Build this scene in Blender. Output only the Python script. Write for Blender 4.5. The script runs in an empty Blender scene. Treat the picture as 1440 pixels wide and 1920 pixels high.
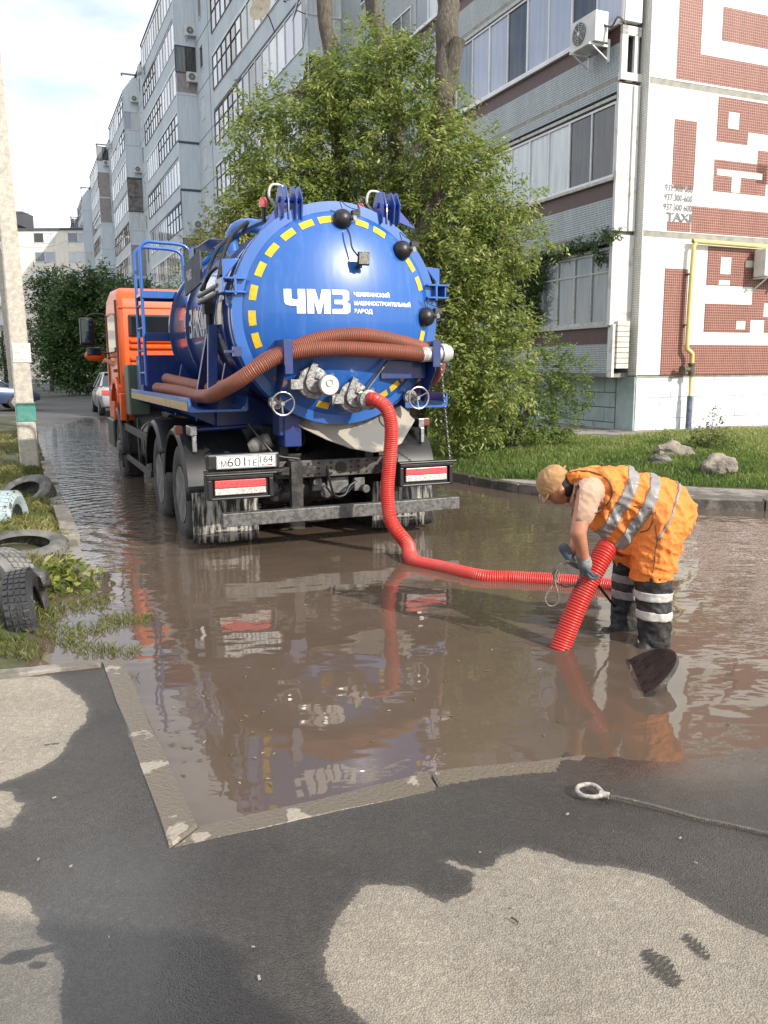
import bpy, bmesh, math, random
import numpy as np
from mathutils import Vector, Matrix, noise as mnoise
from math import sin, cos, pi, radians, sqrt, atan2
random.seed(7); np.random.seed(7)
S = bpy.context.scene
COL = S.collection

# ------------------------------------------------------------ camera, world, sun, exposure
CAM_H = 1.6; FPX = 1578.0; PITCH = radians(9.75); ROLL = radians(0.35)
cF = Vector((0, cos(PITCH), -sin(PITCH))); cU0 = Vector((0, sin(PITCH), cos(PITCH))); cR0 = Vector((1, 0, 0))
cR = cR0 * cos(ROLL) - cU0 * sin(ROLL); cU = cU0 * cos(ROLL) + cR0 * sin(ROLL)
cam = bpy.data.objects.new('camera', bpy.data.cameras.new('camera')); COL.objects.link(cam)
m3 = Matrix((cR, cU, -cF)).transposed()
cam.matrix_world = Matrix.Translation((0, 0, CAM_H)) @ m3.to_4x4()
cam.data.sensor_fit = 'VERTICAL'; cam.data.sensor_height = 36; cam.data.lens = 36 * FPX / 1920
cam.data.clip_start = 0.05; cam.data.clip_end = 3000
S.camera = cam

SUN_AZ = Vector((0.77, -0.64, 0)).normalized(); SUN_EL = radians(30)
sun_dir = SUN_AZ * cos(SUN_EL) + Vector((0, 0, sin(SUN_EL)))
sun = bpy.data.objects.new('sun', bpy.data.lights.new('sun', 'SUN')); COL.objects.link(sun)
sun.data.energy = 4.0; sun.data.angle = radians(0.6); sun.data.color = (1.0, 0.93, 0.82)
sun.rotation_euler = sun_dir.to_track_quat('Z', 'Y').to_euler()

W = bpy.data.worlds.new('World'); S.world = W; W.use_nodes = True
nt = W.node_tree; nt.nodes.clear()
def wn(t): return nt.nodes.new(t)
sky = wn('ShaderNodeTexSky'); sky.sky_type = 'NISHITA'; sky.sun_disc = False
sky.sun_elevation = SUN_EL; sky.sun_rotation = atan2(SUN_AZ.x, SUN_AZ.y); sky.air_density = 1.0; sky.dust_density = 1.5
tc = wn('ShaderNodeTexCoord'); mp = wn('ShaderNodeMapping'); mp.inputs['Scale'].default_value = (1.0, 1.0, 2.6)
nz = wn('ShaderNodeTexNoise'); nz.inputs['Scale'].default_value = 2.3; nz.inputs['Detail'].default_value = 9; nz.inputs['Roughness'].default_value = 0.55
cr = wn('ShaderNodeValToRGB'); cr.color_ramp.elements[0].position = 0.30; cr.color_ramp.elements[1].position = 0.54
mx = wn('ShaderNodeMixRGB'); mx.inputs[2].default_value = (7.3, 7.5, 7.8, 1)
bg = wn('ShaderNodeBackground'); bg.inputs['Strength'].default_value = 0.15; ow = wn('ShaderNodeOutputWorld')
L = nt.links.new
L(tc.outputs['Generated'], mp.inputs['Vector']); L(mp.outputs['Vector'], nz.inputs['Vector']); L(nz.outputs['Fac'], cr.inputs['Fac'])
L(cr.outputs['Color'], mx.inputs['Fac']); L(sky.outputs['Color'], mx.inputs[1]); L(mx.outputs['Color'], bg.inputs['Color']); L(bg.outputs[0], ow.inputs['Surface'])
S.view_settings.view_transform = 'Standard'; S.view_settings.look = 'None'; S.view_settings.exposure = 0.45; S.view_settings.gamma = 1
S.view_settings.use_curve_mapping = False
S.render.engine = 'CYCLES'; S.cycles.max_bounces = 6; S.cycles.transparent_max_bounces = 6
S.render.resolution_x = 768; S.render.resolution_y = 1024

def pray(px, py): return cF + cR * ((px - 720) / FPX) + cU * ((960 - py) / FPX)
def onz(px, py, z=0.0):
    d = pray(px, py); return Vector((0, 0, CAM_H)) + d * ((z - CAM_H) / d.z)
def onY(px, py, Y):
    d = pray(px, py); return Vector((0, 0, CAM_H)) + d * (Y / d.y)
GA = radians(23.3); GU = Vector((cos(GA), sin(GA), 0)); GV = Vector((-sin(GA), cos(GA), 0))

# ------------------------------------------------------------ materials
def s2l(c):
    c = c / 255.0
    return c / 12.92 if c <= 0.04045 else ((c + 0.055) / 1.055) ** 2.4
def hexc(r, g, b): return (s2l(r), s2l(g), s2l(b), 1)
def mat(name, col, rough=0.6, metal=0.0, col2=None, ns=6.0, bump=0.0, bs=60.0, coat=0.0, spec=0.5, nd=5, lo=0.4, hi=0.62, stretch=None, tcs='Object', alpha=1.0, ior=None, rough2=None):
    m = bpy.data.materials.new(name); m.use_nodes = True; t = m.node_tree; b = t.nodes['Principled BSDF']
    col = tuple(col) + ((1,) if len(col) == 3 else ())
    b.inputs['Base Color'].default_value = col; b.inputs['Roughness'].default_value = rough; b.inputs['Metallic'].default_value = metal
    b.inputs['Coat Weight'].default_value = coat; b.inputs['Coat Roughness'].default_value = 0.08; b.inputs['Specular IOR Level'].default_value = spec
    if ior: b.inputs['IOR'].default_value = ior
    if alpha < 1: b.inputs['Alpha'].default_value = alpha
    if col2 or bump:
        c = t.nodes.new('ShaderNodeTexCoord'); mpn = t.nodes.new('ShaderNodeMapping'); t.links.new(c.outputs[tcs], mpn.inputs[0])
        if stretch: mpn.inputs['Scale'].default_value = stretch
    if col2:
        col2 = tuple(col2) + ((1,) if len(col2) == 3 else ())
        n = t.nodes.new('ShaderNodeTexNoise'); n.inputs['Scale'].default_value = ns; n.inputs['Detail'].default_value = nd; n.inputs['Roughness'].default_value = 0.62
        r = t.nodes.new('ShaderNodeValToRGB'); r.color_ramp.elements[0].position = lo; r.color_ramp.elements[1].position = hi
        r.color_ramp.elements[0].color = col; r.color_ramp.elements[1].color = col2
        t.links.new(mpn.outputs[0], n.inputs['Vector']); t.links.new(n.outputs['Fac'], r.inputs['Fac']); t.links.new(r.outputs['Color'], b.inputs['Base Color'])
        if rough2 is not None:
            mr = t.nodes.new('ShaderNodeMapRange'); mr.inputs['From Min'].default_value = lo; mr.inputs['From Max'].default_value = hi
            mr.inputs['To Min'].default_value = rough; mr.inputs['To Max'].default_value = rough2
            t.links.new(n.outputs['Fac'], mr.inputs['Value']); t.links.new(mr.outputs[0], b.inputs['Roughness'])
    if bump:
        n2 = t.nodes.new('ShaderNodeTexNoise'); n2.inputs['Scale'].default_value = bs; n2.inputs['Detail'].default_value = 4
        bp = t.nodes.new('ShaderNodeBump'); bp.inputs['Strength'].default_value = bump; bp.inputs['Distance'].default_value = 0.02
        t.links.new(mpn.outputs[0], n2.inputs['Vector']); t.links.new(n2.outputs['Fac'], bp.inputs['Height']); t.links.new(bp.outputs[0], b.inputs['Normal'])
    return m
def tile_mat(name, col, colb, mortar, tw, th, mw=0.12, rough=0.45, white=None, wlo=0.62, bumpd=0.004, off=0.0):
    """square mosaic on UV metres; white = worn patches of paint"""
    m = bpy.data.materials.new(name); m.use_nodes = True; t = m.node_tree; b = t.nodes['Principled BSDF']; b.inputs['Roughness'].default_value = rough
    uv = t.nodes.new('ShaderNodeUVMap'); br = t.nodes.new('ShaderNodeTexBrick'); br.offset = off; br.squash = 1
    br.inputs['Scale'].default_value = 1; br.inputs['Brick Width'].default_value = tw; br.inputs['Row Height'].default_value = th
    br.inputs['Mortar Size'].default_value = mw * min(tw, th); br.inputs['Mortar Smooth'].default_value = 0.2
    br.inputs['Color1'].default_value = col; br.inputs['Color2'].default_value = colb; br.inputs['Mortar'].default_value = mortar; br.inputs['Bias'].default_value = -0.2
    t.links.new(uv.outputs[0], br.inputs['Vector'])
    n = t.nodes.new('ShaderNodeTexNoise'); n.inputs['Scale'].default_value = 1.7; n.inputs['Detail'].default_value = 8; n.inputs['Roughness'].default_value = 0.7
    mpt = t.nodes.new('ShaderNodeMapping'); mpt.inputs['Scale'].default_value = (1.6, .35, 1); t.links.new(uv.outputs[0], mpt.inputs[0]); t.links.new(mpt.outputs[0], n.inputs['Vector'])
    mxn = t.nodes.new('ShaderNodeMixRGB'); mxn.blend_type = 'MULTIPLY'; mxn.inputs['Fac'].default_value = 0.6
    rn_ = t.nodes.new('ShaderNodeValToRGB'); rn_.color_ramp.elements[0].position = .25; rn_.color_ramp.elements[1].position = .7; rn_.color_ramp.elements[0].color = (.55, .54, .52, 1); rn_.color_ramp.elements[1].color = (1, 1, 1, 1); t.links.new(n.outputs['Fac'], rn_.inputs['Fac'])
    t.links.new(br.outputs['Color'], mxn.inputs[1]); t.links.new(rn_.outputs['Color'], mxn.inputs[2])
    hs = t.nodes.new('ShaderNodeHueSaturation'); hs.inputs['Saturation'].default_value = 1.0; hs.inputs['Value'].default_value = 1.15
    t.links.new(mxn.outputs[0], hs.inputs['Color']); out = hs.outputs[0]
    if white:
        n2 = t.nodes.new('ShaderNodeTexNoise'); n2.inputs['Scale'].default_value = 3.1; n2.inputs['Detail'].default_value = 9; n2.inputs['Roughness'].default_value = 0.75
        t.links.new(uv.outputs[0], n2.inputs['Vector'])
        r = t.nodes.new('ShaderNodeValToRGB'); r.color_ramp.elements[0].position = wlo; r.color_ramp.elements[1].position = wlo + 0.02
        t.links.new(n2.outputs['Fac'], r.inputs['Fac']); m2 = t.nodes.new('ShaderNodeMixRGB'); m2.inputs[2].default_value = white
        t.links.new(r.outputs[0], m2.inputs['Fac']); t.links.new(out, m2.inputs[1]); out = m2.outputs[0]
    t.links.new(out, b.inputs['Base Color'])
    bp = t.nodes.new('ShaderNodeBump'); bp.inputs['Strength'].default_value = 0.6; bp.inputs['Distance'].default_value = bumpd; bp.invert = True
    t.links.new(br.outputs['Fac'], bp.inputs['Height']); t.links.new(bp.outputs[0], b.inputs['Normal'])
    return m

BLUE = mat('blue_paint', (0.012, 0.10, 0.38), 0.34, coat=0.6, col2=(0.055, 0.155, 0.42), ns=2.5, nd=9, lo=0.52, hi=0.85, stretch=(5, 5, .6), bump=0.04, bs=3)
TANKB = mat('shaded_tank_paint', (0.005, 0.028, 0.15), 0.24, coat=0.7, col2=(0.04, 0.05, 0.10), ns=2.2, lo=0.5, hi=0.8)  # blue darkened so the shell's shade and dark reflections sit in its colour
BLUE_D = mat('dirty_shaded_blue_paint', (0.006, 0.026, 0.15), 0.4, coat=0.3, col2=(0.04, 0.05, 0.085), ns=9, lo=0.5, hi=0.75)  # grey dirt noise over a blue darkened to carry the truck's shade
ORANGE = mat('orange_cab_paint', (0.66, 0.082, 0.004), 0.36, coat=0.25, col2=(0.48, 0.09, 0.02), ns=4, lo=.5, hi=.8)
BLACKP = mat('black_plastic', (0.010, 0.010, 0.011), 0.42, col2=(0.045, 0.042, 0.04), ns=14, lo=0.55, hi=0.8)
BLACKM = mat('black_chassis', (0.010, 0.010, 0.011), 0.55, col2=(0.075, 0.065, 0.055), ns=9, lo=0.48, hi=0.75, bump=0.2)
RUBBER = mat('tyre_rubber', (0.018, 0.018, 0.018), 0.75, col2=(0.07, 0.062, 0.055), ns=6, lo=0.42, hi=0.75, bump=0.2, bs=90)
GREYMETAL = mat('dusty_steel', (0.20, 0.20, 0.20), 0.5, 0.5, col2=(0.09, 0.085, 0.08), ns=12, bump=0.2)
STEEL = mat('steel', (0.55, 0.55, 0.54), 0.3, 0.9, col2=(0.3, 0.3, 0.3), ns=20)
ALU = mat('cast_aluminium', (0.16, 0.16, 0.165), 0.5, 0.5, col2=(0.34, 0.33, 0.32), ns=25, bump=0.3)
RIMM = mat('dusty_wheel_rim', (0.07, 0.068, 0.065), 0.6, 0.2, col2=(0.17, 0.16, 0.15), ns=8)
YEL = mat('yellow_reflector', (0.80, 0.50, 0.02), 0.35, col2=(0.58, 0.32, 0.03), ns=30, nd=8, lo=0.48, hi=0.7)
ORAREF = mat('orange_reflector', (0.55, 0.20, 0.01), 0.4, col2=(0.40, 0.14, 0.01), ns=30)
WHITE = mat('white_lettering', (0.82, 0.82, 0.82), 0.4)
DULLWHITE = mat('dull_lettering', (0.45, 0.45, 0.42), 0.5)
PLATEW = mat('plate_white', (0.72, 0.73, 0.74), 0.35, col2=(0.6, 0.6, 0.6), ns=20)
BLACKC = mat('black_print', (0.01, 0.01, 0.01), 0.5)
REDL = mat('red_lamp_lens', (0.62, 0.03, 0.04), 0.2, coat=0.5, col2=(0.75, 0.12, 0.12), ns=90)
WHL = mat('clear_lamp_lens', (0.62, 0.58, 0.55), 0.2, coat=0.5, col2=(0.34, 0.30, 0.28), ns=60, lo=.45, hi=.6)
HOSER = mat('red_hose_rubber', (0.52, 0.040, 0.032), 0.36, spec=0.5, col2=(0.42, 0.11, 0.08), ns=7, nd=9, lo=.48, hi=.75)
HOSEB = mat('brown_hose_rubber', (0.25, 0.080, 0.048), 0.5, col2=(0.17, 0.072, 0.05), ns=5, nd=8, lo=.45, hi=.7)
TRAY = mat('dusty_grey_tray', (0.34, 0.31, 0.26), 0.85, col2=(0.16, 0.16, 0.155), ns=2.5, nd=8, lo=0.5, hi=0.56, bump=0.15)
GLASSD = mat('dark_glass', (0.012, 0.014, 0.016), 0.06, spec=0.8)
GREENG = mat('greyed_green_paint', (0.06, 0.085, 0.065), 0.5)
FLAP = mat('muddy_flap_rubber', (0.015, 0.015, 0.015), 0.6, col2=(0.42, 0.40, 0.36), ns=5, lo=0.46, hi=0.62, stretch=(6, 6, 0.8), nd=7)
ROPEM = mat('wire_rope', (0.12, 0.10, 0.085), 0.6, 0.2, col2=(0.25, 0.22, 0.19), ns=120)
ROPEL = mat('pale_taped_wire', (0.45, 0.42, 0.38), 0.6, col2=(0.2, 0.18, 0.16), ns=60)

# ------------------------------------------------------------ mesh builder
class MB:
    def __init__(self): self.v = []; self.f = []; self.m = []
    def add(self, vs, fs, mi=0):
        o = len(self.v); self.v += [tuple(q) for q in vs]; self.f += [tuple(i + o for i in q) for q in fs]; self.m += [mi] * len(fs); return self
    def box(self, c, s, rot=None, mi=0, tap=None):
        vs = []
        for z in (-.5, .5):
            for x, y in ((-.5, -.5), (.5, -.5), (.5, .5), (-.5, .5)):
                k = tap if (tap and z > 0) else 1
                p = Vector((x * s[0] * k, y * s[1] * k, z * s[2]))
                if rot is not None: p = rot @ p
                vs.append(p + Vector(c))
        return self.add(vs, [(3, 2, 1, 0), (4, 5, 6, 7), (0, 1, 5, 4), (1, 2, 6, 5), (2, 3, 7, 6), (3, 0, 4, 7)], mi)
    def b(self, x0, x1, y0, y1, z0, z1, mi=0): return self.box(((x0 + x1) / 2, (y0 + y1) / 2, (z0 + z1) / 2), (x1 - x0, y1 - y0, z1 - z0), mi=mi)
    def bar(self, p0, p1, w, h, mi=0, up=(0, 0, 1)):
        p0 = Vector(p0); p1 = Vector(p1); d = (p1 - p0); l = d.length; d.normalize(); upv = Vector(up)
        if abs(d.dot(upv)) > 0.98: upv = Vector((0, 1, 0))
        x = d.cross(upv).normalized(); z = x.cross(d)
        return self.box((p0 + p1) / 2, (w, l, h), Matrix((x, d, z)).transposed(), mi)
    def tube(self, pts, r, n=10, closed=False, mi=0, caps=True):
        pts = [Vector(p) for p in pts]; N = len(pts); rs = r if hasattr(r, '__len__') else [r] * N
        vs = []; fs = []; T = []
        for i in range(N):
            a = pts[(i - 1) % N] if (closed or i > 0) else pts[i]; c = pts[(i + 1) % N] if (closed or i < N - 1) else pts[i]
            t = c - a; T.append(t.normalized() if t.length > 1e-9 else Vector((0, 0, 1)))
        up = Vector((0, 0, 1)) if abs(T[0].z) < 0.9 else Vector((1, 0, 0)); nrm = T[0].cross(up).normalized()
        for i in range(N):
            nrm = (nrm - T[i] * nrm.dot(T[i])); nrm = nrm.normalized() if nrm.length > 1e-6 else T[i].orthogonal().normalized()
            bn = T[i].cross(nrm)
            for k in range(n):
                a = 2 * pi * k / n; vs.append(pts[i] + (nrm * cos(a) + bn * sin(a)) * rs[i])
        for i in range(N if closed else N - 1):
            j = (i + 1) % N
            for k in range(n): fs.append((i * n + k, i * n + (k + 1) % n, j * n + (k + 1) % n, j * n + k))
        if caps and not closed: fs.append(tuple(range(n))[::-1]); fs.append(tuple((N - 1) * n + k for k in range(n)))
        return self.add(vs, fs, mi)
    def cyl(self, p0, p1, r, r1=None, n=16, mi=0): return self.tube([p0, p1], [r, r if r1 is None else r1], n, mi=mi)
    def lathe(self, prof, o, ax, n=24, mi=0, closed=False):
        """prof: [(radius, height along axis)]"""
        ax = Vector(ax).normalized(); o = Vector(o); a = ax.orthogonal().normalized(); bb = ax.cross(a); vs = []; fs = []
        for (r, h) in prof:
            for k in range(n):
                t = 2 * pi * k / n; vs.append(o + ax * h + (a * cos(t) + bb * sin(t)) * r)
        M_ = len(prof)
        for i in range(M_ if closed else M_ - 1):
            j = (i + 1) % M_
            for k in range(n): fs.append((i * n + k, i * n + (k + 1) % n, j * n + (k + 1) % n, j * n + k))
        if not closed:
            if prof[0][0] > 1e-5: fs.append(tuple(range(n))[::-1])
            if prof[-1][0] > 1e-5: fs.append(tuple((M_ - 1) * n + k for k in range(n)))
        return self.add(vs, fs, mi)
    def prism(self, poly, o, ex, ey, t, mi=0):
        o = Vector(o); ex = Vector(ex); ey = Vector(ey); nn = ex.cross(ey).normalized(); N = len(poly)
        vs = [o + ex * a + ey * c for a, c in poly] + [o + ex * a + ey * c + nn * t for a, c in poly]
        return self.add(vs, [tuple(range(N))[::-1], tuple(range(N, 2 * N))] + [(i, (i + 1) % N, (i + 1) % N + N, i + N) for i in range(N)], mi)
    def ball(self, c, r, n=12, mi=0, s=(1, 1, 1)):
        c = Vector(c); vs = []; fs = []; h = n // 2
        for i in range(1, h):
            for k in range(n): vs.append(c + Vector((s[0] * r * sin(pi * i / h) * cos(2 * pi * k / n), s[1] * r * sin(pi * i / h) * sin(2 * pi * k / n), s[2] * r * cos(pi * i / h))))
        for i in range(h - 2):
            for k in range(n): fs.append((i * n + (k + 1) % n, i * n + k, (i + 1) * n + k, (i + 1) * n + (k + 1) % n))
        a = len(vs); vs += [c + Vector((0, 0, r * s[2])), c - Vector((0, 0, r * s[2]))]
        for k in range(n): fs.append((a, k, (k + 1) % n)); fs.append((a + 1, (h - 2) * n + (k + 1) % n, (h - 2) * n + k))
        return self.add(vs, fs, mi)
    def build(self, name, mats, parent=None, smooth=35, bevel=0, label=None, uv=False):
        me = bpy.data.meshes.new(name); me.from_pydata(self.v, [], self.f)
        if not isinstance(mats, (list, tuple)): mats = [mats]
        for q in mats: me.materials.append(q)
        if len(mats) > 1: me.polygons.foreach_set('material_index', self.m)
        me.update()
        if uv: boxuv(me)
        if smooth:
            me.polygons.foreach_set('use_smooth', [True] * len(me.polygons)); me.set_sharp_from_angle(angle=radians(smooth))
        o = bpy.data.objects.new(name, me); COL.objects.link(o); o.parent = parent
        if bevel:
            bm = o.modifiers.new('bevel', 'BEVEL'); bm.width = bevel; bm.segments = 2; bm.limit_method = 'ANGLE'; bm.angle_limit = radians(40)
        if label: o['label'] = label
        return o
def boxuv(me):
    u = me.uv_layers.new(name='UVMap'); data = np.zeros(len(me.loops) * 2)
    for p in me.polygons:
        n = p.normal; ax = max(range(3), key=lambda i: abs(n[i]))
        for li in p.loop_indices:
            c = me.vertices[me.loops[li].vertex_index].co
            a, b_ = ((c.y, c.z), (c.x, c.z), (c.x, c.y))[ax]; data[2 * li] = a; data[2 * li + 1] = b_
    u.data.foreach_set('uv', data)
def tag(o, label=None, cat=None, group=None, kind=None):
    if label: o['label'] = label
    if cat: o['category'] = cat
    if group: o['group'] = group
    if kind: o['kind'] = kind
    return o
def root(name, loc, rz, label, cat, group=None):
    o = bpy.data.objects.new(name, None); COL.objects.link(o); o.location = loc; o.rotation_euler = (0, 0, rz); o.empty_display_size = 0.2
    return tag(o, label, cat, group)
def copy_tree(o, parent=None):
    c = o.copy(); COL.objects.link(c); c.parent = parent
    for ch in list(o.children): copy_tree(ch, c)
    return c
def npmesh(name, V, F, mats, parent=None, smooth=True, attrs=None, mi=None):
    """F: (n,k) int array with k fixed"""
    me = bpy.data.meshes.new(name); n, k = F.shape
    me.vertices.add(len(V)); me.vertices.foreach_set('co', np.asarray(V, dtype=np.float32).ravel())
    me.loops.add(n * k); me.loops.foreach_set('vertex_index', F.astype(np.int32).ravel())
    me.polygons.add(n); me.polygons.foreach_set('loop_start', np.arange(0, n * k, k, dtype=np.int32))
    for q in (mats if isinstance(mats, (list, tuple)) else [mats]): me.materials.append(q)
    if mi is not None: me.polygons.foreach_set('material_index', mi.astype(np.int32))
    me.update(calc_edges=True); me.validate()
    if smooth: me.polygons.foreach_set('use_smooth', [True] * n)
    for nm, (dom, arr) in (attrs or {}).items():
        a = me.attributes.new(nm, 'FLOAT', dom); a.data.foreach_set('value', np.asarray(arr, dtype=np.float32))
    o = bpy.data.objects.new(name, me); COL.objects.link(o); o.parent = parent
    return o
def crom(pts, step):
    pts = [Vector(p) for p in pts]; P = [pts[0] * 2 - pts[1]] + pts + [pts[-1] * 2 - pts[-2]]; out = []
    for i in range(1, len(P) - 2):
        n = max(2, int((P[i + 1] - P[i]).length / step))
        for k in range(n):
            t = k / n; a, b_, c, d = P[i - 1], P[i], P[i + 1], P[i + 2]
            out.append(0.5 * ((2 * b_) + (c - a) * t + (2 * a - 5 * b_ + 4 * c - d) * t * t + (3 * b_ - a - 3 * c + d) * t ** 3))
    out.append(pts[-1]); return out
def even(pts, step):
    d = [0.0]
    for a, b_ in zip(pts, pts[1:]): d.append(d[-1] + (b_ - a).length)
    n = int(d[-1] / step); A = np.array([tuple(p) for p in pts]); s = np.linspace(0, d[-1], n + 1)
    return [Vector((np.interp(q, d, A[:, 0]), np.interp(q, d, A[:, 1]), np.interp(q, d, A[:, 2]))) for q in s]
def hose(mb, pts, r, pitch=0.014, n=16, depth=0.07):
    P = even(crom(pts, 0.03), pitch / 4); rs = [r * (1 + depth * (1, 0.55, -1, 0.55)[i % 4]) for i in range(len(P))]
    mb.tube(P, rs, n)
_tc = {}
def text_mesh(txt, size, bold=0.0, sx=1.0):
    cu = bpy.data.curves.new('txt', 'FONT'); cu.body = txt; cu.size = size; cu.offset = bold; cu.resolution_u = 3
    o = bpy.data.objects.new('txt', cu); COL.objects.link(o); dg = bpy.context.evaluated_depsgraph_get()
    me = bpy.data.meshes.new_from_object(o.evaluated_get(dg)); bpy.data.objects.remove(o); bpy.data.curves.remove(cu)
    V = [(v.co.x * sx, v.co.y) for v in me.vertices]; F = [tuple(p.vertices) for p in me.polygons]; bpy.data.meshes.remove(me)
    return V, F
def text_obj(name, txt, fn, size, m, parent, bold=0.0, width=None, height=None, sx=1.0):
    V, F = text_mesh(txt, size, bold, sx)
    if not V: return None
    xs = [q[0] for q in V]; ys = [q[1] for q in V]
    x0, y0 = min(xs), min(ys); kx = width / (max(xs) - x0) if width else 1; ky = height / (max(ys) - y0) if height else (kx if width else 1)
    mb = MB(); mb.add([fn((a - x0) * kx, (c - y0) * ky) for a, c in V], F); return mb.build(name, m, parent, smooth=0)
def shaped(name, m, parent, caps=(), balls=(), voxel=0.012, smooth=6, disp=0, dscale=0.08, cut=None, subs=0, octs=None):
    """one continuous mesh: tapered limbs and ellipsoids fused by a voxel remesh"""
    mb = MB()
    for (p0, p1, r0, r1) in caps:
        p0 = Vector(p0); p1 = Vector(p1); k = 5; pts = [p0.lerp(p1, i / k) for i in range(k + 1)]
        mb.tube(pts, [r0 + (r1 - r0) * i / k for i in range(k + 1)], 16); mb.ball(p0, r0, 16); mb.ball(p1, r1, 16)
    for it in balls:
        c, s = it[0], it[1]; rot = it[2] if len(it) > 2 else None
        q = MB(); q.ball((0, 0, 0), 1, 18, s=s); vs = [Vector(v) for v in q.v]
        if rot is not None: vs = [rot @ v for v in vs]
        mb.add([v + Vector(c) for v in vs], q.f)
    o = mb.build(name, m, None, smooth=0)
    r = o.modifiers.new('r', 'REMESH'); r.mode = 'VOXEL'; r.voxel_size = voxel; r.use_smooth_shade = True
    s = o.modifiers.new('s', 'SMOOTH'); s.iterations = smooth; s.factor = 0.6
    dg = bpy.context.evaluated_depsgraph_get(); me = bpy.data.meshes.new_from_object(o.evaluated_get(dg))
    bpy.data.objects.remove(o); me.name = name
    if disp:
        for v in me.vertices:
            c = v.co; q1 = Vector((c.x * 1.0 + c.z * .6, c.y * .7, c.z * .5 - c.x * .35)) / dscale; q2 = Vector((c.x * .45 - c.z * .3, c.y * .6, c.z * 1.3 + c.x * .5)) / (dscale * .8) + Vector((7, 3, 1))
            nn = .6 * mnoise.noise(c / dscale) + .9 * ((1 - abs(mnoise.noise(q1))) ** 5 - .35) + .7 * ((1 - abs(mnoise.noise(q2))) ** 6 - .3); v.co += v.normal * (disp * nn)
    if cut: cut(me)
    me.materials.clear(); me.materials.append(m); me.polygons.foreach_set('use_smooth', [True] * len(me.polygons)); me.update()
    o = bpy.data.objects.new(name, me); COL.objects.link(o); o.parent = parent; return o
def keep_side(me, planes):
    """cut a mesh by planes (point, normal): the normal's side is removed"""
    bm = bmesh.new(); bm.from_mesh(me)
    for co, no in planes:
        bmesh.ops.bisect_plane(bm, geom=bm.verts[:] + bm.edges[:] + bm.faces[:], plane_co=Vector(co), plane_no=Vector(no).normalized(), clear_outer=True)
    bm.to_mesh(me); bm.free(); me.update()
def band(src, name, m, parent, co, no, w, off=0.003, extra=()):
    """a strip of cloth sewn on: the slab of src between two planes, lifted off its surface"""
    me = src.data.copy(); no = Vector(no).normalized(); co = Vector(co)
    keep_side(me, [(co + no * w / 2, no), (co - no * w / 2, -no)] + list(extra))
    for v in me.vertices: v.co += v.normal * off
    me.materials.clear(); me.materials.append(m)
    o = bpy.data.objects.new(name, me); COL.objects.link(o); o.parent = parent
    sd = o.modifiers.new('thick', 'SOLIDIFY'); sd.thickness = 0.003; sd.offset = 0
    return o

# ------------------------------------------------------------ ground, water, pavement
def sdist(X, Y, poly, closed=False):
    """distance to a polyline, positive on its left side (or inside a closed counter-clockwise one)"""
    best = np.full(X.shape, 1e9); sg = np.ones(X.shape); n = len(poly)
    for i in range(n if closed else n - 1):
        ax, ay = poly[i]; bx, by = poly[(i + 1) % n]; dx, dy = bx - ax, by - ay; l2 = dx * dx + dy * dy + 1e-12
        t = np.clip(((X - ax) * dx + (Y - ay) * dy) / l2, 0, 1); ex = X - ax - t * dx; ey = Y - ay - t * dy; d = ex * ex + ey * ey
        k = d < best - 1e-12; best = np.where(k, d, best); sg = np.where(k, np.sign(dx * (Y - ay) - dy * (X - ax) + 1e-12), sg)
    best = np.sqrt(best)
    if closed:
        ins = np.zeros(X.shape, bool)
        for i in range(n):
            ax, ay = poly[i]; bx, by = poly[(i + 1) % n]
            if ay == by: continue
            c = ((ay > Y) != (by > Y)) & (X < (bx - ax) * (Y - ay) / (by - ay) + ax); ins ^= c
        return np.where(ins, best, -best)
    return best * sg
def sst(a, b_, x):
    t = np.clip((x - a) / (b_ - a), 0, 1); return t * t * (3 - 2 * t)
def vnoise(X, Y, sc, seed=0):
    rs = np.random.RandomState(seed); G = rs.rand(257, 257); x = X / sc; y = Y / sc; xi = np.floor(x).astype(int); yi = np.floor(y).astype(int)
    fx = x - xi; fy = y - yi; fx = fx * fx * (3 - 2 * fx); fy = fy * fy * (3 - 2 * fy); a = G[xi % 256, yi % 256]; b_ = G[(xi + 1) % 256, yi % 256]
    c = G[xi % 256, (yi + 1) % 256]; d = G[(xi + 1) % 256, (yi + 1) % 256]
    return (a * (1 - fx) + b_ * fx) * (1 - fy) + (c * (1 - fx) + d * fx) * fy - 0.5
L0 = Vector((-2.47, 6.79, 0))
KERB_R = [(6, 60), (-19, 60), (-3.0, 20.6), (0.25, 13.2), (0.97, 11.85), (1.95, 10.35), (2.7, 9.75), (3.4, 9.42), (4.3, 9.2), (6, 8.9), (30, 7.5)]
gp = [onz(px, py, 0.12) for px, py in ((852, 892), (1040, 899), (1290, 911), (1440, 917))]
GRASS_R = [(-17, 60), (-1.6, 18.6)] + [(p.x, p.y) for p in gp] + [(7.5, 9.3), (30, 6.5)]
BO = Vector((5.1, 17.2, 0))   # corner of the near apartment block
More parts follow.
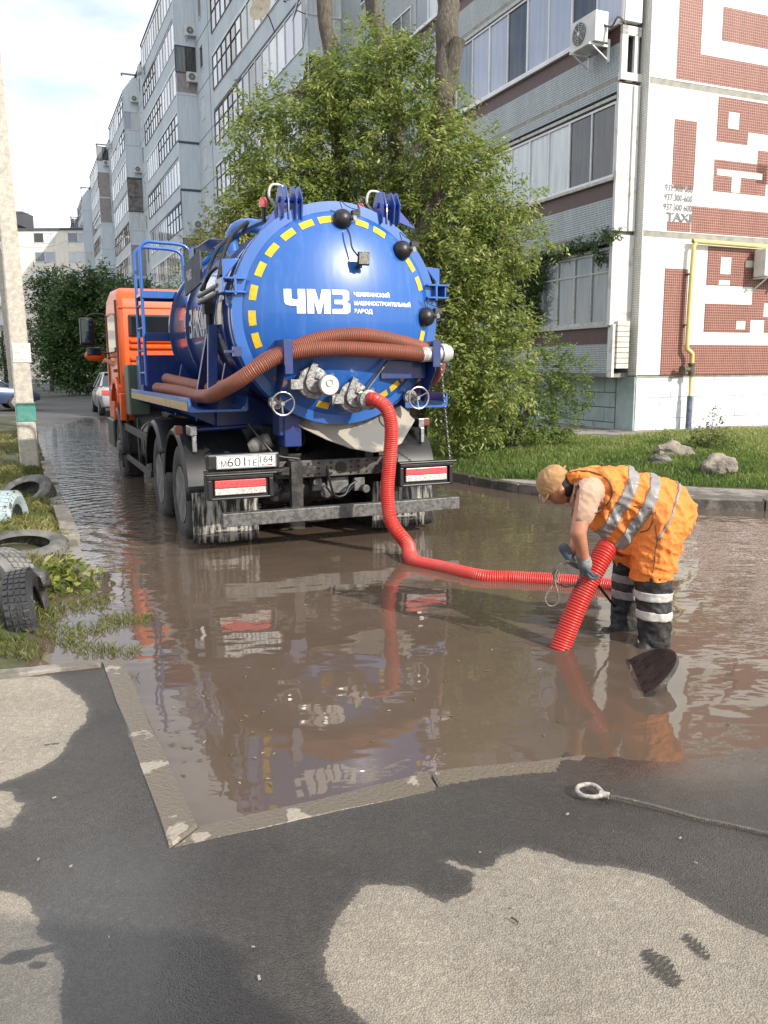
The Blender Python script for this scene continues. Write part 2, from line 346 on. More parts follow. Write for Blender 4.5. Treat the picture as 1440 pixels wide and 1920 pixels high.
def ground_h(X, Y):
    dl = -((X - L0.x) * GU.x + (Y - L0.y) * GU.y)            # > 0 on the left verge
    dr = sdist(X, Y, KERB_R[1:])                               # > 0 beyond the right kerb
    dg = sdist(X, Y, GRASS_R)
    z = np.full(X.shape, -0.14) + sst(22, 30, Y) * 0.17
    vl = np.where(Y > 6.1, 0.03 + 0.08 * sst(0.0, 0.6, dl), -0.035 + 0.13 * sst(0.1, 1.2, dl)) + 0.03 * vnoise(X, Y, 0.8, 1) + 0.012 * vnoise(X, Y, 0.2, 2)
    isl = (dl > 0.06) & (Y < 27) & (dl < 9) & (Y > 4.3)
    z = np.where(isl, vl, z); z = np.where((dl > 0.06) & ((Y >= 27) | (dl >= 9)), 0.03, z)
    isl2 = (dl > 0.5) & (Y > 34)
    z = np.where(isl2, 0.10, z)
    zr = 0.10 + 0.20 * sst(0.2, 6.5, dr) + np.where(dg > 0.1, 0.03 * vnoise(X, Y, 0.9, 3) + 0.015 * vnoise(X, Y, 0.25, 4), 0)
    z = np.where(dr > 0.07, zr, z)
    z = np.where(Y < 2.2, -0.05, z)
    return z, dl, dr, dg, isl | isl2
def axis(lo, hi, step, a, b_):
    c = list(np.arange(a, b_ + step / 2, step)); q = step; x = a
    left = []
    while x > lo: q *= 1.5; x -= q; left.append(x)
    q = step; x = b_; right = []
    while x < hi: q *= 1.5; x += q; right.append(x)
    return np.array(left[::-1] + c + right)
def gridmesh(xs, ys, Z):
    X, Y = np.meshgrid(xs, ys, indexing='ij'); V = np.stack([X, Y, Z], -1).reshape(-1, 3); a, c = len(xs), len(ys)
    i = np.arange(a * c).reshape(a, c); F = np.stack([i[:-1, :-1], i[1:, :-1], i[1:, 1:], i[:-1, 1:]], -1).reshape(-1, 4); return V, F
xs = axis(-700, 700, 0.09, -9, 10); ys = axis(-60, 1200, 0.09, 2.0, 20); X, Y = np.meshgrid(xs, ys, indexing='ij')
Z, DL, DR, DG, ISL = ground_h(X, Y)
gfac = np.where(ISL, np.minimum(DL - 0.10, 1), -1.0); gfac = np.maximum(gfac, np.where(DR > 0, np.clip(DG, -1, 1), -1))
wall = -((X - BO.x) * GV.x + (Y - BO.y) * GV.y)               # distance in front of the red facade
gfac = np.where((DR > 0) & (DG > 0) & ((X - BO.x) * GU.x + (Y - BO.y) * GU.y > -2.5), np.minimum(gfac, wall - 1.0), gfac)
pfac = np.where(DR > 0, 1.0, -1.0)
m = bpy.data.materials.new('ground'); m.use_nodes = True; t = m.node_tree; b = t.nodes['Principled BSDF']; N_ = t.nodes.new; L = t.links.new
def attr(t, nm):
    a = t.nodes.new('ShaderNodeAttribute'); a.attribute_name = nm; return a.outputs['Fac']
def noise_n(t, sc, det=6, rough=0.6, vec=None):
    n = t.nodes.new('ShaderNodeTexNoise'); n.inputs['Scale'].default_value = sc; n.inputs['Detail'].default_value = det; n.inputs['Roughness'].default_value = rough
    if vec is not None: t.links.new(vec, n.inputs['Vector'])
    return n.outputs['Fac']
def ramp(t, fac, stops):
    r = t.nodes.new('ShaderNodeValToRGB'); e = r.color_ramp.elements
    while len(e) < len(stops): e.new(0.5)
    for i, (p, c) in enumerate(stops): e[i].position = p; e[i].color = tuple(c) + ((1,) if len(c) == 3 else ())
    t.links.new(fac, r.inputs['Fac']); return r.outputs['Color']
def mixc(t, fac, a, c):
    n = t.nodes.new('ShaderNodeMixRGB'); t.links.new(fac, n.inputs['Fac'])
    for s, i in ((a, 1), (c, 2)):
        if hasattr(s, 'links'): t.links.new(s, n.inputs[i])
        else: n.inputs[i].default_value = tuple(s) + ((1,) if len(s) == 3 else ())
    return n.outputs[0]
def math_n(t, op, a, c=None):
    n = t.nodes.new('ShaderNodeMath'); n.operation = op
    for s, i in ((a, 0), (c, 1)):
        if s is None: continue
        if hasattr(s, 'links'): t.links.new(s, n.inputs[i])
        else: n.inputs[i].default_value = s
    return n.outputs[0]
def edge(t, a, nz_, amp, w=0.01):
    """0..1 with a noisy border where the signed distance a crosses zero"""
    s = math_n(t, 'ADD', a, math_n(t, 'MULTIPLY', math_n(t, 'SUBTRACT', nz_, 0.5), amp))
    r = t.nodes.new('ShaderNodeMapRange'); r.inputs['From Min'].default_value = -w; r.inputs['From Max'].default_value = w; t.links.new(s, r.inputs['Value']); return r.outputs[0]
geo = N_('ShaderNodeNewGeometry'); pos = geo.outputs['Position']
asph = ramp(t, noise_n(t, 0.5, 8, 0.65, pos), [(0.35, (0.075, 0.072, 0.070)), (0.65, (0.13, 0.125, 0.12))])
speck = ramp(t, noise_n(t, 60, 3, 0.6, pos), [(0.35, (0.6, 0.6, 0.6)), (0.65, (1.2, 1.2, 1.2))])
mu = N_('ShaderNodeMixRGB'); mu.blend_type = 'MULTIPLY'; mu.inputs[0].default_value = 1; L(asph, mu.inputs[1]); L(speck, mu.inputs[2])
conc = ramp(t, noise_n(t, 1.2, 9, 0.7, pos), [(0.42, (0.11, 0.10, 0.088)), (0.48, (0.27, 0.245, 0.215)), (0.75, (0.33, 0.305, 0.27))])
soil = ramp(t, noise_n(t, 5, 8, 0.7, pos), [(0.35, (0.035, 0.045, 0.018)), (0.55, (0.07, 0.07, 0.032)), (0.75, (0.12, 0.10, 0.06))])
c1 = mixc(t, edge(t, attr(t, 'pfac'), noise_n(t, 3, 5, 0.6, pos), 0.1), mu.outputs[0], conc)
c2 = mixc(t, edge(t, attr(t, 'gfac'), noise_n(t, 5, 6, 0.7, pos), 0.25, 0.03), c1, soil)
L(c2, b.inputs['Base Color']); b.inputs['Roughness'].default_value = 0.85
bp = N_('ShaderNodeBump'); bp.inputs['Strength'].default_value = 0.5; bp.inputs['Distance'].default_value = 0.01; L(noise_n(t, 70, 4, 0.7, pos), bp.inputs['Height']); L(bp.outputs[0], b.inputs['Normal'])
V, F = gridmesh(xs, ys, Z)
tag(npmesh('ground', V, F, m, attrs={'gfac': ('POINT', gfac.ravel()), 'pfac': ('POINT', pfac.ravel())}), kind='structure')

# puddle
m = bpy.data.materials.new('muddy_water'); m.use_nodes = True; t = m.node_tree; b = t.nodes['Principled BSDF']; N_ = t.nodes.new; L = t.links.new
geo = N_('ShaderNodeNewGeometry'); pos = geo.outputs['Position']
sx_ = N_('ShaderNodeSeparateXYZ'); L(pos, sx_.inputs[0]); fy_ = N_('ShaderNodeMapRange'); fy_.inputs['From Min'].default_value = 11; fy_.inputs['From Max'].default_value = 17; L(sx_.outputs['Y'], fy_.inputs['Value'])
L(mixc(t, fy_.outputs[0], ramp(t, noise_n(t, 0.45, 6, 0.6, pos), [(0.3, (0.082, 0.060, 0.044)), (0.7, (0.122, 0.090, 0.067))]), (0.075, 0.070, 0.066)), b.inputs['Base Color'])
b.inputs['Roughness'].default_value = 0.02; b.inputs['IOR'].default_value = 1.40
mpw = N_('ShaderNodeMapping'); mpw.inputs['Scale'].default_value = (1, 1.5, 1); L(pos, mpw.inputs[0])
w1 = noise_n(t, 2.3, 2, 0.45, mpw.outputs[0]); w2 = noise_n(t, 11, 2, 0.5, mpw.outputs[0])
wave = N_('ShaderNodeTexWave'); wave.wave_type = 'RINGS'; wave.rings_direction = 'SPHERICAL'; wave.inputs['Scale'].default_value = 1.5; wave.inputs['Distortion'].default_value = 3.5; wave.inputs['Detail'].default_value = 2; wave.inputs['Detail Scale'].default_value = 1.2
mpr = N_('ShaderNodeMapping'); mpr.inputs['Location'].default_value = (1.9, -8.7, 0); L(pos, mpr.inputs[0]); L(mpr.outputs[0], wave.inputs['Vector'])
hsum = math_n(t, 'ADD', w1, math_n(t, 'MULTIPLY', math_n(t, 'ADD', math_n(t, 'MULTIPLY', w2, 0.45), math_n(t, 'MULTIPLY', wave.outputs['Fac'], 0.28)), attr(t, 'rip')))
hh = math_n(t, 'MULTIPLY', hsum, attr(t, 'rip'))
bp = N_('ShaderNodeBump'); bp.inputs['Strength'].default_value = 1.0; bp.inputs['Distance'].default_value = 0.030; L(hh, bp.inputs['Height']); L(bp.outputs[0], b.inputs['Normal'])
xw = np.arange(-12, 14.01, 0.1); yw = np.arange(2.55, 29.5, 0.1); X, Y = np.meshgrid(xw, yw, indexing='ij')
rip = 0.12 + 0.50 * sst(-1.0, -2.4, X + 0.4 * (Y - 8)) * sst(6.2, 8.0, Y) + 0.36 * sst(1.7, 2.7, X) * sst(2.9, 4.2, Y) * sst(14, 8, Y) + 0.06 * sst(4.0, 5.5, Y) + 0.25 * sst(9, 16, Y)
V, F = gridmesh(xw, yw, np.zeros(X.shape))
tag(npmesh('water', V, F, m, attrs={'rip': ('POINT', rip.ravel())}), kind='structure')

# foreground pavement (wet asphalt with dry patches)
def W2(px, py, z=0.03): p = onz(px, py, z); return (p.x, p.y)
EDGE = [(-3.4, 4.15), W2(-60, 1280), W2(0, 1273), W2(192, 1243), W2(318, 1588), W2(560, 1536), W2(823, 1480), W2(896, 1466), W2(1049, 1442)]
shore = [W2(1049, 1436, 0), W2(1160, 1424, 0), W2(1260, 1433, 0), W2(1350, 1426, 0), W2(1440, 1411, 0), W2(1650, 1395, 0), (6, 3.6)]
poly = EDGE + [(1.0, 3.9), (5.5, 4.6), (5.5, 0.2), (-3.4, 0.2)]
st = 0.013
xp = np.arange(-3.2, 3.2, st); yp = np.arange(1.0, 4.6, st); X, Y = np.meshgrid(xp, yp, indexing='ij')
inside = sdist(X, Y, poly, True); ds = -sdist(X, Y, shore[::-1])
ds = sdist(X, Y, shore[::-1])
Z = np.minimum(0.032, 0.002 + 0.055 * ds); Z = np.where(X < 0.35, 0.032, Z) ; Z = np.where((X >= 0.35) & (X < 0.8), Z * (X - 0.35) / 0.45 + 0.032 * (1 - (X - 0.35) / 0.45), Z)
Z = Z + 0.0035 * vnoise(X, Y, 0.25, 8) + 0.0015 * vnoise(X, Y, 0.05, 9)
Z = Z - 0.006 * sst(0.35, 0.0, np.abs(X + 0.62 + 0.1 * Y))* sst(3.2, 2.2, Y)
D1 = [(605, 1790), (625, 1740), (650, 1700), (665, 1688), (680, 1665), (712, 1660), (765, 1662), (800, 1680), (830, 1692), (880, 1678), (887, 1655), (888, 1640), (862, 1632), (836, 1618), (845, 1615), (905, 1632), (925, 1625), (945, 1605), (985, 1592), (1030, 1600), (1080, 1620), (1130, 1624), (1180, 1630), (1240, 1650), (1290, 1682), (1340, 1712), (1390, 1735), (1440, 1757), (1560, 1800), (1700, 2100), (700, 2100), (720, 1935), (690, 1915), (650, 1890), (615, 1840)]
D2 = [(-80, 1276), (90, 1268), (115, 1280), (130, 1293), (150, 1305), (165, 1330), (160, 1355), (130, 1385), (118, 1410), (100, 1428), (60, 1448), (0, 1470), (-80, 1480)]
D3 = [(-60, 1482), (10, 1484), (22, 1490), (30, 1503), (47, 1507), (30, 1528), (18, 1553), (-60, 1560)]
D4 = [(-80, 1668), (20, 1674), (50, 1684), (62, 1705), (74, 1728), (66, 1752), (95, 1768), (118, 1820), (113, 1860), (116, 1960), (-80, 1960)]
dry = np.full(X.shape, -1.0)
for D in (D1, D2, D3, D4): dry = np.maximum(dry, sdist(X, Y, [W2(*q) for q in D], True))
# wet tread prints of a boot across the dry patch, and drips
def stripes(cx, cy, ang, n, L_, w, gap, skew=0.35):
    global dry
    c0 = W2(cx, cy); e = Vector((cos(ang), sin(ang))); f_ = Vector((-sin(ang), cos(ang)))
    for i in range(n):
        k = (i - (n - 1) / 2) * gap; l = L_ * (1 - 0.35 * abs(i - n / 2) / (n / 2))
        pts = [Vector(c0) + e * (s * l / 2) + f_ * (k + skew * 0.03 * sin(3 * s + i)) for s in (-1, -0.4, 0.4, 1)]
        d = np.abs(sdist(X, Y, [tuple(p) for p in pts])); dry = np.minimum(dry, (d - w / 2 * (0.8 + 0.5 * ((i * 7) % 3) / 2)) * 14)
for cx, cy, r in ((38, 1792, .03), (70, 1782, .02), (98, 1776, .022), (68, 1808, .018), (20, 1800, .022), (105, 1395, .012), (88, 1397, .01), (45, 1383, .008)):
    c0 = W2(cx, cy); dry = np.minimum(dry, (np.hypot((X - c0[0]) * 0.7, (Y - c0[1]) * 1.2) - r) * 2.5)
stain = np.clip(inside, 0, 1)
# sheen: a thin film of water where the pavement dips and near the puddle
film = np.clip(sst(0.5, 0.05, np.abs(X + 0.55 + 0.12 * Y)) * sst(3.3, 2.2, Y) + sst(0.45, 0.0, ds) * sst(0.5, 1.0, X), 0, 1)
V, F = gridmesh(xp, yp, Z); keep = (inside.ravel()[F].min(1) > -0.02); F = F[keep]
m = bpy.data.materials.new('pavement_asphalt'); m.use_nodes = True; t = m.node_tree; b = t.nodes['Principled BSDF']; N_ = t.nodes.new; L = t.links.new
geo = N_('ShaderNodeNewGeometry'); pos = geo.outputs['Position']
vor = N_('ShaderNodeTexVoronoi'); vor.inputs['Scale'].default_value = 190; L(pos, vor.inputs['Vector'])
drc = ramp(t, noise_n(t, 2.0, 8, 0.7, pos), [(0.3, (0.30, 0.268, 0.222)), (0.7, (0.39, 0.35, 0.295))])
grit = ramp(t, vor.outputs['Distance'], [(0.1, (1.18, 1.18, 1.16)), (0.62, (0.58, 0.57, 0.56))])
gd = N_('ShaderNodeMixRGB'); gd.blend_type = 'MULTIPLY'; gd.inputs[0].default_value = 0.8; L(drc, gd.inputs[1]); L(grit, gd.inputs[2])
wtc = ramp(t, noise_n(t, 1.3, 8, 0.7, pos), [(0.3, (0.050, 0.046, 0.042)), (0.7, (0.084, 0.077, 0.070))])
gw = N_('ShaderNodeMixRGB'); gw.blend_type = 'MULTIPLY'; gw.inputs[0].default_value = 0.9; L(wtc, gw.inputs[1]); L(grit, gw.inputs[2])
fac = math_n(t, 'ADD', math_n(t, 'MULTIPLY', edge(t, attr(t, 'dry'), noise_n(t, 16, 7, 0.75, pos), 0.07, 0.003), 0.74), math_n(t, 'MULTIPLY', edge(t, attr(t, 'dry'), noise_n(t, 9, 7, 0.8, pos), 0.12, 0.035), 0.26))
tone = ramp(t, noise_n(t, 0.9, 5, 0.6, pos), [(0.3, (.78, .78, .80)), (0.7, (1.15, 1.13, 1.10))]); big = ramp(t, noise_n(t, 38, 3, .8, pos), [(0.3, (.72, .72, .72)), (0.72, (1.25, 1.24, 1.2))])
vc = N_('ShaderNodeTexVoronoi'); vc.feature = 'DISTANCE_TO_EDGE'; vc.inputs['Scale'].default_value = .8; wv_ = N_('ShaderNodeVectorMath'); nv_ = N_('ShaderNodeTexNoise'); nv_.inputs['Scale'].default_value = 3; nv_.inputs['Detail'].default_value = 6; L(pos, nv_.inputs['Vector']); L(pos, wv_.inputs[0]); L(nv_.outputs['Color'], wv_.inputs[1]); L(wv_.outputs[0], vc.inputs['Vector'])
vs_ = N_('ShaderNodeTexVoronoi'); vs_.inputs['Scale'].default_value = 75; L(pos, vs_.inputs['Vector']); sp_ = ramp(t, vs_.outputs['Color'], [(0.80, (1, 1, 1)), (0.84, (1.45, 1.42, 1.36))]); mu2 = N_('ShaderNodeMixRGB'); mu2.blend_type = 'MULTIPLY'; mu2.inputs[0].default_value = .6; L(big, mu2.inputs[1]); L(sp_, mu2.inputs[2]); big = mu2.outputs[0]
crk = ramp(t, vc.outputs['Distance'], [(0.0, (.45, .44, .42)), (0.004, (1, 1, 1))])
c0_ = mixc(t, fac, gw.outputs[0], gd.outputs[0]); mA = N_('ShaderNodeMixRGB'); mA.blend_type = 'MULTIPLY'; mA.inputs[0].default_value = 1; L(c0_, mA.inputs[1]); L(tone, mA.inputs[2])
mB = N_('ShaderNodeMixRGB'); mB.blend_type = 'MULTIPLY'; mB.inputs[0].default_value = .7; L(mA.outputs[0], mB.inputs[1]); L(big, mB.inputs[2]); mC = N_('ShaderNodeMixRGB'); mC.blend_type = 'MULTIPLY'; mC.inputs[0].default_value = .5; L(mB.outputs[0], mC.inputs[1]); L(crk, mC.inputs[2]); L(mC.outputs[0], b.inputs['Base Color'])
rr = math_n(t, 'SUBTRACT', math_n(t, 'ADD', math_n(t, 'MULTIPLY', fac, 0.45), 0.46), math_n(t, 'MULTIPLY', attr(t, 'film'), 0.30))
L(rr, b.inputs['Roughness'])
bp = N_('ShaderNodeBump'); bp.invert = True; bp.inputs['Distance'].default_value = 0.004
L(math_n(t, 'SUBTRACT', 0.75, math_n(t, 'MULTIPLY', attr(t, 'film'), 0.62)), bp.inputs['Strength'])
L(vor.outputs['Distance'], bp.inputs['Height']); L(bp.outputs[0], b.inputs['Normal'])
pav = tag(npmesh('pavement', V, F, m, attrs={'dry': ('POINT', dry.ravel()), 'film': ('POINT', film.ravel())}), kind='structure')

WETM = mat('wet_print', (0.055, 0.049, 0.043), .55, bump=.5, bs=180)
for cx, cy, n_, L_, w_, gp_, ang in ((1240, 1814, 9, .088, .010, .0155, .62), (1306, 1776, 7, .060, .0085, .0145, .70)):
    c0 = Vector((*W2(cx, cy, .036), 0)); rs_ = random.Random(cx)
    for i in range(n_):
        k = (i - (n_ - 1) / 2) * gp_; l = L_ * (1 - .45 * abs(i - n_ / 2) / (n_ / 2)) * rs_.uniform(.8, 1.1); pts_ = []
        for j in range(9):
            s_ = j / 8 - .5; ctr = Vector((cos(ang), sin(ang), 0)) * (s_ * l) + Vector((-.35, 1, 0)).normalized() * k + Vector((0, .004 * sin(s_ * 9 + i), 0)); hw = w_ / 2 * (1 - (2 * s_) ** 4 * .6) * rs_.uniform(.7, 1.15); nn_ = Vector((-sin(ang), cos(ang), 0))
            pts_ += [c0 + ctr + nn_ * hw, c0 + ctr - nn_ * hw]
        mb = MB(); mb.add([p + Vector((0, 0, .0375)) for p in pts_], [(2 * j, 2 * j + 1, 2 * j + 3, 2 * j + 2) for j in range(8)]); mb.build('wet_tread_mark', WETM, pav, 0)

# ------------------------------------------------------------ kerb stones
CONC = mat('kerb_concrete', (0.26, 0.235, 0.20), 0.8, col2=(0.14, 0.125, 0.105), ns=4, bump=0.4, bs=50, nd=9, lo=0.45, hi=0.55)
CONCW = mat('wet_kerb_concrete', (0.135, 0.112, 0.084), 0.36, col2=(0.30, 0.265, 0.215), ns=5, bump=0.35, bs=60, nd=9, lo=0.58, hi=0.60, rough2=0.8)
CONCD = mat('dark_wet_kerb', (0.07, 0.062, 0.052), 0.4, col2=(0.20, 0.18, 0.155), ns=2.5, bump=0.4, bs=30, nd=9, lo=0.5, hi=0.6)
def slab(name, quad, z, h, m, label, cat='kerb stone', group=None, sub=10, dip=0.0):
    """kerb stone from its four top corners (world xy), edges worn a little"""
    q = [Vector((a, c, 0)) for a, c in quad]; mb = MB(); top = []; N = []
    for i in range(4):
        a, c = q[i], q[(i + 1) % 4]; k = sub if (c - a).length > 0.4 else 3
        for j in range(k):
            p = a.lerp(c, j / k); n2 = mnoise.noise(p * 9) * 0.006 + mnoise.noise(p * 30) * 0.003; d = (c - a).normalized(); N.append(p + Vector((d.y, -d.x, 0)) * n2)
    cen = sum(N, Vector()) / len(N); ring = len(N)
    vs = [p + Vector((0, 0, z - h)) for p in N] + [p + Vector((0, 0, z - 0.008 + mnoise.noise(p * 20) * 0.004)) for p in N] + [p + (cen - p).normalized() * 0.012 + Vector((0, 0, z)) for p in N]
    fs = []
    for l in (0, 1):
        for i in range(ring): fs.append((l * ring + i, l * ring + (i + 1) % ring, (l + 1) * ring + (i + 1) % ring, (l + 1) * ring + i))
    fs.append(tuple(2 * ring + i for i in range(ring)))
    if dip:
        x0_ = min(v.x for v in vs); x1_ = max(v.x for v in vs); vs = [v - Vector((0, 0, dip * ((v.x - x0_) / (x1_ - x0_)) ** 1.3)) for v in vs]
    o = mb.add(vs, fs).build(name, m, smooth=30)
    return tag(o, label, cat, group)
slab('kerb_stone', [W2(318, 1589, .035), W2(370, 1549, .035), W2(268, 1309, .035), W2(227, 1232, .035), W2(192, 1242, .035)][:2] + [W2(227, 1232, .035), W2(192, 1242, .035)], 0.038, 0.16, CONCW, 'long worn kerb stone left of the puddle, pale dry patches at its far end', group='kerb stones round the foreground pavement')
slab('kerb_stone', [W2(322, 1591, .03), W2(823, 1482, .03), W2(804, 1449, .03), W2(372, 1551, .03)], 0.034, 0.16, CONCW, 'wet kerb stone along the near edge of the puddle, left of the crack', group='kerb stones round the foreground pavement')
slab('kerb_stone', [W2(826, 1481, .03), W2(1205, 1423, .0), W2(1171, 1404, .0), W2(808, 1448, .03)], 0.034, 0.14, CONCW, 'half sunken wet kerb stone right of the crack', group='kerb stones round the foreground pavement', dip=.05)
slab('kerb_stone', [W2(-80, 1282, .04), W2(190, 1248, .04), W2(190, 1241, .04), W2(-80, 1268, .04)], 0.055, 0.16, CONC, 'thin pale edging stone between left grass verge and foreground pavement', group='kerb stones round the foreground pavement')
for i, (ya, yb) in enumerate(((1068, 1012), (1006, 950), (944, 908), (904, 884), (881, 862))):
    sa = (onz(158, ya, .1) - L0).dot(GV); sb = (onz(130, yb, .1) - L0).dot(GV)
    off = (0.0, 0.01, -0.02, 0.0, 0.01)[i]; a = L0 + GV * sa + GU * off; c = L0 + GV * sb + GU * (off * 0.5 - (0.03 if i == 0 else 0))
    slab('kerb_stone', [((a - GU * .15).x, (a - GU * .15).y), (a.x, a.y), (c.x, c.y), ((c - GU * .15).x, (c - GU * .15).y)], 0.105 + 0.02 * (i % 2), 0.28, CONC,
         ('nearest kerb stone of the left verge, beside the leafy weeds', 'second kerb stone of the left verge, beside the flat tyre', 'short kerb stone of the left verge by the dark lying tyre', 'kerb stone of the left verge below the concrete pole', 'farthest low kerb stone of the left verge behind the pole')[i], group='kerb stones along the left verge')
kp = even([Vector((a, c, 0)) for a, c in KERB_R[2:]], 0.02); seg = 50; names = []
KL = {8: "wet kerb stone behind the truck's right tail lamp", 9: 'far kerb stone beside the small green litter', 10: "far kerb stone between the green litter and the worker's cap", 11: "far kerb stone directly behind the worker's cap", 12: "far kerb stone behind the worker's orange back", 13: 'far kerb stone right of the worker, below the round rock', 14: 'last far kerb stone, cut off by the right edge'}
for i in range(0, 18):
    a = i * seg
    if i not in KL: continue
    if a + seg >= len(kp): break
    P0, P1 = kp[a], kp[a + seg - 1]; d = (P1 - P0).normalized(); n = Vector((-d.y, d.x, 0)); 
    slab('kerb_stone', [((P0).x, (P0).y), (P1.x, P1.y), ((P1 + n * .15).x, (P1 + n * .15).y), ((P0 + n * .15).x, (P0 + n * .15).y)], 0.115 + 0.006 * sin(i * 2.3), 0.3, CONCD,
         KL[i], group='kerb stones along the far side of the puddle')

# ------------------------------------------------------------ grass and weeds
def leafmat(name, c0, c1, c2, rough=0.5, trans=0.35):
    m = bpy.data.materials.new(name); m.use_nodes = True; t = m.node_tree; b = t.nodes['Principled BSDF']
    L = t.links.new; col = ramp(t, attr(t, 'rnd'), [(0.0, c0), (0.5, c1), (1.0, c2)])
    L(col, b.inputs['Base Color']); b.inputs['Roughness'].default_value = rough; b.inputs['Specular IOR Level'].default_value = 0.4
    tr = t.nodes.new('ShaderNodeBsdfTranslucent'); hs = t.nodes.new('ShaderNodeHueSaturation'); hs.inputs['Value'].default_value = 1.6; L(col, hs.inputs['Color']); L(hs.outputs[0], tr.inputs['Color'])
    ms = t.nodes.new('ShaderNodeMixShader'); ms.inputs[0].default_value = trans; L(b.outputs[0], ms.inputs[1]); L(tr.outputs[0], ms.inputs[2]); L(ms.outputs[0], t.nodes['Material Output'].inputs['Surface'])
    return m
GRASSG = leafmat('lush_grass', (0.06, 0.11, 0.022), (0.17, 0.23, 0.055), (0.42, 0.38, 0.19))
GRASSD = leafmat('dry_grass', (0.06, 0.09, 0.02), (0.15, 0.16, 0.045), (0.36, 0.31, 0.15))
def blades(name, P, h, w, m, lean=0.5, rnd=None):
    n = len(P); a = np.random.rand(n) * 2 * pi; l = np.random.rand(n) * lean; dx = np.cos(a) * l * h; dy = np.sin(a) * l * h; b2 = np.random.rand(n) * 2 * pi
    wx = np.cos(b2) * w / 2; wy = np.sin(b2) * w / 2; z0 = P[:, 2]
    V = np.stack([np.stack([P[:, 0] - wx, P[:, 1] - wy, z0], 1), np.stack([P[:, 0] + wx, P[:, 1] + wy, z0], 1),
                  np.stack([P[:, 0] + dx * .45 + wx * .8, P[:, 1] + dy * .45 + wy * .8, z0 + h * .6], 1), np.stack([P[:, 0] + dx, P[:, 1] + dy, z0 + h * (1 - .3 * l)], 1)], 1).reshape(-1, 3)
    F = np.arange(4 * n).reshape(n, 4); r = np.random.rand(n) if rnd is None else rnd
    return npmesh(name, V, F, m, smooth=False, attrs={'rnd': ('FACE', r)})
_c = onz(48, 1046, .05); TY3 = (_c.x - .02, _c.y)
def scatter(n, x0, x1, y0, y1, fn):
    X = np.random.uniform(x0, x1, n); Y = np.random.uniform(y0, y1, n); Z, DL, DR, DG, ISL = ground_h(X, Y); k = fn(X, Y, Z, DL, DR, DG); return np.stack([X, Y, Z], 1)[k]
P = scatter(150000, -3.5, 9.5, 8.6, 19.5, lambda X, Y, Z, DL, DR, DG: (DR > 0.1) & (DG > 0.02 + 0.05 * np.random.rand(len(X))) & ((-((X - BO.x) * GV.x + (Y - BO.y) * GV.y) > 1.05) | (((X - BO.x) * GU.x + (Y - BO.y) * GU.y) < -1.5)))
dg = sdist(P[:, 0], P[:, 1], GRASS_R); pn = vnoise(P[:, 0], P[:, 1], 0.6, 21) + vnoise(P[:, 0], P[:, 1], 2.0, 22)
hh_ = 0.05 + 0.06 * np.random.rand(len(P)) + 0.07 * np.clip(pn, 0, 1); rn = np.clip(0.28 + 0.15 * (dg / 4) + pn * 0.45 + 0.35 * (np.random.rand(len(P)) - .5), 0, 1)
tag(blades('grass', P, hh_, 0.012 + 0.008 * np.random.rand(len(P)), GRASSG, 0.7, rn), 'green grass verge between far path and apartment block', 'grass', kind='stuff')
P = scatter(200000, -9, -1.5, 4.45, 22, lambda X, Y, Z, DL, DR, DG: (DL > 0.12) & (DL < 8) & (Z > -0.012) & (np.random.rand(len(X)) < np.clip(1.6 - Y / 14, .25, 1)) & (np.hypot(X - TY3[0], Y - TY3[1]) > .30) & ((vnoise(X, Y, 0.5, 31) > -0.22)) & (Y - 4.45 > (-1.57 - X) * -0.16 + 0.06))
pn = vnoise(P[:, 0], P[:, 1], 0.35, 32) + vnoise(P[:, 0], P[:, 1], 1.3, 33); sc = np.clip(P[:, 1] / 9, 0.5, 1.3)
hh_ = (0.035 + 0.07 * np.random.rand(len(P)) * (1 + 1.2 * np.clip(pn, 0, 1))); rn = np.clip(0.5 + 0.5 * pn + 0.5 * (np.random.rand(len(P)) - .5), 0, 1)
tag(blades('grass', P, hh_, (0.004 + 0.003 * np.random.rand(len(P))) * (0.6 + sc * .7), GRASSD, 1.0, rn), 'patchy yellowing grass on the left verge among old tyres', 'grass', kind='stuff')
# thin sprouts standing in the shallow water by the left kerb
P = scatter(14000, -2.6, -0.9, 3.9, 6.6, lambda X, Y, Z, DL, DR, DG: (DL > -0.30) & (DL < 0.6) & (vnoise(X, Y, 0.22, 41) > 0.12 + 0.25 * np.clip(-DL / .3, 0, 1)) & (Y > 4.42 - 0.9 * (X + 1.57)))
P[:, 2] = np.maximum(P[:, 2], -0.005)
tag(blades('weeds', P, 0.02 + 0.04 * np.random.rand(len(P)), 0.0035, GRASSD, 1.0, 0.25 + 0.3 * np.random.rand(len(P))), 'thin green sprouts standing in shallow water beside the left kerb', 'weeds', kind='stuff')
def leaves(C, D, Nn, ln, wd):
    """C centres, D directions, Nn rough normals -> diamond leaves folded along the midrib"""
    D = D / np.linalg.norm(D, axis=1, keepdims=True); Sd = np.cross(D, Nn); Sd /= (np.linalg.norm(Sd, axis=1, keepdims=True) + 1e-9); U = np.cross(Sd, D)
    ln = ln[:, None]; wd = wd[:, None]
    a = C; bq = C + D * ln * .45 + Sd * wd * .5 + U * wd * .12; c = C + D * ln - U * ln * .08; d = C + D * ln * .45 - Sd * wd * .5 + U * wd * .12
    V = np.stack([a, bq, c, d], 1).reshape(-1, 3); return V, np.arange(len(C) * 4).reshape(-1, 4)
def rdir(n, down=0.0):
    a = np.random.rand(n) * 2 * pi; z = np.random.uniform(-1, 1, n); s = np.sqrt(1 - z * z); v = np.stack([s * np.cos(a), s * np.sin(a), z - down], 1); return v / np.linalg.norm(v, axis=1, keepdims=True)
WEED = leafmat('weed_leaf', (0.06, 0.10, 0.015), (0.16, 0.20, 0.03), (0.30, 0.30, 0.07))
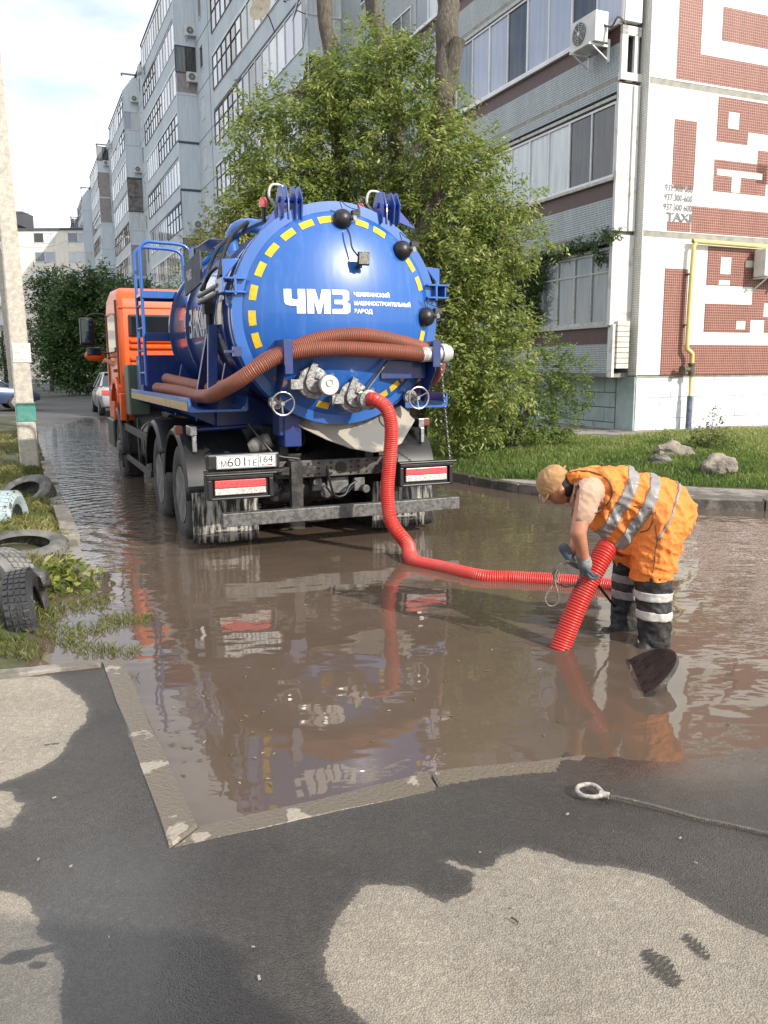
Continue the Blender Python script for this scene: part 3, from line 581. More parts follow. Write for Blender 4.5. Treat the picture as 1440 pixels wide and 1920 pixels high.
c = onz(122, 1085, 0.05); n = 260; C = np.array(c) + np.random.randn(n, 3) * np.array([.12, .17, .03]); C[:, 2] = 0.02 + np.abs(np.random.randn(n)) * 0.06
V, F = leaves(C, rdir(n, -0.1), rdir(n, -1.5), 0.05 + 0.04 * np.random.rand(n), 0.035 + 0.03 * np.random.rand(n))
tag(npmesh('broadleaf_weed', V, F, WEED, smooth=False, attrs={'rnd': ('FACE', np.random.rand(n))}), 'clump of yellow-green broad weed leaves beside the nearest left kerb stone', 'weed', kind='stuff')

# ------------------------------------------------------------ the vacuum tank truck (local: x right, y towards the cab, z up)
TO = Vector((-0.388, 7.524, 0)); TM = Matrix.Translation(TO) @ Matrix.Rotation(GA, 4, 'Z')
truck = root('vacuum_truck', TO, GA, 'blue tank vacuum truck with orange cab standing in the brown puddle', 'truck')
CX, CZ, R = 0.03, 2.055, 0.90
def P3(*a): return Vector(a)
def onrim(a, r, y): return Vector((CX + cos(a) * r, y, CZ + sin(a) * r))
# tank shell
mb = MB(); mb.lathe([(0.885, 0.16), (0.885, 3.55), (0.86, 3.72), (0.78, 3.86), (0.6, 3.98), (0.3, 4.06), (0.0, 4.08)], (CX, 0, CZ), (0, 1, 0), 96)
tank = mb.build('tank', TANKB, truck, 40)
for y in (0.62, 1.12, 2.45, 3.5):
    mb = MB(); mb.lathe([(0.884, y - .03), (0.912, y - .03), (0.912, y + .03), (0.884, y + .03)], (CX, 0, CZ), (0, 1, 0), 96, closed=True); mb.build('stiffening_ring', TANKB, tank, 35)
mb = MB(); mb.lathe([(0.86, 0.20), (0.955, 0.20), (0.955, 0.155), (0.93, 0.15), (0.93, 0.105), (0.955, 0.10), (0.955, 0.055), (0.87, 0.05), (0.86, 0.12)], (CX, 0, CZ), (0, 1, 0), 96, closed=True)
mb.build('tank_flange', BLUE, truck, 35)
def dome(x, z):
    r = min(1, sqrt((x - CX) ** 2 + (z - CZ) ** 2) / 0.872); return 0.055 - 0.24 * (1 - r * r) ** 0.8
mb = MB(); prof = [(0.872 * k / 30, dome(CX + 0.872 * k / 30, CZ)) for k in range(30, -1, -1)]
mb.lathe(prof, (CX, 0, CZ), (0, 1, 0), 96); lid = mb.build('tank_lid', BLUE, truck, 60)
def onlid(x, z, off=0.004): return Vector((x, dome(x, z) - off, z))
# yellow reflective marks round the rim
marks = [(-0.111, 2.871), (-0.279, 2.809), (-0.433, 2.7), (-0.567, 2.56), (-0.677, 2.408), (-0.745, 2.22), (-0.76, 2.014), (-0.73, 1.833), (0.238, 2.862), (0.408, 2.796), (0.72, 2.517), (0.79, 2.347), (0.82, 1.86), (-0.532, 1.5), (-0.157, 1.272), (0.424, 1.331), (0.548, 1.415), (0.64, 1.52)]
for x, z in marks:
    a = atan2(z - CZ, x - CX); mb = MB(); r0, r1 = 0.772, 0.828; da = 0.077 if z > 1.6 else 0.068; n = 6; vs = []
    for k in range(n + 1):
        t_ = a - da + 2 * da * k / n
        for rr_ in (r0, r1): p = onrim(t_, rr_, 0); vs.append(onlid(p.x, p.z, 0.004))
    mb.add(vs, [(2 * k, 2 * k + 1, 2 * k + 3, 2 * k + 2) for k in range(n)])
    o = mb.build('reflective_mark', ORAREF if (x < -0.5 and z < 1.6) else YEL, lid)
    if x < -0.5 and z < 1.6: o['label'] = 'rusty orange reflective mark under the hose'
# ring logo (heavy block letters) and lettering
def shape_on_lid(name, polys, x0, z0, sx, sz):
    mb = MB()
    for poly in polys:
        bm = bmesh.new(); vv = [bm.verts.new((a, c, 0)) for a, c in poly]; f = bm.faces.new(vv); bmesh.ops.triangulate(bm, faces=[f]); bmesh.ops.subdivide_edges(bm, edges=bm.edges[:], cuts=2, use_grid_fill=True)
        bm.verts.index_update(); mb.add([onlid(x0 + v.co.x * sx, z0 + v.co.y * sz, 0.005) for v in bm.verts], [tuple(v.index for v in f.verts) for f in bm.faces]); bm.free()
    return mb.build(name, WHITE, lid, 0)
X0, Z0, SX, SZ = -0.52, 2.05, 0.56, 0.20
cheh = [(0, 1), (.11, 1), (.11, .62), (.15, .57), (.20, .57), (.20, 1), (.31, 1), (.31, 0), (.18, 0), (.18, .32), (.08, .32), (.02, .38), (0, .48)]
mm_ = [(.335, 0), (.335, 1), (.46, 1), (.51, .45), (.56, 1), (.69, 1), (.69, 0), (.585, 0), (.585, .55), (.535, 0), (.485, 0), (.435, .55), (.435, 0)]
zz = [(.715, 0), (.715, .2), (.86, .2), (.885, .25), (.885, .36), (.865, .4), (.75, .4), (.75, .58), (.865, .58), (.885, .63), (.885, .76), (.86, .8), (.715, .8), (.715, 1), (.94, 1), (.985, .92), (.985, .58), (.94, .5), (1.0, .42), (1.0, .1), (.95, 0)]
shape_on_lid('lid_lettering', [cheh, mm_, zz], X0, Z0, SX, SZ)
def dipz(x): return 0
for tx, x, z, w, h in (('ЧЕЛЯБИНСКИЙ', 0.075, 2.198, 0.35, 0.042), ('МАШИНОСТРОИТЕЛЬНЫЙ', 0.075, 2.125, 0.58, 0.042), ('ЗАВОД', 0.075, 2.05, 0.175, 0.042)):
    text_obj('lid_lettering', tx, lambda a, c, x=x, z=z: onlid(x + a, z + c, 0.006), 0.06, WHITE, lid, bold=0.0026, width=w, height=h * 1.1)
# side lettering on the shell
Vt, Ft = text_mesh('ВАКУУМ', 0.2, 0.004)
xs_ = [q[0] for q in Vt]; kx = 1.42 / (max(xs_) - min(xs_)); ys_ = [q[1] for q in Vt]; ky = 0.30 / (max(ys_) - min(ys_))
def onshell(s, h, off=0.005):
    a = pi - (0.02 + (h - 0.15) / 0.885); return Vector((CX + cos(a) * (0.885 + off), s, CZ + sin(a) * (0.885 + off)))
mb = MB(); mb.add([onshell(2.36 - (a - min(xs_)) * kx, (c - min(ys_)) * ky) for a, c in Vt], Ft); mb.build('side_lettering', DULLWHITE, tank, 0)
BLUE_H = mat('shaded_hinge_blue', (0.010, 0.05, 0.28), 0.4, coat=.4)  # lid blue darkened, shade on the hinges put into the colour
# lid hinges: pairs of lugs on top, bracing gussets
for hx, hz in ((-0.40, 2.94), (0.50, 2.95)):
    mb = MB()
    for k in (-0.075, -0.02, 0.035, 0.085):
        mb.prism([(0.0, -0.04), (0.20, -0.04), (0.19, 0.15), (0.13, 0.23), (0.05, 0.23), (-0.03, 0.12)] if k not in (-0.02,) else [(0.02, -.04), (0.2, 0), (0.40, 0.0), (0.18, 0.24), (0.09, 0.24), (0.02, 0.1)], (hx + k, 0.02, hz - 0.06), (0, 1, 0), (0, 0, 1), 0.014)
    mb.cyl((hx - 0.09, 0.10, hz + 0.06), (hx + 0.11, 0.10, hz + 0.06), 0.024)
    s = 1 if hx > 0 else -1
    mb.prism([(0, 0.09), (0.0, -0.03), (0.19 , -0.09 if s > 0 else -0.03)], (hx + 0.1, 0.10, hz - 0.04), (1, 0, 0), (0, 0, 1), 0.02)
    mb.prism([(0, 0.06), (0.0, -0.09), (0.17, -0.19 if s < 0 else -0.10)], (hx - 0.09, 0.10, hz - 0.04), (-1, 0, 0), (0, 0, 1), 0.02)
    mb.build('lid_hinge', BLUE_H, truck, 30, 0.003)
    mb = MB(); mb.tube(crom([(hx - 0.05, 0.25, hz + 0.02), (hx - 0.13, 0.22, hz + 0.1), (hx - 0.11, 0.2, hz + 0.19), (hx - 0.02, 0.18, hz + 0.18), (hx + 0.0, 0.18, hz + 0.1)], 0.02), 0.011, 8); mb.build('hydraulic_line', mat('white_line', (0.6, 0.6, 0.58), 0.4), truck)
    mb = MB(); mb.cyl((hx - 0.16, 0.3, hz - 0.1), (hx - 0.16, 0.3, hz + 0.05), 0.018); mb.lathe([(0, .0), (.032, .0), (.034, .06), (.02, .085), (0, .09)], (hx - 0.16, 0.3, hz + 0.02), (0, 0, 1), 12, mi=1); mb.build('beacon', [BLACKP, REDL], truck)
# side clamps of the lid
for s in (-1, 1):
    cx = CX + s * 0.93; mb = MB()
    for dz in (-0.055, 0.055): mb.b(cx - 0.09, cx + 0.13 if s > 0 else cx + 0.09, 0.0, 0.3, 2.28 + dz - 0.008, 2.28 + dz + 0.008)
    mb.b(cx + s * 0.10 - .008, cx + s * 0.10 + .008, 0.02, 0.28, 2.22, 2.34); mb.b(cx - .01, cx + .01, 0.0, 0.04, 2.2, 2.36)
    mb.prism([(0, 0), (0.0, 0.16), (-s * 0.15, 0.17)], (cx + s * 0.08, 0.12, 2.335), (1, 0, 0), (0, 0, 1), 0.016); mb.prism([(0, 0), (0.0, -0.10), (-s * 0.06, -0.16)], (cx + s * 0.06, 0.12, 2.225), (1, 0, 0), (0, 0, 1), 0.016)
    mb.build('lid_clamp', BLUE, truck, 30, 0.003)
mb = MB(); mb.b(-0.93, -0.86, 0.02, 0.08, 1.70, 1.78); mb.b(-1.0, -0.9, 0.03, 0.07, 1.73, 1.75); mb.build('small_clamp', BLUE_D, truck, 30)
# black round turning knobs / dish lamps on the rim
for x, z in ((0.04, 2.85), (0.60, 2.62), (0.84, 2.05)):
    y = dome(x, z) - 0.02; mb = MB(); mb.lathe([(0.078, 0.0), (0.086, -0.02), (0.082, -0.05), (0.06, -0.085), (0.03, -0.1), (0, -0.104)], (x, y + .02, z), (0, 1, 0), 24)
    o = mb.build('clamp_knob', BLACKP, truck, 50)
    mb = MB(); mb.cyl((x + .06, y - .03, z + .005), (x + .085, y - .09, z + .005), 0.022, n=12); mb.b(x + .02, x + .09, y - .06, y - .04, z - .02, z + .01); mb.build('clamp_bolt', STEEL, o, 35)
    mb = MB(); mb.b(x + .09, x + .16, y - .02, y + .03, z + .03, z + .08); mb.tube(crom([(x + .0, y, z + .09), (x - .03, y - .03, z + .15), (x + .05, y, z + .11), (x + .18, y + .05, z + .1), (x + 0.15, y + .1, z + .2), (x + .12, y + .1, z + .26)], .02), .004, 6); mb.build('spring_clip', BLACKM, o, 35)
lamp = MB(); lamp.box((0.145, -0.24, 2.505), (0.105, 0.03, 0.11), Matrix.Rotation(radians(10), 3, 'X')); lamp.b(0.11, 0.14, -0.23, -0.10, 2.43, 2.46)
o = lamp.build('work_lamp', BLACKP, truck, 35, 0.006); mb = MB(); mb.box((0.145, -0.258, 2.508), (0.092, 0.008, 0.094), Matrix.Rotation(radians(10), 3, 'X')); mb.build('lamp_lens', mat('led_lens', (0.35, 0.33, 0.28), 0.25, col2=(0.12, 0.12, 0.11), ns=70), o)
mb = MB(); mb.tube(crom([(0.05, -0.10, 2.77), (0.06, -0.15, 2.70), (0.07, -0.17, 2.6), (0.10, -0.22, 2.53)], .02), 0.007, 8); mb.build('lamp_cable', BLACKC, o)
# valves
def valve(x, z, cap):
    y0 = dome(x, z); mb = MB(); mb.lathe([(0.135, 0.0), (0.135, -0.03), (0.12, -0.035), (0.12, -0.06), (0.138, -0.065), (0.138, -0.09), (0.09, -0.1), (0.085, -0.14)], (x, y0, z), (0, 1, 0), 28)
    mb.b(x - .21, x - .10, y0 - .11, y0 - .03, z - .055, z + .03); mb.box((x - .02, y0 - .10, z + .10), (0.055, .05, .14), Matrix.Rotation(radians(25), 3, 'Y'))
    for k in range(8): a = k * pi / 4 + .2; mb.cyl((x + cos(a) * .122, y0 - .1, z + sin(a) * .122), (x + cos(a) * .122, y0 - .0, z + sin(a) * .122), .012, n=8)
    mb.lathe([(0.075, -0.12), (0.078, -0.2), (0.088, -0.205), (0.088, -0.24), (0.07, -0.245)], (x + .085, y0, z - .02), (0, 1, 0), 24)
    v = mb.build('outlet_valve', ALU, truck, 40, 0.003); m2 = MB(); m2.cyl((x - .165, y0 - .115, z - .012), (x - .165, y0 - .07, z - .012), .022, n=12)
    m2.bar((x + .0, y0 - .15, z + .06), (x + .15, y0 - .13, z - .01), .02, .035); m2.bar((x + .13, y0 - .2, z + .07), (x + .15, y0 - .12, z + .0), .03, .03); m2.build('valve_lever', STEEL, v, 35)
    if cap:
        m2 = MB(); m2.lathe([(0, -0.262), (0.078, -0.262), (0.086, -0.25), (0.086, -0.236), (0, -0.236)], (x + .085, y0, z - .02), (0, 1, 0), 28); m2.tube([(x + .085 + .03 * cos(a * .7), y0 - .27, z - .0 + .03 * sin(a * .7)) for a in range(9)], .004, 6, closed=True)
        m2.build('valve_cap', mat('chalky_cap', (0.62, 0.61, 0.58), 0.5, col2=(0.45, 0.44, 0.42), ns=15), v, 40)
        m2 = MB(); m2.tube([(x + .15, y0 - .24, z - .02), (x + .16, y0 - .2, z - .12), (x + .155, y0 - .12, z - .2)], .004, 6); m2.build('cap_chain', STEEL, v)
valve(-0.29, 1.475, True); valve(0.085, 1.345, False)
mb = MB(); mb.bar((0.17, -0.20, 1.40), (0.40, -0.16, 1.66), 0.035, 0.012); mb.b(0.15, 0.24, -0.24, -0.14, 1.38, 1.41); mb.build('valve_handle', GREYMETAL, truck, 30, .003)
for x, z in ((-0.556, 1.30), (0.72, 1.325)):
    mb = MB(); mb.tube([(x + .098 * cos(a * pi / 16), -0.12, z + .098 * sin(a * pi / 16)) for a in range(32)], .009, 8, closed=True)
    for a in (0.5, 2.6, 4.7): mb.cyl((x, -0.09, z), (x + .098 * cos(a), -0.12, z + .098 * sin(a)), .007, n=8)
    mb.cyl((x, -0.12, z), (x - .02, 0.12, z), .018, n=10); o = mb.build('hand_wheel', STEEL, truck, 40)
    mb = MB(); mb.lathe([(0.06, 0.0), (0.06, 0.05), (0.04, 0.06)], (x - .03, -0.02, z + .01), (0, 1, 0), 16); mb.build('screw_clamp', ALU, o, 35)
# drip tray under the lid
px_ = [(-0.43, 1.215), (-0.30, 1.08), (-0.10, 0.97), (0.10, 0.89), (0.30, 0.845), (0.45, 0.85), (0.62, 0.91), (0.76, 1.02), (0.83, 1.11), (0.80, 1.19), (0.72, 1.24), (0.55, 1.18), (0.35, 1.13), (0.10, 1.10), (-0.12, 1.12), (-0.30, 1.18)]
mb = MB(); n = len(px_); yy = [0.02 + 0.28 * (z - .84) / .4 - 0.05 * cos((x - .2) * 2) for x, z in px_]
def P_(i, o=0): return (px_[i][0], yy[i] + o, px_[i][1])
up_ = [0, 15, 14, 13, 12, 11, 10, 9]; lo_ = [0, 1, 2, 3, 4, 5, 6, 8]
vs = []; fs = []
for a, c in zip(up_, lo_):
    A = Vector(P_(a)); B = Vector(P_(c))
    for k in range(7): q = A.lerp(B, k / 6); q.y += 0.05 * sin(pi * k / 6); vs.append(q)
for i in range(7):
    for k in range(6): fs.append((i * 7 + k, i * 7 + k + 1, (i + 1) * 7 + k + 1, (i + 1) * 7 + k))
o = mb.add(vs, fs).build('drip_tray', TRAY, truck, 50); sd = o.modifiers.new('s', 'SOLIDIFY'); sd.thickness = 0.012
# hose brackets
for x in (-0.555, 0.80):
    s = 1 if x > 0 else -1; mb = MB(); mb.b(x - .035, x + .035, -0.32, -0.305, 1.55 if s < 0 else 1.6, 1.83); mb.b(x + s * .035 - .006, x + s * .035 + .006, -0.32, 0.06, 1.62, 1.83)
    mb.prism([(0, 0), (0.3, 0.0), (0.3, -0.32), (0.24, -0.34), (0, -.05)], (x + s * .02, -0.25, 1.62), (0, 1, 0), (0, 0, 1), 0.012)
    if s > 0: mb.b(0.36, 0.8, -0.1, -0.085, 1.50, 1.66)
    mb.build('hose_bracket', BLUE_D, truck, 30, .003)
# shelves
for s, x0, x1, y0, y1 in ((-1, -1.24, -0.70, 0.5, 4.5), (1, 0.78, 1.235, 0.3, 4.5)):
    pr = [(x0, 1.345), (x0, 1.225), (x0 + .02, 1.215), (x1 - .02, 1.215), (x1, 1.225), (x1, 1.35), (x1 - .012, 1.35), (x1 - .03, 1.27), (x1 - .07, 1.235), (x0 + .07, 1.235), (x0 + .03, 1.27), (x0 + .012, 1.345)]
    mb = MB(); mb.prism(pr, (0, y1, 0), (1, 0, 0), (0, 0, 1), y1 - y0); o = mb.build('hose_shelf', BLUE, truck, 30)
    xo = x0 if s < 0 else x1
    mb = MB(); mb.b(*sorted((xo + s * .002, xo + s * .006)), y0 + .02, y1 - .02, 1.225, 1.30); mb.build('reflective_strip', mat('aged_reflective', (0.30, 0.19, 0.06), 0.4, col2=(0.42, 0.30, 0.14), ns=8), o)
    for yb in (1.0, 2.4, 3.9): mb = MB(); mb.prism([(0, 0), (0.45, 0), (0.45, -.2)], (x0 if s < 0 else x1, yb, 1.21), (-s, 0, 0), (0, 0, 1), .03); mb.build('shelf_bracket', BLUE_D, truck, 0)
# tank saddles and V-struts
for y in (0.9, 1.9, 3.2):
    mb = MB(); mb.prism([(-.9, 1.05), (.95, 1.05), (.95, 1.2), (.84, 1.65), (.6, 1.35), (.3, 1.18), (0, 1.13), (-.3, 1.18), (-.6, 1.35), (-.8, 1.65), (-.9, 1.2)], (0, y + .06, 0), (1, 0, 0), (0, 0, 1), 0.05); mb.build('tank_saddle', BLUE_D, truck, 0)
for y, dy in ((0.95, -.25), (0.95, .3)):
    mb = MB(); mb.bar((-0.90, y, 2.0), (-0.98, y + dy, 1.34), 0.05, 0.09, up=(1, 0, 0)); mb.build('tank_strut', BLUE_D, truck, 0, .004)
# side plate, cylinders and hoses by the lid hinge on the left shoulder
mb = MB(); mb.box((-0.98, 1.38, 2.50), (0.02, 0.80, 0.30), Matrix.Rotation(radians(-4), 3, 'X')); o = mb.build('side_panel', mat('greyed_panel', (.03, .04, .06), .7, col2=(.06, .07, .09), ns=5), truck, 0, .004)
text_obj('panel_lettering', 'ЧМЗ', lambda a, c: Vector((-0.995, 1.62 - a, 2.45 + c)), 0.1, DULLWHITE, o, bold=.003, width=.25, height=.10)
for z in (2.21, 2.27): mb = MB(); mb.cyl((-0.985, 1.1, z), (-1.0, 0.2, z + .02), 0.022, n=12); mb.build('clamp_ram', GREYMETAL, truck, 35)
mb = MB(); mb.cyl((-0.93, 0.95, 1.72), (-0.93, 0.95, 2.18), 0.03, n=12); mb.b(-.98, -.9, .9, 1.0, 2.1, 2.25); mb.build('clamp_post', BLACKM, truck, 35)
for pts, r in (([(-.55, 1.5, 2.86), (-.62, 1.2, 2.86), (-.80, 1.05, 2.70), (-.93, .85, 2.5), (-.97, .7, 2.42), (-.98, 1.0, 2.32)], .018), ([(-.5, 1.3, 2.9), (-.55, .9, 2.93), (-.72, .7, 2.8), (-.86, .55, 2.6), (-.93, .5, 2.36)], .018), ([(-.98, .9, 2.30), (-1.0, .6, 2.40), (-.95, .4, 2.46), (-.95, .3, 2.38)], .014)):
    mb = MB(); mb.tube(crom(pts, .03), r, 8); mb.build('rubber_line', BLACKC, truck)
mb = MB(); mb.b(-.86, -.52, 1.9, 2.15, 2.82, 2.84); mb.b(-.86, -.84, 1.9, 2.15, 2.7, 2.84); mb.b(-.85, -.7, 1.2, 1.9, 2.80, 2.815); mb.build('top_bracket', BLUE_D, truck, 0, .004)
mb = MB(); mb.tube(crom([(-0.35, 2.3, 2.8), (-0.36, 2.3, 3.0), (-0.28, 2.2, 3.10), (-.12, 2.05, 3.08), (0.0, 1.9, 2.95), (0.0, 1.9, 2.85)], .03), .075, 16); mb.build('vent_pipe', BLUE, truck, 60)
mb = MB(); mb.tube(crom([(-.8, 1.8, 2.65), (-.45, 1.5, 2.94), (-.2, .4, 3.01)], .03), .03, 8)
for a in (100, 78): t_ = radians(a); mb.bar(onrim(t_, .9, .3), onrim(t_, .93, 2.2), .05, .05)
mb.build('top_rail', BLUE, truck, 30)
for a in (118, 128, 138, 150): t_ = radians(a); mb = MB(); mb.prism([(0, 0), (0.34, 0), (0.0, .06)], onrim(t_, .885, .2), (0, 1, 0), (cos(t_), 0, sin(t_)), .012); mb.build('flange_gusset', BLUE, truck, 0)
# ladder with platform and hand loops
mb = MB(); mb.b(-1.17, -0.55, 3.6, 4.15, 2.47, 2.50); mb.b(-1.17, -0.55, 3.58, 3.60, 2.44, 2.52); mb.b(-1.17, -0.55, 4.15, 4.17, 2.44, 2.52)
for k in range(9): mb.b(-1.15 + k * .07, -1.13 + k * .07, 3.6, 4.15, 2.5, 2.512)
lad = root('ladder', (0, 0, 0), 0, None, None); del_ = [lad.pop(k) for k in ('label', 'category') if k in lad]; lad.parent = truck
mb.build('platform', BLUE, lad, 30)
mb = MB(); mb.bar((-.72, 3.62, 2.46), (-.5, 3.62, 2.25), .04, .04); mb.bar((-.72, 4.1, 2.46), (-.5, 4.1, 2.25), .04, .04); mb.build('platform_brace', BLUE, lad, 0)
for y in (3.62, 4.12):
    mb = MB(); mb.tube(crom([(-1.16, y, 1.40), (-1.16, y, 2.2), (-1.16, y, 2.9), (-1.15, y, 3.02), (-1.08, y, 3.09), (-.95, y, 3.09), (-.70, y, 3.08), (-.60, y, 3.04), (-.565, y, 2.93), (-.565, y, 2.5)], .05), .021, 10); mb.build('rail', BLUE, lad, 60)
for k in range(4): mb = MB(); mb.cyl((-1.16, 3.62, 1.55 + .27 * k), (-1.16, 4.12, 1.55 + .27 * k), .016, n=8); mb.build('rung', BLUE_D, lad)
mb = MB(); mb.bar((-1.14, 3.62, 1.98), (-.85, 3.62, 1.98), .09, .10); mb.build('ladder_bracket', BLUE_D, lad, 0, .004)
# blue cabinet and greenish locker behind the cab
mb = MB(); mb.b(-1.08, -.35, 4.55, 5.15, 1.22, 1.78); mb.b(-1.09, -1.08, 4.65, 4.72, 1.5, 1.6); mb.build('side_cabinet', BLUE_D, truck, 0, .01); mb = MB(); mb.b(0.35, 1.08, 4.55, 5.15, 1.22, 1.78); mb.build('side_cabinet', BLUE_D, truck, 0, .01)
mb = MB(); mb.b(-1.18, -.9, 5.3, 5.75, 0.95, 1.66); mb.build('locker', GREENG, truck, 0, .02)
# chassis
mb = MB()
for s in (-1, 1): mb.b(s * .42 - .04, s * .42 + .04, .34, 7.6, .62, .90); mb.b(s * .42 - .06, s * .42 + .06, .6, 4.6, .90, 1.06)
mb.b(-.44, .44, 3.5, 3.6, .64, .88); mb.b(-.44, .44, 2.1, 2.2, .64, .88); mb.build('chassis_rail', BLACKM, truck, 0, .006)
bm = MB(); pl_ = [(-.50, .60), (.52, .60), (.56, .66), (.56, .76), (-.54, .76), (-.54, .66)]; bm.prism(pl_, (0, .33, 0), (1, 0, 0), (0, 0, 1), .02)
o = bm.build('rear_crossmember', mat('dusty_frame', (0.055, 0.05, 0.045), 0.6, 0.2, col2=(0.15, 0.14, 0.125), ns=6, bump=.2), truck, 0, .006)
mb = MB(); mb.cyl((.12, .30, .68), (.12, .318, .68), .055, n=24)
for x in (-.42, -.34, -.2, -.1, .02, .22, .3, .38, .48):
    for z in (.63, .68, .73): mb.cyl((x, .298, z), (x, .32, z), .011, n=8)
mb.build('bolt_holes', BLACKC, o)
mb = MB(); mb.lathe([(0, 0), (.09, .01), (.125, .06), (.13, .16), (.13, .62), (.125, .72), (.09, .77), (0, .78)], (-.62, .55, .47), (1, 0, 0), 24); mb.build('air_tank', BLACKM, truck, 40)
mb = MB(); mb.box((-.10, .42, .52), (.1, .1, .12)); mb.cyl((-.13, .38, .55), (-.13, .30, .55), .03, n=12); mb.build('valve_block', GREYMETAL, truck, 35, .006); mb = MB(); mb.box((.33, .4, .5), (.11, .06, .13)); mb.cyl((.37, .40, .46), (.37, .30, .46), .04, n=12); mb.build('valve_block', GREYMETAL, truck, 35, .006); mb = MB(); mb.box((-.52, .35, .50), (.05, .1, .2)); mb.build('valve_block', GREYMETAL, truck, 35, .006)
mb = MB(); mb.box((.12, .5, .50), (.22, .2, .16)); mb.cyl((.0, .5, .44), (.0, .38, .44), .06, n=14); mb.build('tow_hitch', GREYMETAL, truck, 35, .01)
for pts in (([(-.02, .32, .70), (.0, .25, .5), (.04, .26, .42), (.14, .28, .42), (.2, .3, .5), (.28, .32, .54)]), ([(-.02, .34, .5), (.05, .28, .40), (.16, .3, .43), (.24, .3, .5)]), ([(-.5, .4, .7), (-.46, .3, .55), (-.55, .3, .45), (-.6, .4, .5)]), ([(-.7, .5, 1.1), (-.62, .35, .95), (-.5, .3, .82), (-.3, .3, .78)]), ([(-.25, .5, 1.15), (-.2, .42, .95), (-.3, .36, .85)]), ([(-.58, .3, .62), (-.5, .26, .58), (-.44, .3, .5), (-.5, .3, .44)]), ([(.6, .5, 1.0), (.66, .4, .85), (.6, .35, .75), (.5, .36, .72)])):
    mb = MB(); mb.tube(crom(pts, .03), .012, 8); mb.build('air_line', BLACKP, truck)
mb = MB(); mb.b(-.46, -.30, .18, .42, .90, 1.20); mb.b(-.5, -.42, .2, .42, 1.0, 1.3); mb.build('chassis_bracket', BLUE_D, truck, 0, .01)
mb = MB(); mb.cyl((-.8, 6.35, .39), (.8, 6.35, .39), .05, n=12); mb.build('axle', BLACKM, truck, 40)
for y in (1.2, 2.52): mb = MB(); mb.cyl((-1.1, y, .39), (1.1, y, .39), .07, n=14); mb.ball((.0, y, .39), .24, 16, s=(1, .8, 1)); mb.build('axle', BLACKM, truck, 40)
for s in (-1, 1): mb = MB(); mb.box((s * .5, 1.86, .52), (.09, 1.5, .10)); mb.box((s * .5, 1.86, .609), (.09, .9, .08)); mb.build('leaf_spring', BLACKM, truck, 40)
# rear under-run bar and its posts
mb = MB(); mb.b(-1.085, 1.205, -.02, .07, .255, .372); mb.build('bumper_bar', mat('speckled_bar', (0.065, 0.065, 0.065), 0.5, 0.3, col2=(0.16, 0.155, 0.15), ns=30, bump=.1, nd=8), truck, 0, .006)
for x in (-.385, .575): mb = MB(); mb.b(x - .055 if x < 0 else x - .03, x + .055 if x < 0 else x + .03, .075, .15, .27, .78); mb.b(x - .03, x + .03, .15, .45, .64, .76); mb.build('bumper_post', BLACKM, truck, 0, .006)
# wheels
def wheel(x, y, s, dual=True, name='wheel'):
    w = bpy.data.objects.new(name, None); COL.objects.link(w); w.parent = truck; w.location = (x, y, .39)
    tp = [(.27, 0.02), (.30, 0.0), (.40, -.012), (.47, .0), (.505, .03), (.52, .06), (.52, .22), (.505, .25), (.47, .28), (.40, .292), (.30, .28), (.27, .26)]
    for k in ((0, 1) if dual else (0,)):
        off = k * .32; mb = MB(); mb.lathe([(r, h + off) for r, h in tp], (0, 0, 0), (-s, 0, 0), 56, closed=True)
        for i in range(44):
            a = 2 * pi * i / 44
            for h in (.055, .125, .195): 
                mb.box((-s * (h + off + .012 + (.012 if i % 2 else 0)), cos(a) * .522, sin(a) * .522), (.055, .045, .018), Matrix.Rotation(a - pi / 2, 3, 'X'))
        mb.build('tyre', RUBBER, w, 35)
        mb = MB()
        if k == 0 and dual: pr = [(.275, .0), (.262, .02), (.255, .06), (.24, .14), (.20, .17), (.12, .175), (.115, .10), (.08, .08), (0, .08)]
        elif k == 0: pr = [(.275, .0), (.262, .02), (.25, .05), (.22, .02), (.14, -.02), (.12, -.05), (.06, -.06), (0, -.06)]
        else: pr = [(.27, 0), (.26, .1), (0, .12)]
        mb.lathe([(r, h + off) for r, h in pr], (0, 0, 0), (-s, 0, 0), 40)
        if k == 0:
            for i in range(10): a = 2 * pi * i / 10; hx = .172 if dual else -.005; mb.cyl((-s * (hx + .0), cos(a) * .17, sin(a) * .17), (-s * (hx - .03), cos(a) * .17, sin(a) * .17), .014, n=6)
        mb.build('rim', RIMM, w, 40)
for s in (-1, 1):
    wheel(s * 1.22, 1.2, s); wheel(s * 1.22, 2.52, s); wheel(s * 1.22, 6.35, s, False)
# mudguards: bent plastic shells with a lip
def fender(s, y, a0, a1, R_=.62, z0=.41, ext=0.0):
    vs = []; fs = []; n = 22; prof = [(1.265, R_ - .05), (1.27, R_ - .02), (1.25, R_), (1.0, R_ + .01), (.66, R_ + .01), (.64, R_ - .02)]
    for i in range(n + 1):
        a = radians(a0 + (a1 - a0) * i / n)
        for x, r in prof: vs.append((s * x, y + cos(a) * r, z0 + sin(a) * r))
    k = len(prof)
    if ext:
        for x, r in prof: vs.append((s * x, y + cos(radians(a0 + (a1 - a0))) * r - .03, z0 + sin(radians(a1)) * r - ext))
        n += 1
    for i in range(n):
        for j in range(k - 1): fs.append((i * k + j, i * k + j + 1, (i + 1) * k + j + 1, (i + 1) * k + j))
    mb = MB(); mb.add(vs, fs); o = mb.build('mudguard', BLACKP, truck, 35); sd = o.modifiers.new('s', 'SOLIDIFY'); sd.thickness = .012
    return o
for s in (-1, 1): fender(s, 1.2, 12, 170, ext=.10); fender(s, 2.55, 8, 150)
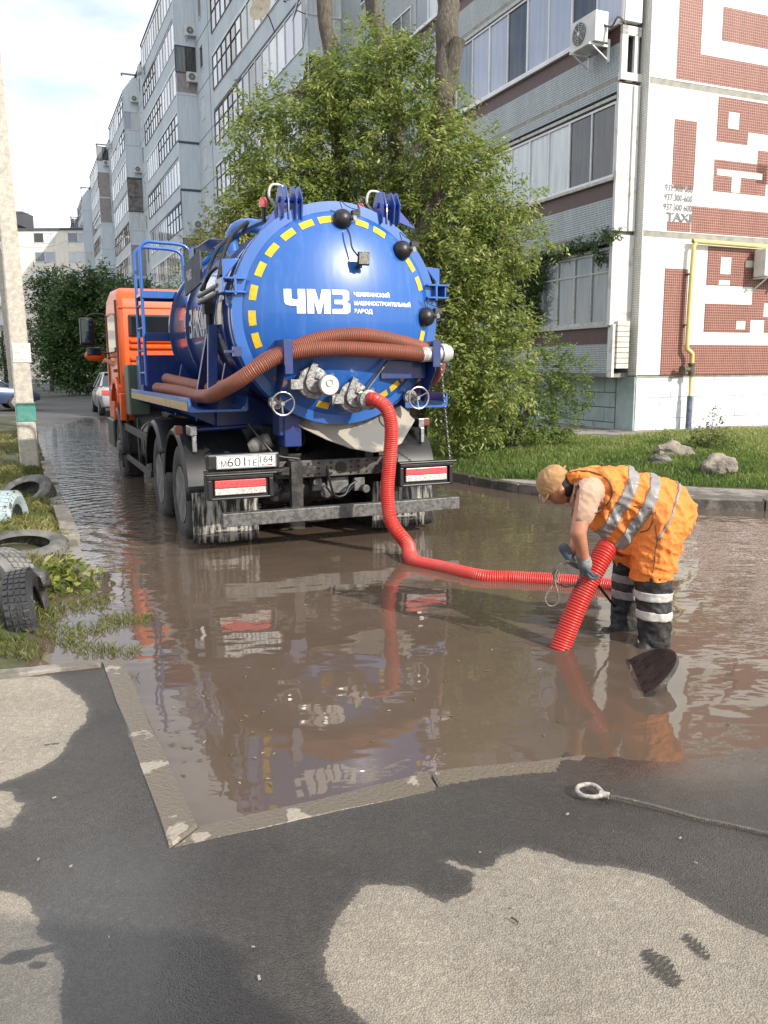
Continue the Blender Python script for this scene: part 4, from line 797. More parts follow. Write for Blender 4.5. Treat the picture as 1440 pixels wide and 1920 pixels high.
fr = fender(1, 6.35, 10, 170); fr2 = fender(-1, 6.35, 100, 185)
# blue tube and clips over the rear guards
for s in (-1, 1):
    mb = MB(); mb.cyl((s * .62, .92, .90 + .15), (s * 1.16, .92, .88 + .15), .026, n=12); o = mb.build('guard_tube', BLUE_D, truck, 35)
    mb = MB(); mb.b(s * 1.16 - .02, s * 1.16 + .02, .70, .74, .84, .99); mb.b(s * 1.16 - .035, s * 1.16 + .03, .72, .92, .99, 1.08); mb.build('guard_clip', STEEL, o, 0, .006)
    mb = MB(); mb.b(s * 1.27 - .04, s * 1.27 + .03, .82, .90, 1.0, 1.08); mb.build('side_marker', mat('brown_lens', (.18, .05, .03), .3), o, 0, .01)
mb = MB(); mb.lathe([(0, -.13), (.05, -.12), (.075, -.06), (.078, .05), (.06, .09), (0, .1)], (-.60, .45, .92), (.9, -.2, .35), 20); mb.build('spare_canister', mat('dented_grey_can', (.25, .24, .22), .5, .3, col2=(.12, .11, .10), ns=14), truck, 40)
# number plate with holder, lamps
def lampbox(x0, x1, z0, z1):
    mb = MB(); mb.b(x0, x1, .02, .16, z0, z1); mb.b(x0, x1, -.015, .02, z1 - .035, z1); mb.b(x0, x0 + .04, -.005, .02, z0, z1 - .035); mb.b(x1 - .04, x1, -.005, .02, z0, z1 - .035); mb.b(x0, x1, -.005, .02, z0, z0 + .02)
    mb.b(x0 - .02, x1 + .03, -.03, .06, z1 + .0, z1 + .018)
    o = mb.build('tail_lamp', BLACKP, truck, 0, .008); l0, l1 = x0 + .06, x1 - .07; zm = (z0 + z1) / 2 - .005
    mb = MB(); mb.b(l0, l1, -.012, .018, zm + .003, zm + .07); mb.build('red_lens', REDL, o, 0, .006); mb = MB(); mb.b(l0, l1, -.012, .018, zm - .055, zm - .0); mb.build('clear_lens', WHL, o, 0, .006)
lampbox(-1.20, -.625, .49, .70); lampbox(.585, 1.14, .50, .715)
mb = MB(); mb.b(-1.20, -.50, .02, .16, .70, .73); mb.b(-.55, -.2, .1, .16, .66, .73); mb.build('lamp_carrier', BLACKM, truck, 0, .004); mb = MB(); mb.b(.56, .9, .08, .16, .62, .70); mb.build('lamp_carrier', BLACKM, truck, 0, .004)
mb = MB(); mb.b(-1.20, -.56, .0, .07, .745, .885); np_ = mb.build('number_plate', BLACKP, truck, 0, .02)
mb = MB(); mb.b(-1.118, -.598, -.006, -.001, .757, .869); mb.build('plate_face', PLATEW, np_, 0, .001)
mb = MB(); pf = lambda x, z: Vector((x, -.0085, z))
for (x0, x1, z0, z1) in ((-1.114, -.602, .862, .865), (-1.114, -.602, .761, .764), (-1.114, -1.111, .764, .862), (-.605, -.602, .764, .862), (-.756, -.753, .764, .862)): mb.b(x0, x1, -.0085, -.0065, z0, z1)
mb.build('plate_border', BLACKC, np_, 0)
for tx, x, z, w, h in (('М', -1.078, .775, .044, .052), ('601', -1.025, .775, .155, .076), ('ТЕ', -.858, .775, .092, .052), ('164', -.742, .797, .115, .058), ('RUS', -.722, .770, .050, .017), ('.', -1.094, .805, .008, .008), ('.', -.616, .800, .008, .008)):
    text_obj('plate_lettering', tx, lambda a, c, x=x, z=z: pf(x + a, z + c), .08, BLACKC, np_, bold=-.0008, width=w, height=h)
mb = MB(); mb.b(-.668, -.632, -.0085, -.0065, .782, .786, 0); mb.b(-.668, -.632, -.0085, -.0065, .777, .782, 1); mb.b(-.668, -.632, -.0085, -.0065, .772, .777, 2); mb.build('plate_flag', [WHITE, BLUE_D, REDL], np_, 0)
# mudflaps
for s in (-1, 1):
    x0, x1 = (-1.25, -.65) if s < 0 else (.50, 1.155); mb = MB(); n = 12; vs = []
    for i in range(n + 1):
        for j in range(9):
            x = x0 + (x1 - x0) * i / n; z = .035 + (.50 - .035) * j / 8; vs.append((x, .45 + .012 * sin(i * .9) + .01 * (8 - j) / 8 * cos(i * .5), z + (.012 if i in (0, n) and j == 0 else 0)))
    mb.add(vs, [(i * 9 + j, (i + 1) * 9 + j, (i + 1) * 9 + j + 1, i * 9 + j + 1) for i in range(n) for j in range(8)]); o = mb.build('mudflap', FLAP, truck, 60); sd = o.modifiers.new('s', 'SOLIDIFY'); sd.thickness = .012
    for tx, x, z, w, h in (('ЧЕЛЯБИНСКИЙ', x0 + .2, .135, .25, .022), ('МАШИНОСТРОИТЕЛЬНЫЙ ЗАВОД', x0 + .1, .10, .42, .022)):
        text_obj('flap_lettering', tx, lambda a, c, x=x, z=z: Vector((x + a, .425, z + c)), .03, DULLWHITE, o, bold=.0006, width=w, height=h)
# side guards and fuel tank
for s in (-1, 1):
    for z0, z1 in ((.72, .82), (.30, .38)): mb = MB(); mb.b(s * 1.2 - .015, s * 1.2 + .015, 3.30, 5.75, z0, z1); mb.build('side_guard_rail', BLACKM, truck, 0, .004)
    for y in (3.4, 4.5, 5.7): mb = MB(); mb.b(s * 1.17 - .02, s * 1.17 + .014, y - .03, y + .03, .3, .95); mb.build('side_guard_post', BLACKM, truck, 0)
mb = MB(); mb.lathe([(0, 0), (.3, 0), (.32, .03), (.32, 1.27), (.3, 1.3), (0, 1.3)], (-.82, 3.7, .62), (0, 1, 0), 32)
o = mb.build('fuel_tank', BLACKP, truck, 40)
for y in (3.85, 4.3, 4.75): mb = MB(); mb.lathe([(.32, y - .03), (.335, y - .03), (.335, y + .03), (.32, y + .03)], (-.82, 0, .62), (0, 1, 0), 32, closed=True); mb.build('strap', GREYMETAL, o, 35)
mb = MB(); mb.b(.55, 1.1, 3.8, 4.9, .4, .9); mb.build('battery_box', BLACKM, truck, 0, .02)
# cab
cab = bpy.data.objects.new('cab', None); COL.objects.link(cab); cab.parent = truck
prof = [(5.92, 1.22), (5.90, 2.52), (5.96, 2.68), (6.12, 2.77), (7.0, 2.80), (7.5, 2.72), (7.78, 2.45), (7.95, 1.75), (8.0, .75), (7.25, .75), (7.12, 1.0), (6.8, 1.18), (6.35, 1.22)]
mb = MB(); mb.prism([(y, z) for y, z in prof][::-1], (-1.2, 0, 0), (0, 1, 0), (0, 0, 1), 2.4); o = mb.build('cab_shell', ORANGE, cab, 30, .07)
for s in (-1, 1): mb = MB(); mb.b(s * 1.205 - .01, s * 1.205 + .01, 6.3, 7.35, 1.85, 2.42); mb.build('side_window', GLASSD, cab, 0, .01)
mb = MB(); mb.b(-1.225, -1.19, 6.12, 6.16, 1.25, 2.6); mb.b(-1.225, -1.19, 7.5, 7.54, 1.25, 2.45); mb.b(-1.225, -1.19, 6.16, 7.5, 1.78, 1.81); mb.b(-1.26, -1.2, 6.3, 6.5, 1.55, 1.6); mb.build('door_seam', mat('dark_orange_trim', (.25, .05, .01), .5), cab, 0, .006)
mb = MB(); mb.b(-1.06, 1.06, 5.865, 5.90, 2.07, 2.38, 0); o = mb.build('rear_window', BLACKP, cab, 0, .03); mb = MB(); mb.b(-1.03, 1.03, 5.855, 5.864, 2.10, 2.35); mb.build('pane', GLASSD, o, 0, .003)
mb = MB(); mb.b(-1.21, 1.21, 5.885, 5.92, 2.47, 2.49); mb.build('roof_seam', ORANGE, cab, 0, .006)
for z in (1.88, 1.62):
    for zz_ in (0, .10):
        mb = MB(); mb.b(-1.06, 1.06, 5.865, 5.915, z + zz_ * .9, z + zz_ * .9 + .075); mb.build('pressed_rib', ORANGE, cab, 30, .03)
mb = MB(); mb.b(-1.18, 1.18, 5.87, 5.92, 1.50, 1.53); mb.build('lower_seam', ORANGE, cab, 0, .006)
mb = MB(); mb.prism([(6.0, 1.1), (6.05, 1.35), (6.3, 1.48), (6.7, 1.48), (7.0, 1.35), (7.1, 1.1), (7.0, 1.1), (6.9, 1.25), (6.65, 1.38), (6.35, 1.38), (6.15, 1.28), (6.08, 1.1)][::-1], (-1.26, 0, 0), (0, 1, 0), (0, 0, 1), .2)
mb.b(-1.25, -1.06, 5.80, 5.92, .85, 1.25); mb.build('wheel_arch', ORANGE, cab, 30, .015)
mb = MB(); mb.b(-1.24, -.8, 7.1, 8.0, .35, .8); mb.b(-1.26, -.9, 5.95, 6.0, .15, .9); mb.b(-1.0, 1.0, 6.4, 7.7, .7, 1.3); mb.build('cab_step', BLACKP, cab, 0, .03)
mb = MB(); mb.b(-1.62, -1.40, 7.55, 7.70, 1.98, 2.42); mi_ = mb.build('mirror', BLACKP, truck, 30, .03); mb = MB(); mb.b(-1.60, -1.42, 7.535, 7.548, 2.02, 2.38); mb.build('mirror_glass', mat('mirror_glass', (.06, .07, .07), .03, .9), mi_, 0, .005)
mb = MB(); mb.tube(crom([(-1.2, 7.5, 2.38), (-1.25, 7.55, 2.47), (-1.45, 7.6, 2.47), (-1.5, 7.62, 2.42)], .03), .014, 8); mb.build('mirror_arm', BLACKP, mi_); mb = MB(); mb.tube([(-1.2, 7.5, 1.85), (-1.5, 7.6, 1.9), (-1.5, 7.6, 2.0)], .014, 8); mb.build('mirror_arm', BLACKP, mi_)
mb = MB(); mb.ball((-1.42, 7.6, 1.82), 1, 14, s=(.16, .07, .09)); mb.build('lower_mirror', ORANGE, mi_, 60); mb = MB(); mb.b(-1.54, -1.32, 7.52, 7.545, 1.82, 1.95); mb.build('mirror_glass', GLASSD, mi_, 0, .02)
# safety chain hanging from the hose coupling at the right bracket
mb = MB(); A = Vector((.95, -.1, 1.66)); B = Vector((1.30, .35, .62)); n = 42
for i in range(n):
    p = A.lerp(B, i / n); d = (B - A).normalized(); a = d.orthogonal().normalized(); bb = d.cross(a); e = a if i % 2 else bb
    mb.tube([p + d * (.019 * cos(t_ * pi / 4)) + e * (.010 * sin(t_ * pi / 4)) for t_ in range(8)], .0035, 5, closed=True)
tag(mb.build('safety_chain', STEEL, truck), kind='stuff')

# ------------------------------------------------------------ hoses
def loc(p): return TM @ Vector(p)
mb = MB(); hose(mb, [loc(p) for p in [(-.98, 4.0, 1.36), (-1.0, 2.5, 1.36), (-1.0, 1.4, 1.335), (-1.03, .80, 1.345), (-1.06, .35, 1.37), (-1.03, .05, 1.425), (-.93, -.14, 1.505), (-.79, -.24, 1.61), (-.56, -.235, 1.715), (-.2, -.27, 1.76), (.25, -.275, 1.745), (.72, -.245, 1.71)]], .062, .016)
o = mb.build('suction_hose', HOSEB, None, 60)
tag(o, 'front brown ribbed hose lying across the tank lid, pale coupling at its right end', 'hose', 'brown hoses stowed on the truck')
mb = MB(); q0 = loc((.70, -.245, 1.71)); q1 = loc((.95, -.22, 1.72)); ax = (q1 - q0).normalized(); mb.lathe([(.06, .0), (.066, .0), (.066, .2), (.085, .2), (.088, .22), (.088, .26), (.07, .27), (.07, .30), (0, .30)], q0 - ax * .02, ax, 20); mb.build('hose_coupling', mat('pale_coupling', (.5, .5, .48), .45, .3), o, 35)
mb = MB(); hose(mb, [loc(p) for p in [(-.92, 3.6, 1.48), (-.9, 1.6, 1.42), (-.88, .6, 1.44), (-.86, .15, 1.50), (-.70, -.10, 1.66), (-.5, -.18, 1.755), (-.2, -.235, 1.85), (.15, -.245, 1.87), (.55, -.18, 1.81), (.80, -.11, 1.745), (1.0, .04, 1.64), (1.08, .3, 1.50), (1.04, .6, 1.40), (1.02, 1.2, 1.36), (1.0, 2.5, 1.34)]], .060, .016)
tag(mb.build('suction_hose', HOSEB, None, 60), 'second brown ribbed hose, behind the first, bending down past the right bracket', 'hose', 'brown hoses stowed on the truck')
yv = dome(.085, 1.345)
pts = [loc((.17, yv - .20, 1.325)), loc((.20, yv - .30, 1.325)), loc((.27, yv - .38, 1.25)), loc((.305, yv - .40, 1.08)), loc((.285, yv - .40, .80)), loc((.255, yv - .42, .52)), loc((.275, yv - .46, .28)), loc((.36, yv - .60, .10))]
pts += [onz(775, 1052, .02), onz(830, 1066, .012), onz(900, 1082, .012), onz(960, 1085, .012), onz(1040, 1090, .012), onz(1130, 1098, .012), Vector((1.74, 5.85, .02)), Vector((1.80, 5.55, .08)), Vector((1.72, 5.22, .26)), onY(1176, 1032, 5.0), onY(1146, 1020, 4.85), onY(1125, 1050, 4.78), onY(1088, 1122, 4.72), onY(1060, 1190, 4.68), onY(1050, 1218, 4.66), onY(1042, 1245, 4.64)]
mb = MB(); hose(mb, pts, .058, .016, 18, .075)
o = tag(mb.build('vacuum_hose', HOSER, None, 60), 'bright red ribbed hose from the tank valve into the water, held by the worker', 'hose')
mb = MB(); p0 = pts[0]; ax = (pts[1] - pts[0]).normalized(); mb.lathe([(.062, -.06), (.072, -.06), (.072, .0), (.064, .03), (.064, .05)], p0, ax, 20); mb.build('hose_coupling', STEEL, o, 35)

# ------------------------------------------------------------ apartment block (local: x along the red facade, y back along the street side, z up)
GREYT = tile_mat('grey_mosaic', (0.46, 0.51, 0.52, 1), (0.38, 0.43, 0.45, 1), (0.13, 0.14, 0.14, 1), 0.045, 0.045, 0.14)
BROWNT = tile_mat('brown_mosaic', (0.115, 0.032, 0.024, 1), (0.155, 0.04, 0.03, 1), (0.05, 0.045, 0.04, 1), 0.05, 0.05, 0.18, white=(0.11, 0.10, 0.09, 1), wlo=0.66)
REDT = tile_mat('red_mosaic', (0.145, 0.026, 0.018, 1), (0.215, 0.05, 0.034, 1), (0.36, 0.23, 0.18, 1), 0.052, 0.052, 0.12, white=(0.72, 0.70, 0.66, 1), wlo=0.68)
WHT = tile_mat('white_painted_mosaic', (0.80, 0.79, 0.77, 1), (0.78, 0.77, 0.75, 1), (0.66, 0.65, 0.63, 1), 0.052, 0.052, 0.12, bumpd=0.002)
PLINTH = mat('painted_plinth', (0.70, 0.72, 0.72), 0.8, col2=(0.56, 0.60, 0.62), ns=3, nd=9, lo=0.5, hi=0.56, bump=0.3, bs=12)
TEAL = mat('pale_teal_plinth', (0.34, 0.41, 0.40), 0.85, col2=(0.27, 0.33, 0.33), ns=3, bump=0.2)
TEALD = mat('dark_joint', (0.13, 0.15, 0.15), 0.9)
JOINT = mat('joint_cement', (0.34, 0.33, 0.29), 0.9, col2=(0.24, 0.235, 0.2), ns=4, bump=0.4, bs=20)
PVC = mat('white_window_frame', (0.72, 0.73, 0.74), 0.4, col2=(0.62, 0.62, 0.62), ns=3)
WOODW = mat('old_white_wood', (0.50, 0.51, 0.49), 0.6, col2=(0.38, 0.37, 0.34), ns=9)
BRWF = mat('brown_window_frame', (0.07, 0.05, 0.045), 0.6)
PILA = mat('painted_pilaster', (0.66, 0.65, 0.62), 0.8, col2=(0.46, 0.44, 0.40), ns=2.2, nd=9, lo=0.55, hi=0.62, bump=0.3)
PANEL = mat('grey_blue_panel', (0.47, 0.52, 0.56), 0.75, col2=(0.40, 0.45, 0.49), ns=0.8, nd=9, bump=0.15, bs=8)
PANEL2 = mat('pale_siding', (0.60, 0.65, 0.69), 0.6, col2=(0.52, 0.57, 0.61), ns=1.2, stretch=(8, 8, .6))
PANEL3 = mat('brown_grey_band', (0.27, 0.24, 0.235), 0.8, col2=(0.34, 0.31, 0.30), ns=3)
SEAM = mat('dark_seam', (0.08, 0.085, 0.095), 0.9)
def glassmat(name, c, c2, rough=0.04):
    return mat(name, c, rough, spec=0.9, col2=c2, ns=1.3, nd=3, stretch=(6, 6, .5))
GL = [glassmat('curtained_glass', (.62, .64, .64), (.48, .51, .52)), glassmat('tinted_glass', (.36, .38, .46), (.42, .44, .52)), glassmat('dark_window_glass', (.02, .02, .022), (.06, .055, .05)), glassmat('grey_glass', (.14, .16, .165), (.22, .24, .24))]
def BR(name, label): return root(name, BO, GA, label, 'building', 'sections of the long grey apartment block')
near = BR('apartment_block', 'near end of the grey apartment block with red and white mosaic gable and glazed balconies')
ZB = [1.40 + 2.8 * k for k in range(10)]
mb = MB(); mb.b(0, 14, 0.0, 16.4, ZB[0], 26.8); mb.b(0.03, 14, .03, 16.4, -.2, ZB[0], 1); mb.build('wall', [GREYT, PLINTH], near, 0, uv=True)
# gable: white painted mosaic skin, red mosaic panels standing on it
mb = MB(); k = 0
for f in range(9): mb.b(.0, 14, -.035, -.001, ZB[f] + .02, ZB[f + 1] - .10)
mb.build('white_facing', WHT, near, 0, uv=True)
mb = MB()
for f in range(1, 9): mb.b(-.01, 14, -.028, -.0, ZB[f] - .10, ZB[f] + .02)
mb.build('panel_joint', JOINT, near, 0)
def redpanel(x0, x1, z0, z1, name='red_mosaic_panel'):
    m_ = MB(); m_.b(x0, x1, -.042, -.0355, z0, z1); return m_.build(name, REDT, near, 0, uv=True)
pan = [(.58, 1.18, 1.41, 3.52), (1.18, 6.5, 1.41, 2.02), (1.67, 3.35, 3.23, 4.0), (2.95, 6.5, 2.55, 3.23), (1.67, 2.95, 2.28, 2.86), (3.35, 3.55, 3.23, 4.0), (3.35, 6.5, 2.28, 2.55), (.58, 1.17, 4.24, 4.42), (1.19, 6.5, 4.24, 4.75), (.64, 1.20, 5.05, 6.33), (1.70, 3.13, 5.07, 5.68), (2.85, 6.5, 5.3, 5.95), (1.72, 2.55, 6.02, 6.86), (2.55, 6.5, 6.27, 6.86), (.62, 1.20, 7.06, 9.60), (1.20, 6.5, 7.06, 7.57), (1.71, 6.5, 7.89, 8.50)]
for i, p in enumerate(pan): redpanel(*p)
wp = [(2.0, 2.28, 6.29, 6.60), (2.02, 2.30, 3.46, 3.80), (2.7, 2.95, 3.62, 3.76), (2.55, 2.80, 2.35, 2.52), (3.3, 3.6, 2.62, 2.9), (2.0, 2.3, 3.24, 3.34)]
CRP = mat('cream_patch', (.72, .70, .63), .8, col2=(.62, .59, .5), ns=3)
for x0, x1, z0, z1 in wp + [(1.78, 2.18, 5.38, 5.50), (2.42, 3.0, 5.38, 5.50), (2.181, 2.419, 5.08, 5.50)]:
    mb = MB(); mb.b(x0, x1, -.046, -.0425, z0, z1); mb.build('paper_patch', CRP, near, 0)
for f in range(3, 9):   # the same meander goes on up the gable
    z = ZB[f]; s = 1 if f % 2 else -1
    for x0, x1, a, c in ((1.9 if s < 0 else .6, 6.5, .05, .6), (.62, 1.2, .8, 2.5), (1.7, 3.4, 1.2, 1.75), (2.5, 6.5, 2.0, 2.6), (5, 6.5, 1.0, 1.6), (7.2, 13.5, .5, 1.1), (8, 12.8, 1.5, 2.2)):
        if f == 3 and x0 < 1.3 and a > .7: continue
        redpanel(x0, x1, z + a, z + c)
for f in range(0, 3): redpanel(7.2, 13.5, ZB[f] + .5, ZB[f] + 1.1); redpanel(8, 12.8, ZB[f] + 1.5, ZB[f] + 2.2)
# stencilled phone numbers and the word TAXI
STEN = mat('faded_black_stencil', (.16, .16, .16), .8, col2=(.55, .55, .54), ns=14, lo=.55, hi=.65); STENR = mat('stencil_grey', (.30, .29, .28), .8, col2=(.66, .65, .64), ns=9, lo=.52, hi=.6)
for tx, x, z, w, h in (('937.300 600', .48, 4.99, .70, .13), ('937.300-600', .47, 4.81, .71, .13), ('937.300 600', .46, 4.63, .72, .13), ('TAXI', .54, 4.43, .64, .16)):
    text_obj('wall_lettering', tx, lambda a, c, x=x, z=z: Vector((x + a, -.0475, z + c)), .1, STEN, near, bold=.001 if tx != 'TAXI' else .004, width=w, height=h)
# plinth: painted blocks with thin joints
mb = MB(); mb.b(-.0, 14, -.012, .03, 1.36, 1.40); mb.build('plinth_ledge', JOINT, near, 0)
for r, (z0, z1) in enumerate(((-.15, .52), (.53, .95), (.96, 1.355))):
    x = .02; i = 0
    while x < 7.5:
        w = (.55, .62, .9)[(i + r) % 3]
        mb = MB(); mb.b(x, x + w - .012, -.004 - .002 * ((i + r) % 2), .03, z0, z1); mb.build('plinth_block', PLINTH, near, 0, .004); x += w; i += 1
# corner return: street-side plinth recessed under the balconies, its blocks in view
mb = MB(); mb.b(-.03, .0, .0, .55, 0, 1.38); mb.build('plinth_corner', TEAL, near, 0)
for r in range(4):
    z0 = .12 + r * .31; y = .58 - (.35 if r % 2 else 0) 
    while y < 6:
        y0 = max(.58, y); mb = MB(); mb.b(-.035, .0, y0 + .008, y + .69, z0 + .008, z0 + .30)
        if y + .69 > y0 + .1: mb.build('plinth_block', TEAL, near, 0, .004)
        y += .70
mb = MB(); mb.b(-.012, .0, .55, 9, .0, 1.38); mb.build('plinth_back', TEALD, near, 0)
# grey mosaic return strip and pilaster at the balcony end
mb = MB(); mb.b(-.02, .0, -.03, .24, 1.41, 26.6); mb.build('mosaic_return', tile_mat('pale_return_mosaic', (.72, .71, .67, 1), (.62, .61, .58, 1), (.34, .33, .31, 1), .045, .045, .1), near, 0, uv=True)
for f in range(9):
    z = ZB[f]; m_ = MB()
    if f == 0: m_.b(-.52, -.02, .20, .27, z + .95, z + 2.75); m_.b(-.545, -.5, .2, .30, z + 1.0, z + 2.6)
    elif f == 2: m_.b(-.50, -.36, .20, .27, z - .02, z + .95); m_.b(-.20, -.10, .20, .27, z - .02, z + .95); m_.b(-.50, -.05, .2, .27, z + .78, z + .95); m_.b(-.52, .02, .18, .27, z - .02, z + .12); m_.b(-.5, -.1, .14, .27, z + 1.0, z + 2.7)
    else: m_.b(-.53, -.02, .20, .27, z + .02, z + 2.72); m_.b(-.2, -.06, .16, .2, z + .02, z + 2.70)
    m_.build('pilaster', PILA, near, 0, .006)
mb = MB()
for k in range(9): mb.b(-.42, -.12, .10, .24, 1.55 + .105 * k, 1.645 + .105 * k)
mb.build('exposed_brick_pier', mat('pale_brick', (.62, .59, .54), .8, col2=(.5, .47, .42), ns=8), near, 0, .004)
mb = MB(); mb.b(-.52, -.46, .12, .28, 1.38, 2.42); mb.build('balcony_edge', PILA, near, 0, .004)
# balconies of the near block
BX = -.50; BY0, BY1 = .27, 9.6
def glazing(parent, x, y0, y1, z0, z1, pw, frame, style, seed, transom=0, face='x'):
    """row of panes: frame bars + one pane object per light; face x looks to -x"""
    rs = random.Random(seed); n = max(1, round((y1 - y0) / pw)); w = (y1 - y0) / n; m_ = MB(); fw = .045 if frame is not BRWF else .035
    def bx(a, c, z_0, z_1, d0, d1): m_.b(x + d0, x + d1, a, c, z_0, z_1)
    bx(y0, y1, z0, z0 + fw * 1.3, -.02, .04); bx(y0, y1, z1 - fw, z1, -.02, .04)
    for i in range(n + 1):
        ww = fw * (1.3 if i % 2 == 0 else .7); yy_ = y0 + i * w; bx(max(y0, yy_ - ww / 2), min(y1, yy_ + ww / 2), z0 + fw, z1 - fw, -.018, .035)
    if transom: bx(y0, y1, z0 + transom * (z1 - z0) - fw * .4, z0 + transom * (z1 - z0) + fw * .4, -.014, .03)
    o = m_.build('window', frame, parent, 0)
    for i in range(n):
        g_ = style[i % len(style)] if isinstance(style, list) else rs.choices([0, 1, 2, 3], style)[0]
        q = MB(); q.b(x + .01, x + .02, y0 + i * w, y0 + (i + 1) * w, z0, z1); q.build('pane', GL[g_], o, 0)
    return o
for f in range(9):
    z = ZB[f]; zt = z + 2.8
    slab_b = MB(); slab_b.b(BX, 0, BY0, BY1, z - .03, z + .06); slab_b.build('balcony_slab', JOINT, near, 0)
    mo = MB(); mo.b(BX, BX + .08, BY0, BY1, z + .06 if f else z - .03, z + (.66 if f else .64)); mo.b(BX, BX + .08, BY0, BY1, zt - .20, zt - .03); mo.build('mosaic_parapet', GREYT, near, 0, uv=True)
    br = MB(); br.b(BX + .02, BX + .08, BY0, BY1, z + (.64 if f == 0 else .66), z + .97); br.build('brown_band', BROWNT, near, 0, uv=True)
    sl = MB(); sl.b(BX - .06, BX + .05, BY0, BY1, z + .97, z + 1.03); sl.build('sill', WOODW if f < 2 else PVC, near, 0, .004)
    if f == 0: glazing(near, BX, BY0 + .02, 6.2, z + 1.03, z + 2.45, .62, WOODW, [3] * 9, 5, transom=.72)
    elif f == 1: glazing(near, BX, BY0 + .02, 9.3, z + 1.03, z + 2.42, .75, PVC, [2, 2, 0, 0, 0, 0, 0, 1, 3, 3, 1, 1], 6)
    elif f == 2: glazing(near, BX, BY0 - .1, 9.3, z + 1.03, z + 2.62, .80, PVC, [1, 2, 1, 1, 2, 1, 1, 3, 1, 1, 1, 2], 7)
    else: glazing(near, BX, BY0, 9.3, z + 1.03, z + 2.55, .8, PVC if f % 2 else BRWF, (3, 4, 2, 2), f)
    hd = MB(); hd.b(BX - .05, BX + .03, BY0, BY1, z + (2.46 if f != 2 else 2.64), z + (2.52 if f != 2 else 2.70)); hd.build('lintel_board', WOODW, near, 0)
mb = MB(); mb.b(-.6, 14.2, -.2, 16.4, 26.8, 27.0); mb.build('roof', SEAM, near, 0)
# wall windows behind the tree
for f in range(9):
    for y in (10.6, 13.2):
        glazing(near, -.01, y, y + 1.4, ZB[f] + .9, ZB[f] + 2.3, .7, PVC, (3, 2, 3, 2), 40 + f)

